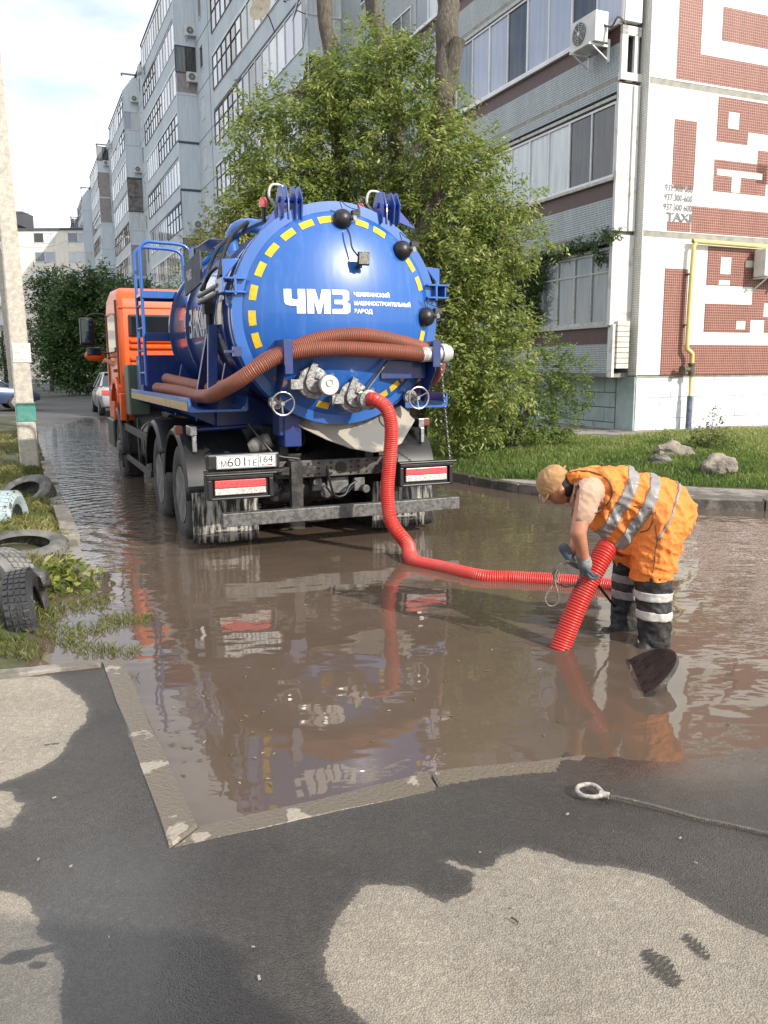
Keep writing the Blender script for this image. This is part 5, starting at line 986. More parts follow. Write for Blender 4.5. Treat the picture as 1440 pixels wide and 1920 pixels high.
def balcony_section(k, near_mesh=None):
    """one stair section: gable-side end panel, oblique wing, long glazed balcony, plain wall with small windows"""
    Y0 = 16.5 + 25.05 * k; rs = random.Random(100 + k)
    r_ = BR('apartment_block', ('second stair section of the grey block, glazed balconies just left of the tall tree', 'third section of the grey block with a stack of pale balcony ends behind the ladder', 'fourth section of the grey block, further along the street', 'fifth section of the grey block, narrow in the distance', 'sixth and farthest section of the grey block beside the beige building', 'seventh section of the grey block at its far end')[k])
    mb = MB(); mb.b(0, 12, Y0, Y0 + 25.05, -.2, 26.6); mb.build('wall', PANEL, r_, 0)
    mb = MB()
    for f in range(1, 10): mb.b(-.008, .0, Y0 + 18, Y0 + 25, ZB[f] - .06 if f < 9 else 26.5, ZB[f] - .02 if f < 9 else 26.6)
    mb.b(-.008, 0, Y0 + 21.3, Y0 + 21.36, 0, 26.4); mb.build('panel_seams', SEAM, r_, 0)
    xo = -1.25; y1, y2, y3 = Y0, Y0 + 2.6, Y0 + 18
    plan = [(0, y1), (xo, y1), (-.55, y2), (-.55, y3), (0, y3)]
    def band_(z0, z1, m_, name, out=0.0, segs=(0, 1, 2, 3), par=None):
        q = MB()
        for i in segs:
            A = Vector((plan[i][0], plan[i][1], 0)); B = Vector((plan[i + 1][0], plan[i + 1][1], 0)); d = (B - A).normalized()
            n = (Vector((0, -1, 0)), Vector((-d.y, d.x, 0)), Vector((-1, 0, 0)), Vector((0, 1, 0)))[i]
            A = A + n * out; B = B + n * out; m0 = A - n * .06; m1 = B - n * .06; Za = Vector((0, 0, z0)); Zb = Vector((0, 0, z1))
            q.add([A + Za, B + Za, B + Zb, A + Zb, m0 + Za, m1 + Za, m1 + Zb, m0 + Zb], [(0, 1, 2, 3), (7, 6, 5, 4), (0, 4, 5, 1), (3, 2, 6, 7), (1, 5, 6, 2), (0, 3, 7, 4)])
        return q.build(name, m_, par or r_, 0)
    def pane_(A, B, z0, z1, m_, par): 
        d = (B - A).normalized(); n = Vector((-d.y, d.x, 0)); q = MB(); o_ = n * .01
        q.add([A + Vector((0, 0, z0)), B + Vector((0, 0, z0)), B + Vector((0, 0, z1)), A + Vector((0, 0, z1)), A + o_ + Vector((0, 0, z0)), B + o_ + Vector((0, 0, z0)), B + o_ + Vector((0, 0, z1)), A + o_ + Vector((0, 0, z1))], [(0, 1, 2, 3), (7, 6, 5, 4), (0, 4, 5, 1), (3, 2, 6, 7), (1, 5, 6, 2), (0, 3, 7, 4)]); q.build('pane', m_, par, 0)
    floors = range(0, 9)
    for f in floors:
        z = ZB[f]
        band_(z, z + 1.0, PANEL if k < 5 else PANEL, 'parapet', 0.0, (1, 2, 3)); band_(z + .92, z + 1.05, PANEL3, 'brown_strip', 0.012, (2,)) if rs.random() < .6 else None
        band_(z - .12, z + .02, SEAM if rs.random() < .4 else PANEL2, 'slab_edge', 0.03)
        endm = PANEL2 if rs.random() < .8 else PANEL3
        open_end = (f == 7 and k == 0) or (rs.random() < .40 and not (k == 1 and f in (3, 4, 5)))
        ew = band_(z + .02, z + (1.15 if open_end else 2.68), endm, 'end_panel', 0.0, (0,))
        groups = [(0, .0, 1.0)] if False else []
        # glazing: end
        def row(A, B, n, fr, z0, z1, wts, tr=0, fwk=.04):
            d = (B - A).normalized(); nn = Vector((d.y, -d.x, 0)); nn = nn if nn.x < 0 or nn.y < -.9 else -nn; q = MB(); A = A + nn * .0
            R3 = Matrix((d, Vector((-d.y, d.x, 0)), Vector((0, 0, 1)))).transposed(); Lg = (B - A).length
            q.box((A + B) / 2 + Vector((0, 0, z0 + fwk / 2)) + nn * .01, (Lg, .06, fwk), R3); q.box((A + B) / 2 + Vector((0, 0, z1 - fwk / 2)) + nn * .01, (Lg, .06, fwk), R3)
            for i in range(n + 1): q.box(A.lerp(B, i / n) + Vector((0, 0, (z0 + z1) / 2)) + nn * .012, (fwk * (1.2 if i % 2 == 0 else .8), .055, z1 - z0 - .02), R3)
            if tr: q.box((A + B) / 2 + Vector((0, 0, z0 + (z1 - z0) * tr)) + nn * .014, (Lg, .05, fwk * .7), R3)
            w_ = q.build('window', fr, r_, 0)
            for i in range(n):
                pane_(A.lerp(B, i / n) - nn * .01, A.lerp(B, (i + 1) / n) - nn * .01, z0, z1, GL[rs.choices([0, 1, 2, 3], wts)[0]], w_)
        V2 = lambda a: Vector((a[0], a[1], 0))
        big = k <= 1
        if open_end: row(V2(plan[0]), V2(plan[1]), 2, PVC if rs.random() < .7 else BRWF, z + 1.15, z + 2.68, (3, 2, 3, 3))
        fr = rs.choice([PVC, PVC, BRWF, PVC]); row(V2(plan[1]), V2(plan[2]), 4 if big else 3, fr, z + 1.0, z + 2.68, (3, 2, 2, 3))
        A, B = V2(plan[2]), V2(plan[3]); cut = rs.choice([.3, .45, .6]); kk = 7 if big else 5
        fr = rs.choice([PVC, BRWF, PVC]); fr2 = rs.choice([PVC, PVC, BRWF])
        row(A, A.lerp(B, cut), max(2, round(kk * 2 * cut)), fr, z + 1.0, z + 2.68, (3, 4, 2, 3), .6 if fr is BRWF else 0)
        row(A.lerp(B, cut), B, max(2, round(kk * 2 * (1 - cut))), fr2, z + 1.0, z + 2.68, (3, 4, 2, 3), .6 if fr2 is BRWF else 0)
        for yy_ in ((Y0 + 19.2, Y0 + 22.9) if k < 4 else ()):
            glazing(r_, -.012, yy_, yy_ + .9, z + .95, z + 2.25, .9, PVC, (2, 1, 4, 3), 300 + 9 * k + f)
    # old rusty balcony boxes on the third section
    if k == 2:
        for f in (1, 2, 5): band_(ZB[f] + .02, ZB[f] + 2.6, mat('rusty_box', (.2, .19, .17), .8, col2=(.10, .09, .08), ns=3), 'end_panel', .02, (0,))
    band_(26.6, 26.75, SEAM, 'roof_edge', .08); mb = MB(); mb.b(-.1, 12, Y0, Y0 + 25.05, 26.62, 26.8); mb.b(-1.3, 0, Y0, Y0 + 18, 26.62, 26.7) if False else None; mb.build('roof', SEAM, r_, 0)
    return r_
for k in range(6): balcony_section(k)

# air conditioners
def air_con(M4, label, group='air conditioners on the apartment block', rust=False):
    """local: -y is the fan side, hangs at its back"""
    r_ = bpy.data.objects.new('air_conditioner', None); COL.objects.link(r_); r_.matrix_world = M4; tag(r_, label, 'air conditioner', group)
    m_ = MB(); m_.b(-.40, .40, -.30, 0, 0, .54); m_.build('casing', mat('ac_casing', (.66, .66, .63), .5, col2=(.55, .55, .52), ns=4) if 'ac_casing' not in bpy.data.materials else bpy.data.materials['ac_casing'], r_, 0, .012)
    m_ = MB(); m_.lathe([(0, .0), (.20, .0), (.205, .01), (.205, .02)], (-.10, -.315, .27), (0, 1, 0), 28); m_.build('fan_opening', BLACKP, r_, 35)
    m_ = MB()
    for q in (.05, .09, .13, .17, .205): m_.tube([(-.10 + q * cos(a * pi / 12), -.320, .27 + q * sin(a * pi / 12)) for a in range(24)], .004, 4, closed=True)
    for a in range(8): m_.cyl((-.10, -.322, .27), (-.10 + .2 * cos(a * pi / 4), -.322, .27 + .2 * sin(a * pi / 4)), .004, n=4)
    m_.cyl((-.1, -.33, .27), (-.1, -.315, .27), .03, n=12); m_.build('fan_grille', PVC, r_, 0)
    for x in (-.3, .3): m_ = MB(); m_.b(x - .02, x + .02, -.36, .12, -.045, -.005); m_.b(x - .02, x + .02, .08, .12, -.3, .1); m_.bar((x, -.3, -.03), (x, .1, -.28), .03, .02); m_.build('wall_bracket', PVC, r_, 0)
    return r_
NB = Matrix.Translation(BO) @ Matrix.Rotation(GA, 4, 'Z')
def acm(x, y, z, rz): return NB @ Matrix.Translation((x, y, z)) @ Matrix.Rotation(rz, 4, 'Z')
ac0 = air_con(acm(-.70, .78, 7.66, -pi / 2), 'large white air conditioner hung at the balcony end above the brown mosaic band')
o = MB(); o.tube(crom([(.38, -.1, .3), (.5, 0, .25), (.62, .05, .38), (.8, .1, .2)], .03), .02, 8); o.build('pipe', GREYMETAL, ac0)
def ac_copy(M4, label):
    c = copy_tree(ac0); c.matrix_world = M4; c['label'] = label; return c
ac_copy(acm(3.25, -.12, 3.42, 0), 'white air conditioner on the red gable under the yellow gas pipe, at the right edge')
for i, (y, f, lb) in enumerate(((16.45, 8, 'air conditioner by the topmost near balcony end of the second section'), (41.45, 8, 'air conditioner on the highest pale balcony end'), (41.45, 7, 'air conditioner one floor under the highest balcony end'), (41.45, 6, 'air conditioner two floors under the highest balcony end'), (41.45, 3, 'lowest air conditioner on the pale balcony ends, near the leaves'), (66.5, 8, 'air conditioner on the top balcony end of the fourth section'), (66.5, 6, 'air conditioner on the third balcony end from the roof, fourth section'), (91.6, 8, 'air conditioner on the top balcony end of the far section'))):
    ac_copy(acm(-.25, y, ZB[f] + .4 + .2 * (i % 2), 0), lb)
for i, (y, f, lb) in enumerate(((58.4, 8, 'small air conditioner on the long balcony of the third section, top floor'), (83, 8, 'small air conditioner under the roof of the fourth section'), (52, 2, 'air conditioner low on the long balcony behind the ladder'), (27, 3, 'air conditioner on a long balcony left of the tree'))):
    ac_copy(acm(-.75, y, ZB[f] + .5, -pi / 2), lb)
# satellite dishes
def dish(p, r, aim, label, m_):
    q = MB(); q.lathe([(0, .07), (r * .5, .045), (r, 0), (r + .01, .0), (r * .5, .06), (0, .085)], (0, 0, 0), (0, 0, -1), 28)
    o_ = q.build('satellite_dish', m_, None, 50); o_.location = p; o_.rotation_euler = Vector(aim).to_track_quat('Z', 'Y').to_euler(); tag(o_, label, 'satellite dish', 'satellite dishes on the block')
    a = MB(); a.tube([(0, r, 0), (0, r * .3, .4)], .012, 6); a.box((0, r * .3, .4), (.05, .05, .1)); a.build('arm', GREYMETAL, o_); a = MB(); a.tube([(0, 0, -.06), (0, .0, -.5), (0, -.3, -.9)], .02, 6); a.build('mast', GREYMETAL, o_)
dish(onY(488, 14, 30.5), .42, (-.55, -1, .30), 'cream oval satellite dish near the top, left of the tree trunks', mat('cream_dish', (.55, .48, .34), .6, col2=(.42, .36, .25), ns=6))
dish(onY(553, 18, 32.0), .42, (-1, -.25, .3), 'grey satellite dish seen edge on, right of the cream one', mat('grey_dish', (.40, .42, .44), .6))

# gas pipe on the gable
YP = mat('yellow_pipe_paint', (.66, .55, .21), .45, col2=(.58, .48, .20), ns=5); q = []
T_ = NB
mb = MB(); mb.tube(crom([T_ @ Vector(p) for p in [(6.5, -.17, 4.02), (4.0, -.17, 4.03), (1.35, -.17, 4.05), (1.24, -.17, 4.04), (1.17, -.17, 3.96), (1.16, -.17, 3.85), (1.14, -.17, 3.0), (1.13, -.17, 2.02), (1.14, -.17, 1.93), (1.22, -.2, 1.86), (1.25, -.2, 1.80), (1.25, -.2, 1.62)]], .06), .046, 12)
gpipe = tag(mb.build('gas_pipe', YP, None, 60), 'yellow gas pipe bending down the gable to a dark valve and wrapped blue riser', 'pipe')
mb = MB(); c = T_ @ Vector((1.25, -.2, 1.52)); mb.lathe([(.055, -.13), (.075, -.13), (.075, -.09), (.06, -.08), (.07, 0), (.06, .08), (.075, .09), (.075, .13), (.055, .13)], c, (0, 0, 1), 18); mb.cyl(c, c + Vector((-.22, -.12, 0)), .05, n=14); mb.cyl(c + Vector((-.20, -.11, 0)), c + Vector((-.24, -.13, 0)), .09, n=18); mb.build('valve', mat('oily_valve', (.05, .05, .035), .6, col2=(.12, .11, .06), ns=20), gpipe, 40)
mb = MB(); mb.cyl(T_ @ Vector((1.25, -.2, .95)), T_ @ Vector((1.25, -.2, 1.42)), .036, n=14); mb.build('riser', YP, gpipe, 60)
mb = MB(); mb.tube([T_ @ Vector((1.25, -.2, z)) for z in (-.1, .3, .6, .98)], [.058, .062, .058, .056], 14); mb.build('wrapped_sleeve', mat('blue_grey_wrap', (.06, .085, .14), .8, col2=(.14, .16, .21), ns=12, bump=.4), gpipe, 60)
mb = MB()
for z in (2.4, 3.4): mb.b(1.10, 1.17, -.17, -.04, z, z + .03)
o = mb.build('wall_clip', GREYMETAL, gpipe, 0); o.matrix_world = NB

# ------------------------------------------------------------ far beige building
bb = root('beige_building', onY(70, 712, 128).xy.to_3d(), 0, 'beige brick apartment building closing the end of the street', 'building'); bb.location.z = 0
BEI = tile_mat('beige_brick', (.82, .76, .66, 1), (.78, .72, .62, 1), (.70, .64, .57, 1), .5, .2, .08, off=.5); X0b, X1b = -46, 5.3
mb = MB(); mb.b(-1.5, 9, 0, 12, -1, 21.6); mb.b(-12, -1.5, 1.2, 12, -1, 21.4); mb.b(-60, -12, .4, 12, -1, 22.6); mb.build('wall', BEI, bb, 0, uv=True)
mb = MB(); mb.b(-1.6, 9.1, -.2, 12, 21.6, 21.9); mb.b(-60, -1.5, 1.0, 12, 22.6, 22.8); mb.b(-6, -2, 4, 8, 21.8, 25); mb.build('roof', SEAM, bb, 0)
for f in range(8):
    z = .9 + 2.7 * f
    for x in ((1.0, 6.0, -5.0, -9.5, -17, -22, -27, -32, -40)):
        m_ = MB(); w_ = 3.0 if x > 0 else 2.2; y = 0 if x > -1.5 else (1.2 if x > -12 else .4)
        for a in (0, w_ / 2, w_): m_.b(x + a - .06, x + a + .06, y - .05, y + .02, z, z + 1.5)
        m_.b(x, x + w_, y - .05, y + .02, z, z + .1); m_.b(x, x + w_, y - .05, y + .02, z + 1.4, z + 1.5); o = m_.build('window', PVC, bb, 0)
        m_ = MB(); m_.b(x, x + w_ / 2, y - .02, y + .01, z, z + 1.5); m_.build('pane', GL[(f * 3 + int(abs(x))) % 4], o, 0); m_ = MB(); m_.b(x + w_ / 2, x + w_, y - .02, y + .01, z, z + 1.5); m_.build('pane', GL[(f + int(abs(x))) % 2], o, 0)
    m_ = MB(); m_.b(-9.8, -1.8, -.1, 1.2, z - .9, z + .2); m_.build('balcony', PANEL2 if f % 2 else WOODW, bb, 0)

# ------------------------------------------------------------ trees
BARK = mat('bark', (.15, .135, .105), .9, col2=(.075, .06, .045), ns=9, bump=1.0, bs=22, stretch=(5, 5, 1), lo=.4, hi=.6)
LEAFM = leafmat('tree_leaf', (.075, .13, .026), (.20, .255, .06), (.44, .44, .16), .42, .38)
LEAFD = leafmat('dark_tree_leaf', (.03, .065, .018), (.06, .115, .03), (.12, .17, .05), .5, .25)
def foliage(name, blobs, per, ln, parent, m_, seed, clump=26, spread=.28, droop=.35, inner=.25):
    """leafy sprays spread through the crown volume: many twigs, each with its leaves in two rows"""
    rs = np.random.RandomState(seed); C = []; D = []; Nn = []; R_ = []
    for (c, r) in blobs:
        r = np.array(r if hasattr(r, '__len__') else (r, r, r)); n = max(3, int(per * (r[0] * r[1] * r[2]) ** (2 / 3)))
        d = rs.randn(n, 3); d /= np.linalg.norm(d, axis=1, keepdims=True); rad = np.where(rs.rand(n) < inner, rs.rand(n) ** .5, .72 + .42 * rs.rand(n)); base = np.array(c) + d * r * rad[:, None]
        td = d * .8 + rs.randn(n, 3) * .5; td[:, 2] -= droop * rs.rand(n) * 1.5; td /= np.linalg.norm(td, axis=1, keepdims=True); tone = rs.rand(n) * .5 + .25
        for k in range(clump):
            s = (k // 2 + 1) / (clump / 2) * spread; side = 1 if k % 2 else -1; lat = np.cross(td, [0, 0, 1.0]); lat /= (np.linalg.norm(lat, axis=1, keepdims=True) + 1e-6)
            p = base + td * s * (.7 + .6 * rs.rand(n))[:, None] - np.array([0, 0, 1]) * (s ** 2) * droop * .9 + rs.randn(n, 3) * spread * .10
            dd = td * .55 + lat * side * .75 + rs.randn(n, 3) * .30; dd[:, 2] -= droop * .6
            C.append(p); D.append(dd); Nn.append(np.array([0, 0, 1.0]) + rs.randn(n, 3) * .45 + d * .3); R_.append(np.clip(tone + rs.randn(n) * .16, 0, 1))
    C = np.concatenate(C); D = np.concatenate(D); Nn = np.concatenate(Nn); R_ = np.concatenate(R_); n = len(C)
    V, F = leaves(C, D, Nn, ln * (.7 + .6 * rs.rand(n)), ln * .38 * (.7 + .6 * rs.rand(n)))
    return npmesh(name, V, F, m_, parent, smooth=False, attrs={'rnd': ('FACE', R_)})
def trunk(mb, pts, r0, r1, n=10):
    P_ = crom(pts, .12); N = len(P_); mb.tube([p + Vector((mnoise.noise(p * 2.2), mnoise.noise(p * 2.2 + Vector((9, 0, 0))), 0)) * r0 * .35 for p in P_], [(r0 + (r1 - r0) * i / (N - 1)) * (1 + .10 * mnoise.noise(p * 5)) for i, p in enumerate(P_)], n)
YT = 14.2
tr = root('ash_tree', onY(770, 838, YT), 0, 'tall leafy tree with several bare upper trunks between truck and apartment block', 'tree')
base = onY(770, 838, YT)
mb = MB(); base2 = Vector((base.x, base.y, -.1))
def rel(p): return Vector(p) - base
trunk(mb, [rel(base2), rel(onY(790, 700, YT)), rel(onY(800, 480, YT - .4)), rel(onY(822, 260, YT - .8)), rel(onY(836, 120, YT - .8)), rel(onY(836, -120, YT - .5)), rel(onY(850, -500, YT + .5))], .22, .13, 14)
trunk(mb, [rel(onY(826, 200, YT - .8)), rel(onY(846, 130, YT - .9)), rel(onY(862, 74, YT - .95))], .13, .10)
trunk(mb, [rel(base2 + Vector((-.1, .3, 0))), rel(onY(730, 600, YT + .4)), rel(onY(745, 300, YT + .6)), rel(onY(716, 80, YT + .8)), rel(onY(697, 0, YT + .9)), rel(onY(670, -300, YT + 1)), rel(onY(680, -600, YT + 1))], .17, .10)
trunk(mb, [rel(base2 + Vector((-.35, .1, 0))), rel(onY(668, 620, YT + .2)), rel(onY(640, 300, YT + .2)), rel(onY(617, 80, YT + .3)), rel(onY(608, 0, YT + .3)), rel(onY(590, -300, YT + .4)), rel(onY(575, -650, YT + .4))], .16, .10)
for a, c, e in (((620, 200), (560, 170), (500, 190)), ((640, 330), (520, 330), (440, 400)), ((800, 420), (900, 400), (990, 380)), ((800, 560), (930, 560), (1000, 600)), ((745, 300), (720, 180), (725, 100)), ((820, 300), (890, 270), (920, 300)), ((790, 650), (900, 700), (1000, 720)), ((836, -200), (900, -320), (960, -420)), ((600, -250), (520, -350), (450, -420))):
    trunk(mb, [rel(onY(*a, YT)), rel(onY(*c, YT - .4)), rel(onY(*e, YT - .5))], .05, .015, 6)
mb.build('trunk', BARK, tr, 60)
cl = [(700, 105, 62, .0), (655, 170, 70, -.3), (750, 150, 78, -.3), (835, 190, 34, -1.1), (828, 255, 42, -1.2), (790, 100, 34, -.2), (610, 170, 40, -.1), (480, 260, 55, -.3), (520, 190, 30, -.3), (570, 380, 70, -.3), (480, 420, 55, -.3), (560, 220, 55, -.2), (500, 215, 34, -.4), (462, 190, 18, -.5), (640, 290, 100, 0), (760, 300, 110, -.3), (860, 330, 90, -.5), (905, 285, 30, -.7), (540, 330, 75, -.3), (470, 340, 50, -.4), (445, 400, 40, -.5), (520, 420, 80, 0), (640, 400, 100, .4), (740, 420, 100, -.2), (850, 430, 110, -.7), (935, 400, 52, -.8), (985, 370, 24, -.9), (890, 500, 92, -.7), (945, 480, 38, -.9), (830, 560, 100, -.5), (905, 600, 80, -.8), (850, 690, 95, -.8), (930, 700, 80, -.9), (985, 630, 24, -1), (700, 530, 100, .6), (590, 480, 90, .3), (420, 430, 35, 0), (385, 480, 36, 1.2), (610, 130, 30, -.1), (870, 770, 70, -.6), (400, 450, 30, .8), (1010, 450, 25, -1.0)]
blobs = [(tuple(rel(onY(x, y, YT + dy))), r / 111.0 * .74) for x, y, r, dy in cl]
foliage('crown', blobs, 620, .085, tr, LEAFM, 3, clump=20, spread=.33, droop=.35, inner=.4)
sh = root('shrub', onY(960, 820, 14.6), 0, 'dense round leafy shrub at the block corner with drooping branches', 'shrub'); bs_ = onY(960, 820, 14.6)
cl = [(900, 770, 60, 0), (960, 740, 60, 0), (1020, 690, 42, .1), (1060, 700, 36, 0), (1085, 735, 28, 0), (1000, 780, 50, 0), (1060, 790, 30, .1), (940, 800, 45, -.1), (870, 810, 40, -.1), (1040, 655, 26, .2), (1090, 690, 20, .2), (840, 790, 40, .2), (1030, 745, 45, .2), (985, 815, 30, .1), (1050, 810, 22, .2)]
foliage('foliage', [(tuple(onY(x, y, 14.6 + dy) - bs_), r / 108.0 * .85) for x, y, r, dy in cl], 800, .062, sh, leafmat('shrub_leaf', (.05, .095, .018), (.12, .18, .035), (.26, .30, .08), .45, .35), 11, clump=14, spread=.14, droop=.15, inner=.45)
mb = MB()
for i in range(7): a = i * .9; trunk(mb, [Vector((cos(a) * .1, sin(a) * .1, -.15)), Vector((cos(a) * .3, sin(a) * .3, .5)), Vector((cos(a) * .7, sin(a) * .4, 1.1))], .03, .01, 6)
mb.build('stem', BARK, sh)
# creeper on the ground floor balcony
cp = root('creeper', NB @ Vector((-.60, 2.75, 0)), GA, 'dark green creeper hanging over the ground floor balcony window', 'climbing plant')
foliage('foliage', [((-.02, .1 + dy, z), (.07, ry, rz)) for dy, z, ry, rz in ((0, 3.7, .45, .35), (.1, 3.3, .35, .45), (0, 2.9, .22, .4), (-.7, 4.02, .5, .10), (-1.6, 4.07, .55, .09), (.9, 3.5, .5, .6), (1.6, 3.0, .7, .8), (-2.35, 3.95, .08, .35), (-2.7, 4.15, .25, .06), (.3, 2.6, .3, .2))], 3500, .075, cp, LEAFD, 5, clump=8, spread=.10, droop=.3, inner=.5)
cp.children[0].name = 'foliage'; mb = MB(); trunk(mb, [Vector((0, .2, .1)), Vector((.0, .3, 1.8)), Vector((-.0, .1, 3.6)), Vector((0, -2.6, 4.1))], .02, .01, 6); mb.build('stem', BARK, cp)
# background trees on the left, beyond the cab
def bg_tree(px, base_py, Y, blobs_px, label, seed, m_=LEAFD, per=150, ln=.26, grp='dark trees along the far street'):
    b0 = onY(px, base_py, Y); b0.z = 0; k = FPX / (Y * .985)
    t_ = root('street_tree', b0, 0, label, 'tree', grp); mb = MB(); trunk(mb, [Vector((0, 0, -.2)), Vector((.1, 0, 1.5)), Vector((0, .1, 3)), Vector((0.1, 0, 4.4))], .16, .06, 8); mb.build('trunk', BARK, t_)
    foliage('crown', [(tuple(onY(x, y, Y + dy) - b0), r / k * (.8 + .35 * ((i_ * 37) % 10) / 10)) for i_, (x, y, r, dy) in enumerate(blobs_px)], per, ln, t_, m_, seed, clump=12, spread=.8, droop=.2, inner=.35)
bg_tree(175, 720, 50, [(150, 570, 38, 0), (185, 560, 36, 0), (215, 560, 30, 1), (130, 620, 34, 0), (180, 620, 50, 0), (220, 630, 40, 0), (110, 660, 26, 0), (150, 680, 40, 0), (200, 690, 36, 0), (150, 535, 24, 0), (120, 560, 30, 0), (95, 640, 26, 0), (100, 680, 26, 0), (190, 530, 26, 0), (170, 600, 40, 0), (230, 590, 40, 0)], 'broad dark green tree left of the orange cab', 21)
bg_tree(95, 715, 58, [(85, 530, 24, 0), (110, 540, 24, 0), (70, 555, 16, 0), (95, 575, 24, 0), (75, 600, 18, 0), (100, 620, 22, 0), (90, 645, 14, 0), (120, 580, 20, 0)], 'darker tree with ragged crown in front of the beige building', 22, per=150)
bg_tree(250, 715, 46, [(240, 560, 34, 0), (270, 570, 30, 0), (290, 600, 40, 0), (250, 620, 40, 0), (240, 680, 40, 0), (300, 660, 50, 0)], 'dark tree partly hidden behind the cab roof', 23)
bg_tree(350, 700, 40, [(360, 520, 22, 0), (345, 560, 30, 0), (380, 560, 40, 0), (340, 620, 50, 0), (400, 600, 60, 0)], 'leafy tree behind the tank and ladder', 24, m_=LEAFM, per=130, ln=.18)
bg_tree(8, 700, 62, [(8, 640, 16, 0), (15, 680, 18, 0), (-6, 670, 20, 0), (30, 690, 14, 0)], 'low dark bush between the two concrete poles and the blue car', 25, per=100)
for i in range(6):   # hedge under the street trees
    pass
bg_tree(140, 712, 66, [(120, 690, 16, 0), (140, 695, 14, 0), (165, 700, 16, 0), (105, 680, 12, 0)], 'low dark shrub at the far bend of the road', 26)

# ------------------------------------------------------------ the worker
SKIN = mat('sunned_skin', (.46, .20, .125), .5, col2=(.38, .15, .09), ns=14)
HIVIS = mat('orange_cloth', (.80, .235, .045), .85, col2=(.56, .18, .055), ns=6, nd=9, lo=.5, hi=.72, bump=.8, bs=24)
SHIRT = mat('beige_shirt', (.50, .33, .235), .85, col2=(.42, .27, .19), ns=6, bump=.15, bs=160)
BOOT = mat('black_wader', (.012, .012, .013), .6, col2=(.065, .055, .045), ns=9, nd=9, lo=.48, hi=.75, bump=.3, bs=30)
REFL = mat('grey_reflective_tape', (.22, .215, .21), .45, col2=(.30, .29, .28), ns=20); REFB = mat('pale_reflective_tape', (.52, .51, .49), .45, col2=(.40, .39, .37), ns=20)
GLOVE = mat('grey_blue_glove', (.055, .075, .10), .85, col2=(.12, .125, .13), ns=12); CAPM = mat('ochre_cap', (.42, .25, .11), .85, col2=(.30, .17, .07), ns=8)
wk = root('person', onz(1228, 1205), 0, 'worker in orange high visibility overalls and cap, bending over the red hose', 'person'); WO = Vector(wk.location)
def Q(px, py, Y): return onY(px, py, Y) - WO
YN = 4.85
shN, elN, wrN = Q(1100, 928, 4.66), Q(1084, 998, 4.60), Q(1096, 1052, 4.66)
shF, elF, wrF = Q(1112, 935, 5.04), Q(1088, 992, 5.06), Q(1072, 1036, 4.98)
body = shaped('body', SKIN, wk, [
    (Q(1232, 962, YN), Q(1170, 938, YN), .14, .145), (Q(1170, 938, YN), Q(1108, 925, YN), .145, .13), (Q(1108, 920, YN), Q(1062, 912, YN), .062, .055),
    (shN, elN, .058, .046), (elN, wrN, .045, .030), (shF, elF, .055, .044), (elF, wrF, .042, .030), (wrN, Q(1100, 1062, 4.67), .026, .03),
    (Q(1236, 985, 4.76), Q(1226, 1085, 4.74), .10, .065), (Q(1226, 1085, 4.74), Q(1228, 1225, 4.71), .062, .045), (Q(1212, 985, 4.98), Q(1176, 1075, 5.03), .10, .062), (Q(1176, 1075, 5.03), Q(1168, 1195, 5.02), .058, .045)],
    [(Q(1046, 912, YN), (.088, .078, .098)), (Q(1053, 931, YN), (.052, .050, .045)), (Q(1030, 932, YN), (.013, .011, .022), Matrix.Rotation(radians(40), 3, 'Y')), (Q(1054, 922, YN - .078), (.018, .012, .028)), (Q(1054, 922, YN + .078), (.018, .012, .028)), (Q(1042, 942, YN), (.02, .022, .012)), (Q(1034, 925, YN - .03), (.016, .015, .008)), (Q(1034, 925, YN + .03), (.016, .015, .008))], voxel=.008, smooth=4)
mb = MB(); mb.ball(Q(1034, 930, YN - .034), .011, 10); mb.ball(Q(1034, 930, YN + .034), .011, 10); mb.build('eye', mat('eye_white', (.6, .58, .55), .3), body)
mb = MB(); mb.ball(Q(1033, 931.5, YN - .038), .0055, 8); mb.ball(Q(1033, 931.5, YN + .030), .0055, 8); mb.build('iris', BLACKC, body)
shaped('hair', mat('dark_hair', (.03, .02, .015), .8), wk, [], [(Q(1056, 910, YN), (.072, .083, .080)), (Q(1063, 905, YN), (.05, .07, .055))], voxel=.008, smooth=3)
cap = shaped('cap', CAPM, wk, [], [(Q(1037, 904, YN), (.098, .090, .104), Matrix.Rotation(radians(20), 3, 'Y'))], voxel=.007, smooth=3, disp=.004, dscale=.04, cut=lambda me: keep_side(me, [(Q(1044, 908, YN), (.80, 0, -.60))]))
sd = cap.modifiers.new('s', 'SOLIDIFY'); sd.thickness = .004
mb = MB(); c = Q(1021, 927, YN); vs = []; 
for i in range(13):
    a = pi * i / 12; vs.append(c + Vector((.004 - .012 * sin(a), cos(a) * .075, -.058 * sin(a) + .010)))
mb.add(vs + [v + Vector((.006, 0, .0)) for v in vs], [tuple(range(13)), tuple(range(13, 26))[::-1]] + [(i, i + 13, (i + 1) % 13 + 13, (i + 1) % 13) for i in range(13)]); mb.build('cap_brim', CAPM, cap, 30)
mb = MB(); mb.tube([Q(1060, 874, YN - .01), Q(1054, 882, YN - .04), Q(1046, 892, YN - .074)], .006, 6); mb.build('cap_strap', CAPM, cap)
shirt = shaped('shirt', SHIRT, wk, [(Q(1145, 925, YN), Q(1095, 918, YN), .148, .125), (Q(1110, 915, YN - .09), shN, .085, .078), (shN, Q(1090, 962, 4.64), .080, .078), (Q(1110, 918, YN + .09), shF, .085, .076), (shF, Q(1098, 965, 5.04), .076, .074)],
    [(Q(1078, 912, YN), (.07, .085, .08))], voxel=.009, smooth=6, disp=.006, dscale=.05, cut=lambda me: keep_side(me, [(Q(1089, 960, YN), (-.15, 0, -1))] if False else [(Q(1070, 905, YN), (-1, 0, .15))]))
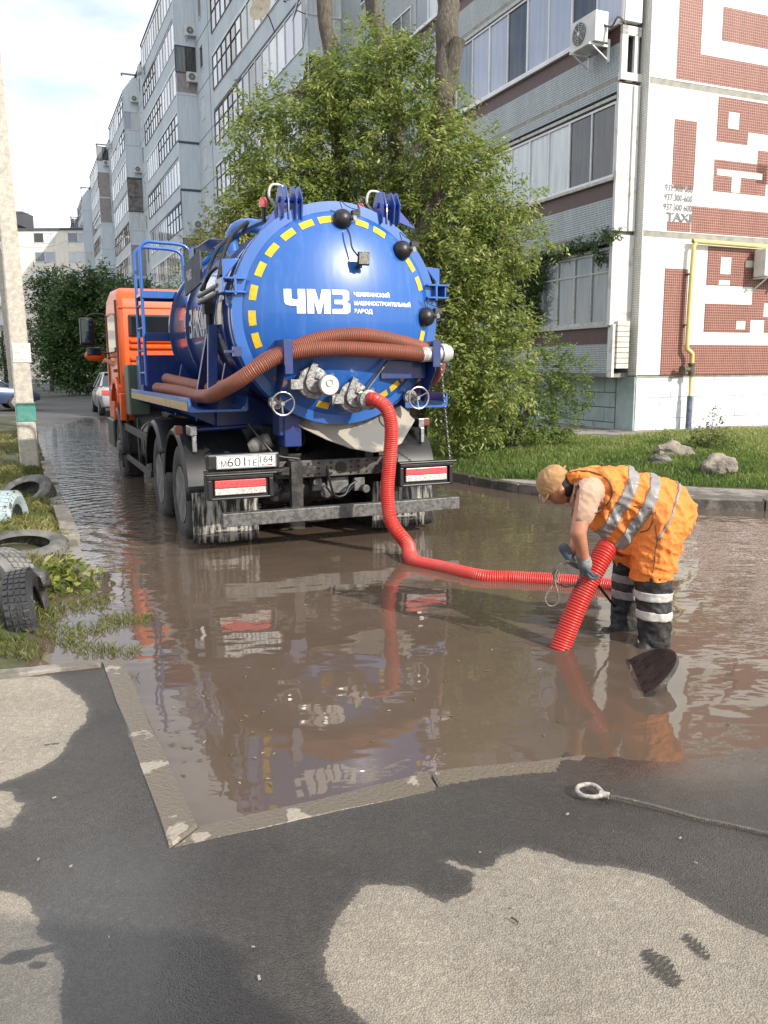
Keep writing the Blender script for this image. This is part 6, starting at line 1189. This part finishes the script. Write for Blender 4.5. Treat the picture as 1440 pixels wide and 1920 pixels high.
# vest and overall trousers, one loose garment each
ves = shaped('overall', HIVIS, wk, [
    (Q(1240, 962, YN), Q(1165, 930, YN), .195, .165), (Q(1165, 928, YN), Q(1118, 918, YN), .165, .135), (Q(1135, 905, YN - .07), Q(1100, 899, YN - .065), .095, .068), (Q(1100, 899, YN - .065), Q(1072, 897, YN - .05), .068, .045), (Q(1135, 905, YN + .07), Q(1100, 899, YN + .065), .095, .068), (Q(1100, 899, YN + .065), Q(1072, 897, YN + .05), .068, .045),
    (Q(1240, 985, 4.76), Q(1222, 1070, 4.745), .150, .125), (Q(1210, 990, 4.98), Q(1182, 1042, 5.01), .13, .112), (Q(1165, 975, YN), Q(1185, 1000, YN), .125, .13), (Q(1140, 960, YN), Q(1162, 985, YN), .13, .13)],
    [(Q(1243, 955, YN), (.145, .18, .172)), (Q(1255, 985, YN - .03), (.098, .15, .162))], voxel=.010, smooth=8, disp=.020, dscale=.095,
    cut=lambda me: keep_side(me, [(Q(1222, 1083, 4.745), (.05, 0, -1))]))
from mathutils.bvhtree import BVHTree
def bvh_of(objs):
    V, F = [], []
    for o in objs:
        b_ = len(V); V += [v.co.copy() for v in o.data.vertices]; F += [tuple(i + b_ for i in p.vertices) for p in o.data.polygons]
    return BVHTree.FromPolygons(V, F)
BV = bvh_of([ves, shirt])
def on_cloth(px, py, off=.003):
    d = pray(px, py).normalized(); h = BV.ray_cast(Vector((0, 0, CAM_H)) - WO, d); return (h[0] - d * off) if h[0] else None
def seam(name, pts, r, m_, par):
    P_ = [on_cloth(px, py) for px, py in pts]; P_ = [p for p in P_ if p]
    if len(P_) > 2: mb = MB(); mb.tube(crom(P_, .01), r, 6); mb.build(name, m_, par)
DK = mat('dark_piping', (.10, .06, .05), .8)
seam('arm_hole_piping', [(1068, 886), (1085, 883), (1105, 884), (1125, 890), (1140, 901), (1147, 916), (1147, 930), (1140, 944), (1128, 955), (1116, 962)], .005, DK, ves)
seam('trouser_seam', [(1228, 985), (1230, 1000), (1232, 1015), (1229, 1030), (1228, 1045), (1226, 1060), (1224, 1074)], .003, DK, ves)
seam('pocket_seam', [(1188, 949), (1205, 951), (1222, 953)], .003, DK, ves)
seam('pocket_seam', [(1222, 953), (1224, 972), (1216, 992), (1200, 998)], .003, DK, ves)
# arm hole and open front of the vest: the shirt stands proud of it
band(ves, 'reflective_stripe', REFL, ves, Q(1153, 940, YN), (.90, 0, -.44), .062, .004, [(Q(1150, 1012, YN), (-.2, 0, -1))])
band(ves, 'reflective_stripe', REFL, ves, Q(1192, 950, YN), (.90, 0, -.44), .058, .004, [(Q(1150, 1022, YN), (-.2, 0, -1))])
band(ves, 'side_piping', REFL, ves, Q(1252, 930, YN), (.86, 0, -.50), .012, .004, [(Q(1150, 985, YN), (-.2, 0, -1))])
band(ves, 'hem', mat('darker_seam_cloth', (.62, .13, .02), .8), ves, Q(1223, 1078, YN), (-.05, 0, 1), .010, .003)
wn_ = []
for (kx_, ky_, ax_, ay_, Yk, Yh, r0, r1, toe) in ((1224, 1070, 1228, 1225, 4.745, 4.71, .112, .092, (1205, 1222)), (1180, 1050, 1170, 1200, 5.02, 5.02, .100, .085, (1140, 1192))):
    b_ = shaped('rubber_boot', BOOT, wk, [(Q(kx_, ky_, Yk), Q((kx_ + ax_) / 2, (ky_ + ay_) / 2 - 8, (Yk + Yh) / 2), r0, r0 * .88), (Q((kx_ + ax_) / 2, (ky_ + ay_) / 2 - 8, (Yk + Yh) / 2), Q(ax_, ay_ - 30, Yh), r0 * .88, r1), (Q(ax_, ay_ - 22, Yh), Q(ax_, ay_, Yh), r1 * .9, .075), (Q(ax_, ay_ - 12, Yh), Q(toe[0], toe[1] - 2, Yh - .05), .062, .05)], [], voxel=.010, smooth=5, disp=.008, dscale=.07,
        cut=lambda me, k=kx_, y=ky_, Y=Yk: keep_side(me, [(Q(k, y - 4, Y), (0, 0, 1))]))
    wn_.append(b_); zz = (1113, 1148) if toe[0] > 1180 else (1082, 1112)
    for q_ in zz: band(b_, 'reflective_stripe', REFB if toe[0] > 1180 else REFL, b_, Q(kx_, q_, Yk), (0.04, 0, 1), .048, .003)
# gloved hands: palm, four curled fingers and a thumb each
def glove(pal, d, side, up, sc=1.0):
    d = Vector(d).normalized(); side = Vector(side).normalized(); up = Vector(up).normalized(); L_ = [.060, .068, .064, .052]; caps = [(Vector(pal) - d * .075, Vector(pal) - d * .02, .033, .030), (Vector(pal) - d * .02 - side * .015, Vector(pal) + d * .025 - side * .018, .024, .02), (Vector(pal) - d * .02 + side * .015, Vector(pal) + d * .025 + side * .018, .024, .02)]
    for i in range(4):
        s = (i - 1.5) * .021; a = Vector(pal) + d * .03 + side * s; l = L_[i]; b_ = a + (d * .8 - up * .45).normalized() * l * .5; c_ = b_ + (d * .25 - up * .95).normalized() * l * .42; e = c_ + (-d * .35 - up * .75).normalized() * l * .3
        caps += [(a, b_, .0105, .0100), (b_, c_, .0100, .0092), (c_, e, .0092, .0082)]
    a = Vector(pal) - d * .015 - side * .030; b_ = a + (d * .5 - side * .7 - up * .3) * .045; c_ = b_ + (d * .8 - side * .1 - up * .5) * .032; caps += [(a, b_, .014, .012), (b_, c_, .012, .010)]
    g_ = shaped('glove', GLOVE, wk, caps, [], voxel=.0045, smooth=3); return g_
glove(Q(1097, 1066, 4.655), (.28, -.05, -.9), (.1, 1, 0), (-.9, .1, -.25)); glove(Q(1070, 1048, 4.93), (.45, -.35, -.75), (.1, .9, .2), (-.8, -.2, -.4))
shaped('glove_cuff', mat('striped_cuff', (.30, .29, .27), .9, col2=(.12, .13, .14), ns=40, stretch=(1, 1, 8)), wk, [(Q(1097, 1050, 4.657), Q(1098, 1058, 4.657), .036, .038)], [], voxel=.006, smooth=2)
# wire coil in the worker's hand
mb = MB(); rs = random.Random(5)
for i in range(4):
    c = onY(1064 + i * 1.5, 1076, 4.70 + .015 * i); ax = (.078 + .006 * i, .068 + .004 * (i % 2)); P_ = [c + Vector((ax[0] * cos(a * pi / 14) + .004 * sin(3 * a + i), .012 * sin(a * .5 + i), ax[1] * sin(a * pi / 14) + .004 * cos(2 * a + i))) for a in range(28)]; mb.tube(P_, .0058, 6, closed=True)
mb.tube(crom([onY(1046, 1062, 4.7), onY(1040, 1085, 4.68), onY(1044, 1105, 4.66), onY(1047, 1122, 4.66), onY(1042, 1134, 4.66), onY(1030, 1136, 4.66), onY(1022, 1125, 4.66), onY(1026, 1112, 4.67), onY(1040, 1092, 4.68), onY(1048, 1070, 4.7)], .01), .0055, 6)
tag(mb.build('wire_rope_coil', ROPEM, None, 60), 'coil of thin wire rope with a small end loop held in the worker’s gloved hand'.replace('’', "'"), 'wire rope')
mb = MB(); mb.cyl(onY(1112, 1085, 4.9), onY(1156, 1142, 5.0), .008, n=8); mb.cyl(onY(1156, 1142, 5.0), onY(1175, 1166, 5.04), .008, n=8)
tag(mb.build('iron_hook', BLACKM, None), 'thin dark iron rod leaning between the hose and the far boot', 'rod')

# wire sling lying on the pavement
mb = MB(); z_ = .042; lp = [W2(*q) for q in ((1132, 1496), (1112, 1500), (1092, 1497), (1082, 1488), (1086, 1479), (1104, 1476), (1118, 1480), (1132, 1494))]
mb.tube(crom([Vector((a, c, z_)) for a, c in lp], .01), .0085, 8, mi=1)
ln_ = [W2(*q) for q in ((1132, 1496), (1180, 1506), (1250, 1524), (1310, 1541), (1360, 1551), (1440, 1570), (1560, 1600))]; mb.tube(crom([Vector((a, c, z_)) for a, c in ln_], .01), .0048, 8)
PP = even(crom([Vector((a, c, z_)) for a, c in ln_], .01), .008)
for i, p in enumerate(PP[:-1]): mb.box(p + Vector((0, 0, .0)), (.0115, .003, .0115), Matrix.Rotation(.6 + atan2((PP[i + 1] - p).y, (PP[i + 1] - p).x) + pi / 2, 3, 'Z'))
mb.cyl(Vector((*W2(1124, 1494), z_)), Vector((*W2(1142, 1498), z_)), .013, n=10, mi=1)
tag(mb.build('wire_sling', [ROPEM, ROPEL], None, 60), 'braided wire sling with a pale taped loop lying on the wet foreground pavement', 'wire rope')

# manhole cover tilted in the water
mb = MB(); mb.lathe([(0, 0), (.255, 0), (.265, .004), (.265, .026), (.255, .028), (.24, .022), (0, .022)], (0, 0, 0), (0, 0, 1), 56)
for i in range(-5, 6):
    for j in range(-5, 6):
        if i * i + j * j < 18 and (i + j) % 2: mb.box((i * .05, j * .05, .0225), (.03, .008, .002), Matrix.Rotation(.6, 3, 'Z'))
c = onz(1186, 1270, 0.0); o = mb.build('manhole_cover', mat('wet_iron', (.022, .020, .018), .35, .4, col2=(.05, .045, .04), ns=14, bump=.15), None, 30); o.location = (c.x + .01, c.y, -.035)
o.rotation_euler = (Matrix.Rotation(radians(-8), 3, 'Z') @ Matrix.Rotation(radians(-36), 3, 'Y')).to_euler()
tag(o, 'round iron manhole cover tilted out of the muddy water by the worker\'s boots', 'manhole cover')

# ------------------------------------------------------------ cars
def car(loc_, rz, colm, label, full=True):
    r_ = root('parked_car', loc_, rz, label, 'car', 'cars along the far street')
    st_ = [(0, .42, .62, .62), (.06, .30, .95, .80), (.5, .26, 1.02, .86), (1.2, .24, .98, .88), (2.6, .24, .95, .88), (3.5, .26, .86, .86), (4.1, .30, .74, .80), (4.4, .36, .58, .66)]
    mb = MB(); vs = []; fs = []
    for y, zb, zt, w in st_: vs += [(-w * .92, y, zb), (-w, y, zb + (zt - zb) * .35), (-w * .99, y, zb + (zt - zb) * .75), (-w * .90, y, zt), (w * .90, y, zt), (w * .99, y, zb + (zt - zb) * .75), (w, y, zb + (zt - zb) * .35), (w * .92, y, zb)]
    for i in range(len(st_) - 1):
        for k in range(8): fs.append((i * 8 + k, (i + 1) * 8 + k, (i + 1) * 8 + (k + 1) % 8, i * 8 + (k + 1) % 8))
    fs += [tuple(range(8)), tuple(range(len(st_) * 8 - 8, len(st_) * 8))[::-1]]; mb.add(vs, fs); mb.build('body', colm, r_, 40, .03)
    mb = MB(); gh = [(.35, 1.0, .80), (1.0, 1.38, .62), (1.6, 1.45, .60), (2.3, 1.42, .60), (3.3, .95, .78)]; vs = []
    for y, z, w in gh: vs += [(-w, y, z), (w, y, z)]
    lowv = [(-.80, .35, .93), (.80, .35, .93), (-.80, 3.3, .85), (.80, 3.3, .85)]
    mb.add(vs, [(0, 2, 3, 1), (2, 4, 5, 3), (4, 6, 7, 5), (6, 8, 9, 7)]); mb.add([(-.80, .35, .97), (-.62, 1.0, 1.38), (-.60, 1.6, 1.45), (-.60, 2.3, 1.42), (-.78, 3.3, .93)], [(0, 1, 2, 3, 4)]); mb.add([(.80, .35, .97), (.62, 1.0, 1.38), (.60, 1.6, 1.45), (.60, 2.3, 1.42), (.78, 3.3, .93)], [(4, 3, 2, 1, 0)]); mb.build('glasshouse', GLASSD, r_, 0)
    mb = MB(); mb.b(-.60, .60, 1.0, 2.35, 1.42, 1.47); 
    for s in (-1, 1): mb.bar((s * .79, .38, .99), (s * .62, 1.02, 1.40), .07, .05); mb.bar((s * .61, 1.02, 1.41), (s * .61, 2.33, 1.42), .06, .06); mb.bar((s * .61, 2.33, 1.42), (s * .78, 3.3, .94), .06, .05); mb.bar((s * .61, 1.62, 1.43), (s * .83, 1.62, .95), .05, .05)
    mb.build('roof', colm, r_, 30, .01)
    for s in (-1, 1):
        for y in (.85, 3.5):
            mb = MB(); mb.lathe([(.19, 0), (.28, .0), (.315, .03), (.315, .17), (.28, .2), (.19, .2)], (s * .87, y, .315), (-s, 0, 0), 28, closed=True); t_ = mb.build('tyre', RUBBER, r_, 35); mb = MB(); mb.lathe([(.20, .0), (.18, .03), (.05, .01), (0, .01)], (s * .87, y, .315), (-s, 0, 0), 20); mb.build('rim', STEEL, t_, 40)
        mb = MB(); mb.box((s * .66, .01, .80), (.30, .10, .15), Matrix.Rotation(radians(s * 12), 3, 'Z')); mb.build('tail_light', REDL, r_, 0, .02)
        mb = MB(); mb.box((s * .95, 2.75, 1.0), (.18, .10, .12)); mb.build('door_mirror', BLACKP, r_, 0, .02)
        mb = MB(); mb.b(s * .885 - .004, s * .885 + .004, 1.62, 1.635, .35, .93); mb.b(s * .885 - .01, s * .885 + .01, 1.75, 1.92, .80, .83); mb.build('door_handle', BLACKP, r_, 0)
    mb = MB(); mb.b(-.26, .26, -.02, .02, .60, .71); mb.build('number_plate', PLATEW, r_, 0); mb = MB(); mb.b(-.8, .8, -.03, .3, .28, .36); mb.build('bumper', BLACKP, r_, 0, .03)
    return r_
SILV = mat('silver_car_paint', (.42, .42, .43), .3, .5, coat=.6); c = onz(184, 781, .03)
car((c.x + .95, c.y + .2, .03), GA, SILV, 'silver sedan with red tail lamps driving ahead of the truck cab')
c = onY(-22, 735, 31); car((c.x - 2.9, c.y, .08), GA - radians(80), mat('blue_car_paint', (.05, .08, .16), .3, .4, coat=.6, col2=(.08, .11, .2), ns=2), 'dark blue car cut off by the left edge behind the concrete poles')
c = onY(78, 716, 95); car((c.x, c.y, .03), radians(-70), mat('white_car_paint', (.7, .7, .7), .35, coat=.5), 'small white car far away right of the near concrete pole')

# ------------------------------------------------------------ people far down the street and the driver
def figure(p, h, top, bot, label, step=.12):
    r_ = root('person', p, .2, label, 'person', 'people'); k = h / 1.7
    v = lambda a, c, e: Vector((a, c, e)) * k
    shaped('body', mat('far_skin', (.40, .2, .13), .6), r_, [(v(-.10, step, .05), v(-.09, 0, .88), .06, .085), (v(.10, -step, .05), v(.09, 0, .88), .06, .085), (v(0, 0, .88), v(0, 0, 1.35), .14, .15), (v(-.19, 0, 1.38), v(-.25, -.04, .85), .05, .035), (v(.19, 0, 1.38), v(.25, .04, .85), .05, .035), (v(0, 0, 1.4), v(0, 0, 1.5), .05, .05)], [(v(0, 0, 1.59), (.08 * k, .095 * k, .11 * k))], voxel=.02, smooth=3)
    shaped('top', top, r_, [(v(0, 0, .92), v(0, 0, 1.34), .165, .17), (v(-.17, 0, 1.38), v(-.23, -.02, 1.05), .075, .06), (v(.17, 0, 1.38), v(.23, .02, 1.05), .075, .06)], [], voxel=.02, smooth=3)
    shaped('trousers', bot, r_, [(v(-.10, step, .08), v(-.09, 0, .88), .08, .11), (v(.10, -step, .08), v(.09, 0, .88), .08, .11)], [(v(0, 0, .92), (.17 * k, .13 * k, .12 * k))], voxel=.02, smooth=3)
    shaped('hair', mat('far_hair', (.03, .02, .015), .8), r_, [], [(v(0, .02, 1.63), (.09 * k, .1 * k, .09 * k))], voxel=.02, smooth=2)
c = onY(97, 716, 100); figure((c.x, c.y, .03), 1.75, mat('dark_top', (.02, .02, .025), .8), mat('jeans', (.12, .16, .24), .8), 'distant pedestrian in dark top and blue jeans at the bend of the road')
c = onY(82, 712, 108); figure((c.x, c.y, .03), 1.6, mat('dark_red_top', (.06, .03, .03), .8), mat('grey_trousers', (.06, .06, .065), .8), 'farther pedestrian in dark clothes left of the one in jeans', .05)
dr = root('person', TM @ Vector((-.8, 6.85, 1.3)), GA, 'truck driver inside the orange cab, bare forearm resting out of the window', 'person')
shaped('body', SKIN, dr, [(Vector((-.05, 0, .45)), Vector((-.28, .0, .30)), .055, .05), (Vector((-.28, 0, .30)), Vector((-.50, .22, .44)), .05, .034), (Vector((-.50, .22, .44)), Vector((-.52, .32, .40)), .032, .03), (Vector((0, 0, .0)), Vector((0, 0, .45)), .15, .15), (Vector((0, 0, .45)), Vector((0, .02, .7)), .06, .055), (Vector((.1, 0, .45)), Vector((.22, .3, .25)), .05, .04)], [(Vector((0, .03, .80)), (.08, .10, .12))], voxel=.012, smooth=3)
shaped('shirt', mat('dark_shirt', (.03, .03, .04), .9), dr, [(Vector((0, 0, 0)), Vector((0, 0, .45)), .18, .18), (Vector((-.05, 0, .45)), Vector((-.20, .0, .36)), .075, .07)], [], voxel=.014, smooth=3)

# ------------------------------------------------------------ concrete poles, wires
PC = mat('rough_pole_concrete', (.54, .50, .43), .9, col2=(.40, .37, .32), ns=14, bump=.6, bs=70, nd=8)
def pole(b_, w0, w1, h, label, detail=True, lean=(0, 0)):
    r_ = root('concrete_pole', b_, GA, label, 'pole', 'concrete poles on the left verge'); mb = MB(); n = 14; vs = []; fs = []
    for i in range(n + 1):
        t_ = i / n; w = (w0 + (w1 - w0) * t_) / 2; c_ = w * .16; z = -.3 + (h + .3) * t_; ox, oy = lean[0] * t_, lean[1] * t_
        for x, y in ((-w + c_, -w), (w - c_, -w), (w, -w + c_), (w, w - c_), (w - c_, w), (-w + c_, w), (-w, w - c_), (-w, -w + c_)): vs.append((x + ox + .003 * mnoise.noise(Vector((x * 9, y * 9, z * 3))), y + oy, z))
    for i in range(n):
        for k in range(8): fs.append((i * 8 + k, i * 8 + (k + 1) % 8, (i + 1) * 8 + (k + 1) % 8, (i + 1) * 8 + k))
    fs.append(tuple(range(n * 8, n * 8 + 8))); mb.add(vs, fs); mb.build('shaft', PC, r_, 0); return r_
pb = onz(57, 876, .07); p1 = pole(Vector((pb.x, pb.y, .05)), .285, .19, 9.5, 'tall near concrete pole with a teal painted band and paper notice', lean=(-.12, 0))
mb = MB(); w = .1435
mb.b(-w, w, -w, w, .74, 1.04); mb.build('painted_band', mat('teal_paint', (.05, .21, .18), .8, col2=(.10, .27, .23), ns=9, bump=.3), p1, 0, .02)
mb = MB(); mb.b(-.125, .13, -.146, -.137, 1.66, 1.95); pn_ = mb.build('paper_notice', mat('notice_paper', (.72, .69, .66), .8, col2=(.6, .56, .5), ns=9), p1, 0)
for tx, x, z, w_, h_ in (('СРУБ', -.02, 1.86, .12, .05), ('БР', -.10, 1.79, .08, .035), ('8-937-', -.11, 1.69, .22, .02)): text_obj('notice_lettering', tx, lambda a, c, x=x, z=z: Vector((x + a, -.148, z + c)), .05, mat('faded_red_print', (.45, .28, .27), .8) if 'faded_red_print' not in bpy.data.materials else bpy.data.materials['faded_red_print'], pn_, width=w_, height=h_)
mb = MB(); mb.tube([(-.02, -.118, 4.05), (.015, -.117, 4.16), (.03, -.118, 4.04), (.0, -.118, 4.10)], .004, 5); mb.build('scratched_mark', BLACKC, p1)
c = onY(28, 755, 38); pole(Vector((c.x, c.y, .1)), .30, .2, 7.6, 'second concrete pole further down the street, left of the near one', lean=(-.2, 0))
mb = MB(); c2 = onY(4, 436, 38); mb.b(c2.x - .8, c2.x + .6, c2.y - .05, c2.y + .05, c2.z - .3, c2.z - .2)
for i in range(4): mb.cyl((c2.x - .7 + .4 * i, c2.y, c2.z - .2), (c2.x - .7 + .4 * i, c2.y, c2.z + .1), .05, n=8)
tag(mb.build('insulator_bar', GREYMETAL, None), 'crossbar with insulators on the top of the second pole', 'insulators')
mb = MB(); A = onY(-30, 400, 38); B = onY(172, 336, 95); P_ = [A.lerp(B, i / 20) - Vector((0, 0, 1.2 * sin(pi * i / 20))) for i in range(21)]; mb.tube(P_, .012, 5)
A = onY(-30, 455, 38); B = onY(140, 440, 120); P_ = [A.lerp(B, i / 20) - Vector((0, 0, .8 * sin(pi * i / 20))) for i in range(21)]; mb.tube(P_, .012, 5); 
tag(mb.build('overhead_wire', BLACKC, None), 'thin overhead wires crossing the pale sky towards the far block', 'wire')

# ------------------------------------------------------------ old tyres, rocks, weeds
TYRE_G = mat('weathered_tyre', (.045, .045, .045), .75, col2=(.19, .18, .16), ns=4, nd=9, lo=.42, hi=.68, bump=.4, bs=50)
TYRE_K = mat('black_wet_tyre', (.022, .022, .023), .45, col2=(.12, .115, .11), ns=5, nd=9, lo=.5, hi=.75, bump=.4, bs=40)
TYRE_P = mat('flaking_pale_blue_paint', (.36, .44, .46), .8, col2=(.09, .09, .09), ns=16, nd=9, lo=.54, hi=.60, bump=.3)
def tyre(p, rot, R_, w, m_, label, cutz=None):
    mb = MB(); mb.lathe([(R_ * .60, .015), (R_ * .66, 0), (R_ * .85, -.012), (R_ * .97, .015), (R_, .05), (R_, w - .05), (R_ * .97, w - .015), (R_ * .85, w + .012), (R_ * .66, w), (R_ * .60, w - .015), (R_ * .66, w - .03), (R_ * .9, w - .05), (R_ * .93, w / 2), (R_ * .9, .05), (R_ * .66, .03)], (0, 0, -w / 2), (0, 0, 1), 48, closed=True)
    for i in range(40):
        a = 2 * pi * i / 40
        for z in (-.32, -.11, .11, .32): mb.box((cos(a + z * .1) * (R_ + .001), sin(a + z * .1) * (R_ + .001), z * w), (.012, R_ * .115, w * .16), Matrix.Rotation(a + (.25 if z > 0 else -.25) * 0, 3, 'Z'))
    o = mb.build('old_tyre', m_, None, 35); o.matrix_world = Matrix.Translation(p) @ rot; return tag(o, label, 'tyre', 'old tyres on the left verge')
RX = lambda a: Matrix.Rotation(radians(a), 4, 'X'); RY = lambda a: Matrix.Rotation(radians(a), 4, 'Y'); RZ = lambda a: Matrix.Rotation(radians(a), 4, 'Z')
c = onz(48, 940, .05); tyre(Vector((c.x, c.y, .10)), RZ(10) @ RX(28) @ RY(-14), .34, .19, TYRE_G, 'dark tyre lying tilted in the grass beside the kerb, tread towards us')
c = onz(10, 985, .05); tyre(Vector((c.x, c.y + .1, .05)), RZ(5) @ RY(90), .33, .19, TYRE_P, 'half buried tyre with flaking pale blue paint at the left edge')
c = onz(48, 1046, .05); tyre(Vector((c.x - .02, c.y, .10)), RX(6) @ RY(3), .36, .18, TYRE_G, 'weathered tyre lying flat, a black hole in its middle')
c = onz(40, 1175, .0); tyre(Vector((c.x - .01, c.y + .14, .03)), RZ(14) @ RY(80), .30, .17, TYRE_K, 'nearest half buried tyre standing upright at the water edge')
c = onz(-12, 1150, .0); tyre(Vector((c.x - .06, c.y + .2, .06)), RZ(-25) @ RX(82), .33, .2, mat('pale_worn_tyre', (.22, .21, .20), .8, col2=(.10, .10, .10), ns=9), 'pale worn tyre cut off by the left edge beside the upright one')
mb = MB(); c = onY(66, 1092, 5.42); ring_ = []
for i in range(15):
    a_ = radians(-20 + 13 * i); rr_ = .085 * (1 + .08 * sin(i * 1.7)); ring_ += [c + Vector((cos(a_) * rr_, .03, sin(a_) * rr_)), c + Vector((cos(a_) * rr_ * .72, -.05, sin(a_) * rr_ * .72))]
mb.add(ring_, [(2 * i, 2 * i + 1, 2 * i + 3, 2 * i + 2) for i in range(14)]); o = mb.build('torn_tyre_piece', TYRE_K, None, 60); sd = o.modifiers.new('s', 'SOLIDIFY'); sd.thickness = .012
tag(o, 'torn curled strip of black rubber leaning on the nearest upright tyre', 'rubber scrap')
def rock(p, r, s, m_, label, seed):
    bm = bmesh.new(); bmesh.ops.create_icosphere(bm, subdivisions=4, radius=1)
    for v in bm.verts:
        n = v.co.normalized(); k = 1 + .28 * mnoise.noise(n * 1.6 + Vector((seed, 0, 0))) + .10 * mnoise.noise(n * 5 + Vector((seed, 3, 0))); v.co = Vector((n.x * s[0], n.y * s[1], n.z * s[2])) * r * k
    me = bpy.data.meshes.new('rock'); bm.to_mesh(me); bm.free(); me.materials.append(m_); me.polygons.foreach_set('use_smooth', [True] * len(me.polygons)); me.set_sharp_from_angle(angle=radians(30)); o = bpy.data.objects.new('rock', me); COL.objects.link(o); o.location = p; tag(o, label, 'rock', 'rocks in the grass')
RK = mat('pale_rock', (.34, .29, .23), .9, col2=(.16, .14, .12), ns=4, nd=9, bump=.6, bs=30)
c = onz(1262, 858, .2); rock((c.x, c.y, .26), .30, (1, .8, .6), RK, 'largest pale rock, jagged, behind the worker in the grass', 1)
c = onz(1348, 885, .18); rock((c.x, c.y, .26), .22, (1.05, .8, .72), RK, 'round pale rock in the grass nearest the right edge', 4)
c = onz(1238, 868, .2); rock((c.x, c.y, .22), .16, (1.1, .8, .6), mat('dark_rock', (.06, .055, .05), .9, col2=(.2, .19, .18), ns=6), 'small dark stone just left of the largest rock', 7)
def smallbush(px, py, Y, blobs_px, label, seed, per=1100, ln=.06):
    b0 = onY(px, py, Y); r_ = root('weed_bush', b0, 0, label, 'bush', 'weed bushes by the gable'); k = FPX / (Y * .985)
    foliage('foliage', [(tuple(onY(x, y, Y) - b0), r / k) for x, y, r in blobs_px], per, ln, r_, leafmat('weed_bush_leaf%d' % seed, (.05, .08, .02), (.10, .14, .035), (.26, .27, .10), .5, .3), seed, clump=12, spread=.16, droop=.0, inner=.5)
    mb = MB(); rs = random.Random(seed)
    for x, y, r in blobs_px: trunk(mb, [Vector((0, 0, -.1)), (onY((x + px) / 2, (y + py) / 2, Y) - b0), onY(x, y - r * .8, Y) - b0], .008, .003, 5)
    mb.build('stem', BARK, r_)
smallbush(1325, 842, 13.6, [(1330, 815, 18), (1300, 828, 14), (1350, 830, 16), (1345, 797, 9), (1368, 838, 10), (1335, 838, 20), (1310, 820, 12), (1340, 782, 6)], 'tall leafy weed bush in front of the wrapped gas riser', 31)
smallbush(1250, 838, 14.5, [(1245, 832, 7), (1262, 836, 8)], 'low weed tuft left of the wrapped gas riser', 32)
smallbush(1150, 905, 11.4, [(1160, 892, 10), (1130, 893, 8), (1100, 890, 8)], 'low weeds at the grass edge behind the worker', 33, 900, .04)
c = onz(828, 908, .05); mb = MB(); mb.ball(c + Vector((0, 0, .03)), .07, 8, s=(1.2, .6, .6)); tag(mb.build('green_litter', mat('green_plastic', (.03, .12, .08), .3), None, 0), 'small crumpled green plastic piece by the far kerb under the lamp', 'litter')
# scraps on the pavement
mb = MB(); rs = random.Random(3); scr = [(102, 1499, .012), (72, 1615, .010), (133, 1628, .010), (205, 1762, .008), (486, 1838, .014), (963, 1707, .010), (900, 1602, .006), (1305, 1622, .008), (1064, 1530, .012), (1275, 1575, .010), (475, 1780, .008)]
for x, y, r in scr:
    p = Vector((*W2(x, y), .038)); mb.box(p, (r * 1.2, r * .5, .003), Matrix.Rotation(rs.random() * 3, 3, 'Z'))
tag(mb.build('scraps', mat('pale_scrap', (.30, .28, .24), .8), None, 0), 'tiny pale scraps and chips scattered over the wet pavement', 'litter', kind='stuff')
mb = MB(); mb.tube([Vector((*W2(958, 1726), .040)), Vector((*W2(964, 1730), .042)), Vector((*W2(972, 1736), .040))], .003, 5); tag(mb.build('twig', BARK, None), 'short dark twig on the large dry patch of pavement', 'twig')
# floating debris on the puddle
V, F = leaves(np.array([tuple(onz(x, y, .004)) for x, y in [(rs.uniform(200, 520), rs.uniform(1230, 1500)) for _ in range(40)] + [(rs.uniform(400, 1400), rs.uniform(1000, 1400)) for _ in range(40)]]), rdir(80) * np.array([1, 1, .02]), np.tile([0, 0, 1.0], (80, 1)) + .01, .02 + .02 * np.random.rand(80), .008 + .01 * np.random.rand(80))
tag(npmesh('floating_leaves', V, F, leafmat('floating_leaf', (.10, .09, .04), (.2, .18, .08), (.45, .40, .25)), smooth=False, attrs={'rnd': ('FACE', np.random.rand(80))}), 'small leaves floating on the muddy puddle', 'leaves', kind='stuff')

# ------------------------------------------------------------ unseen hut added behind the photographer, shaped to throw the lower left shade
hut = root('shadow_caster_hut', Vector((2.75, -.65, 0)), radians(-8), 'unseen low hut added behind the camera to cast the lower left shade', 'hut')
mb = MB(); mb.b(-4.6, 0, -2.6, 0, -.1, 2.42); mb.build('wall', BEI, hut, 0, uv=True); mb = MB(); mb.b(-4.65, .05, -2.65, .05, 2.42, 2.50); mb.build('roof', SEAM, hut, 0)
mb = MB(); mb.b(-3.2, -2.3, -.0, .03, .0, 2.0); mb.build('door', GREENG, hut, 0)
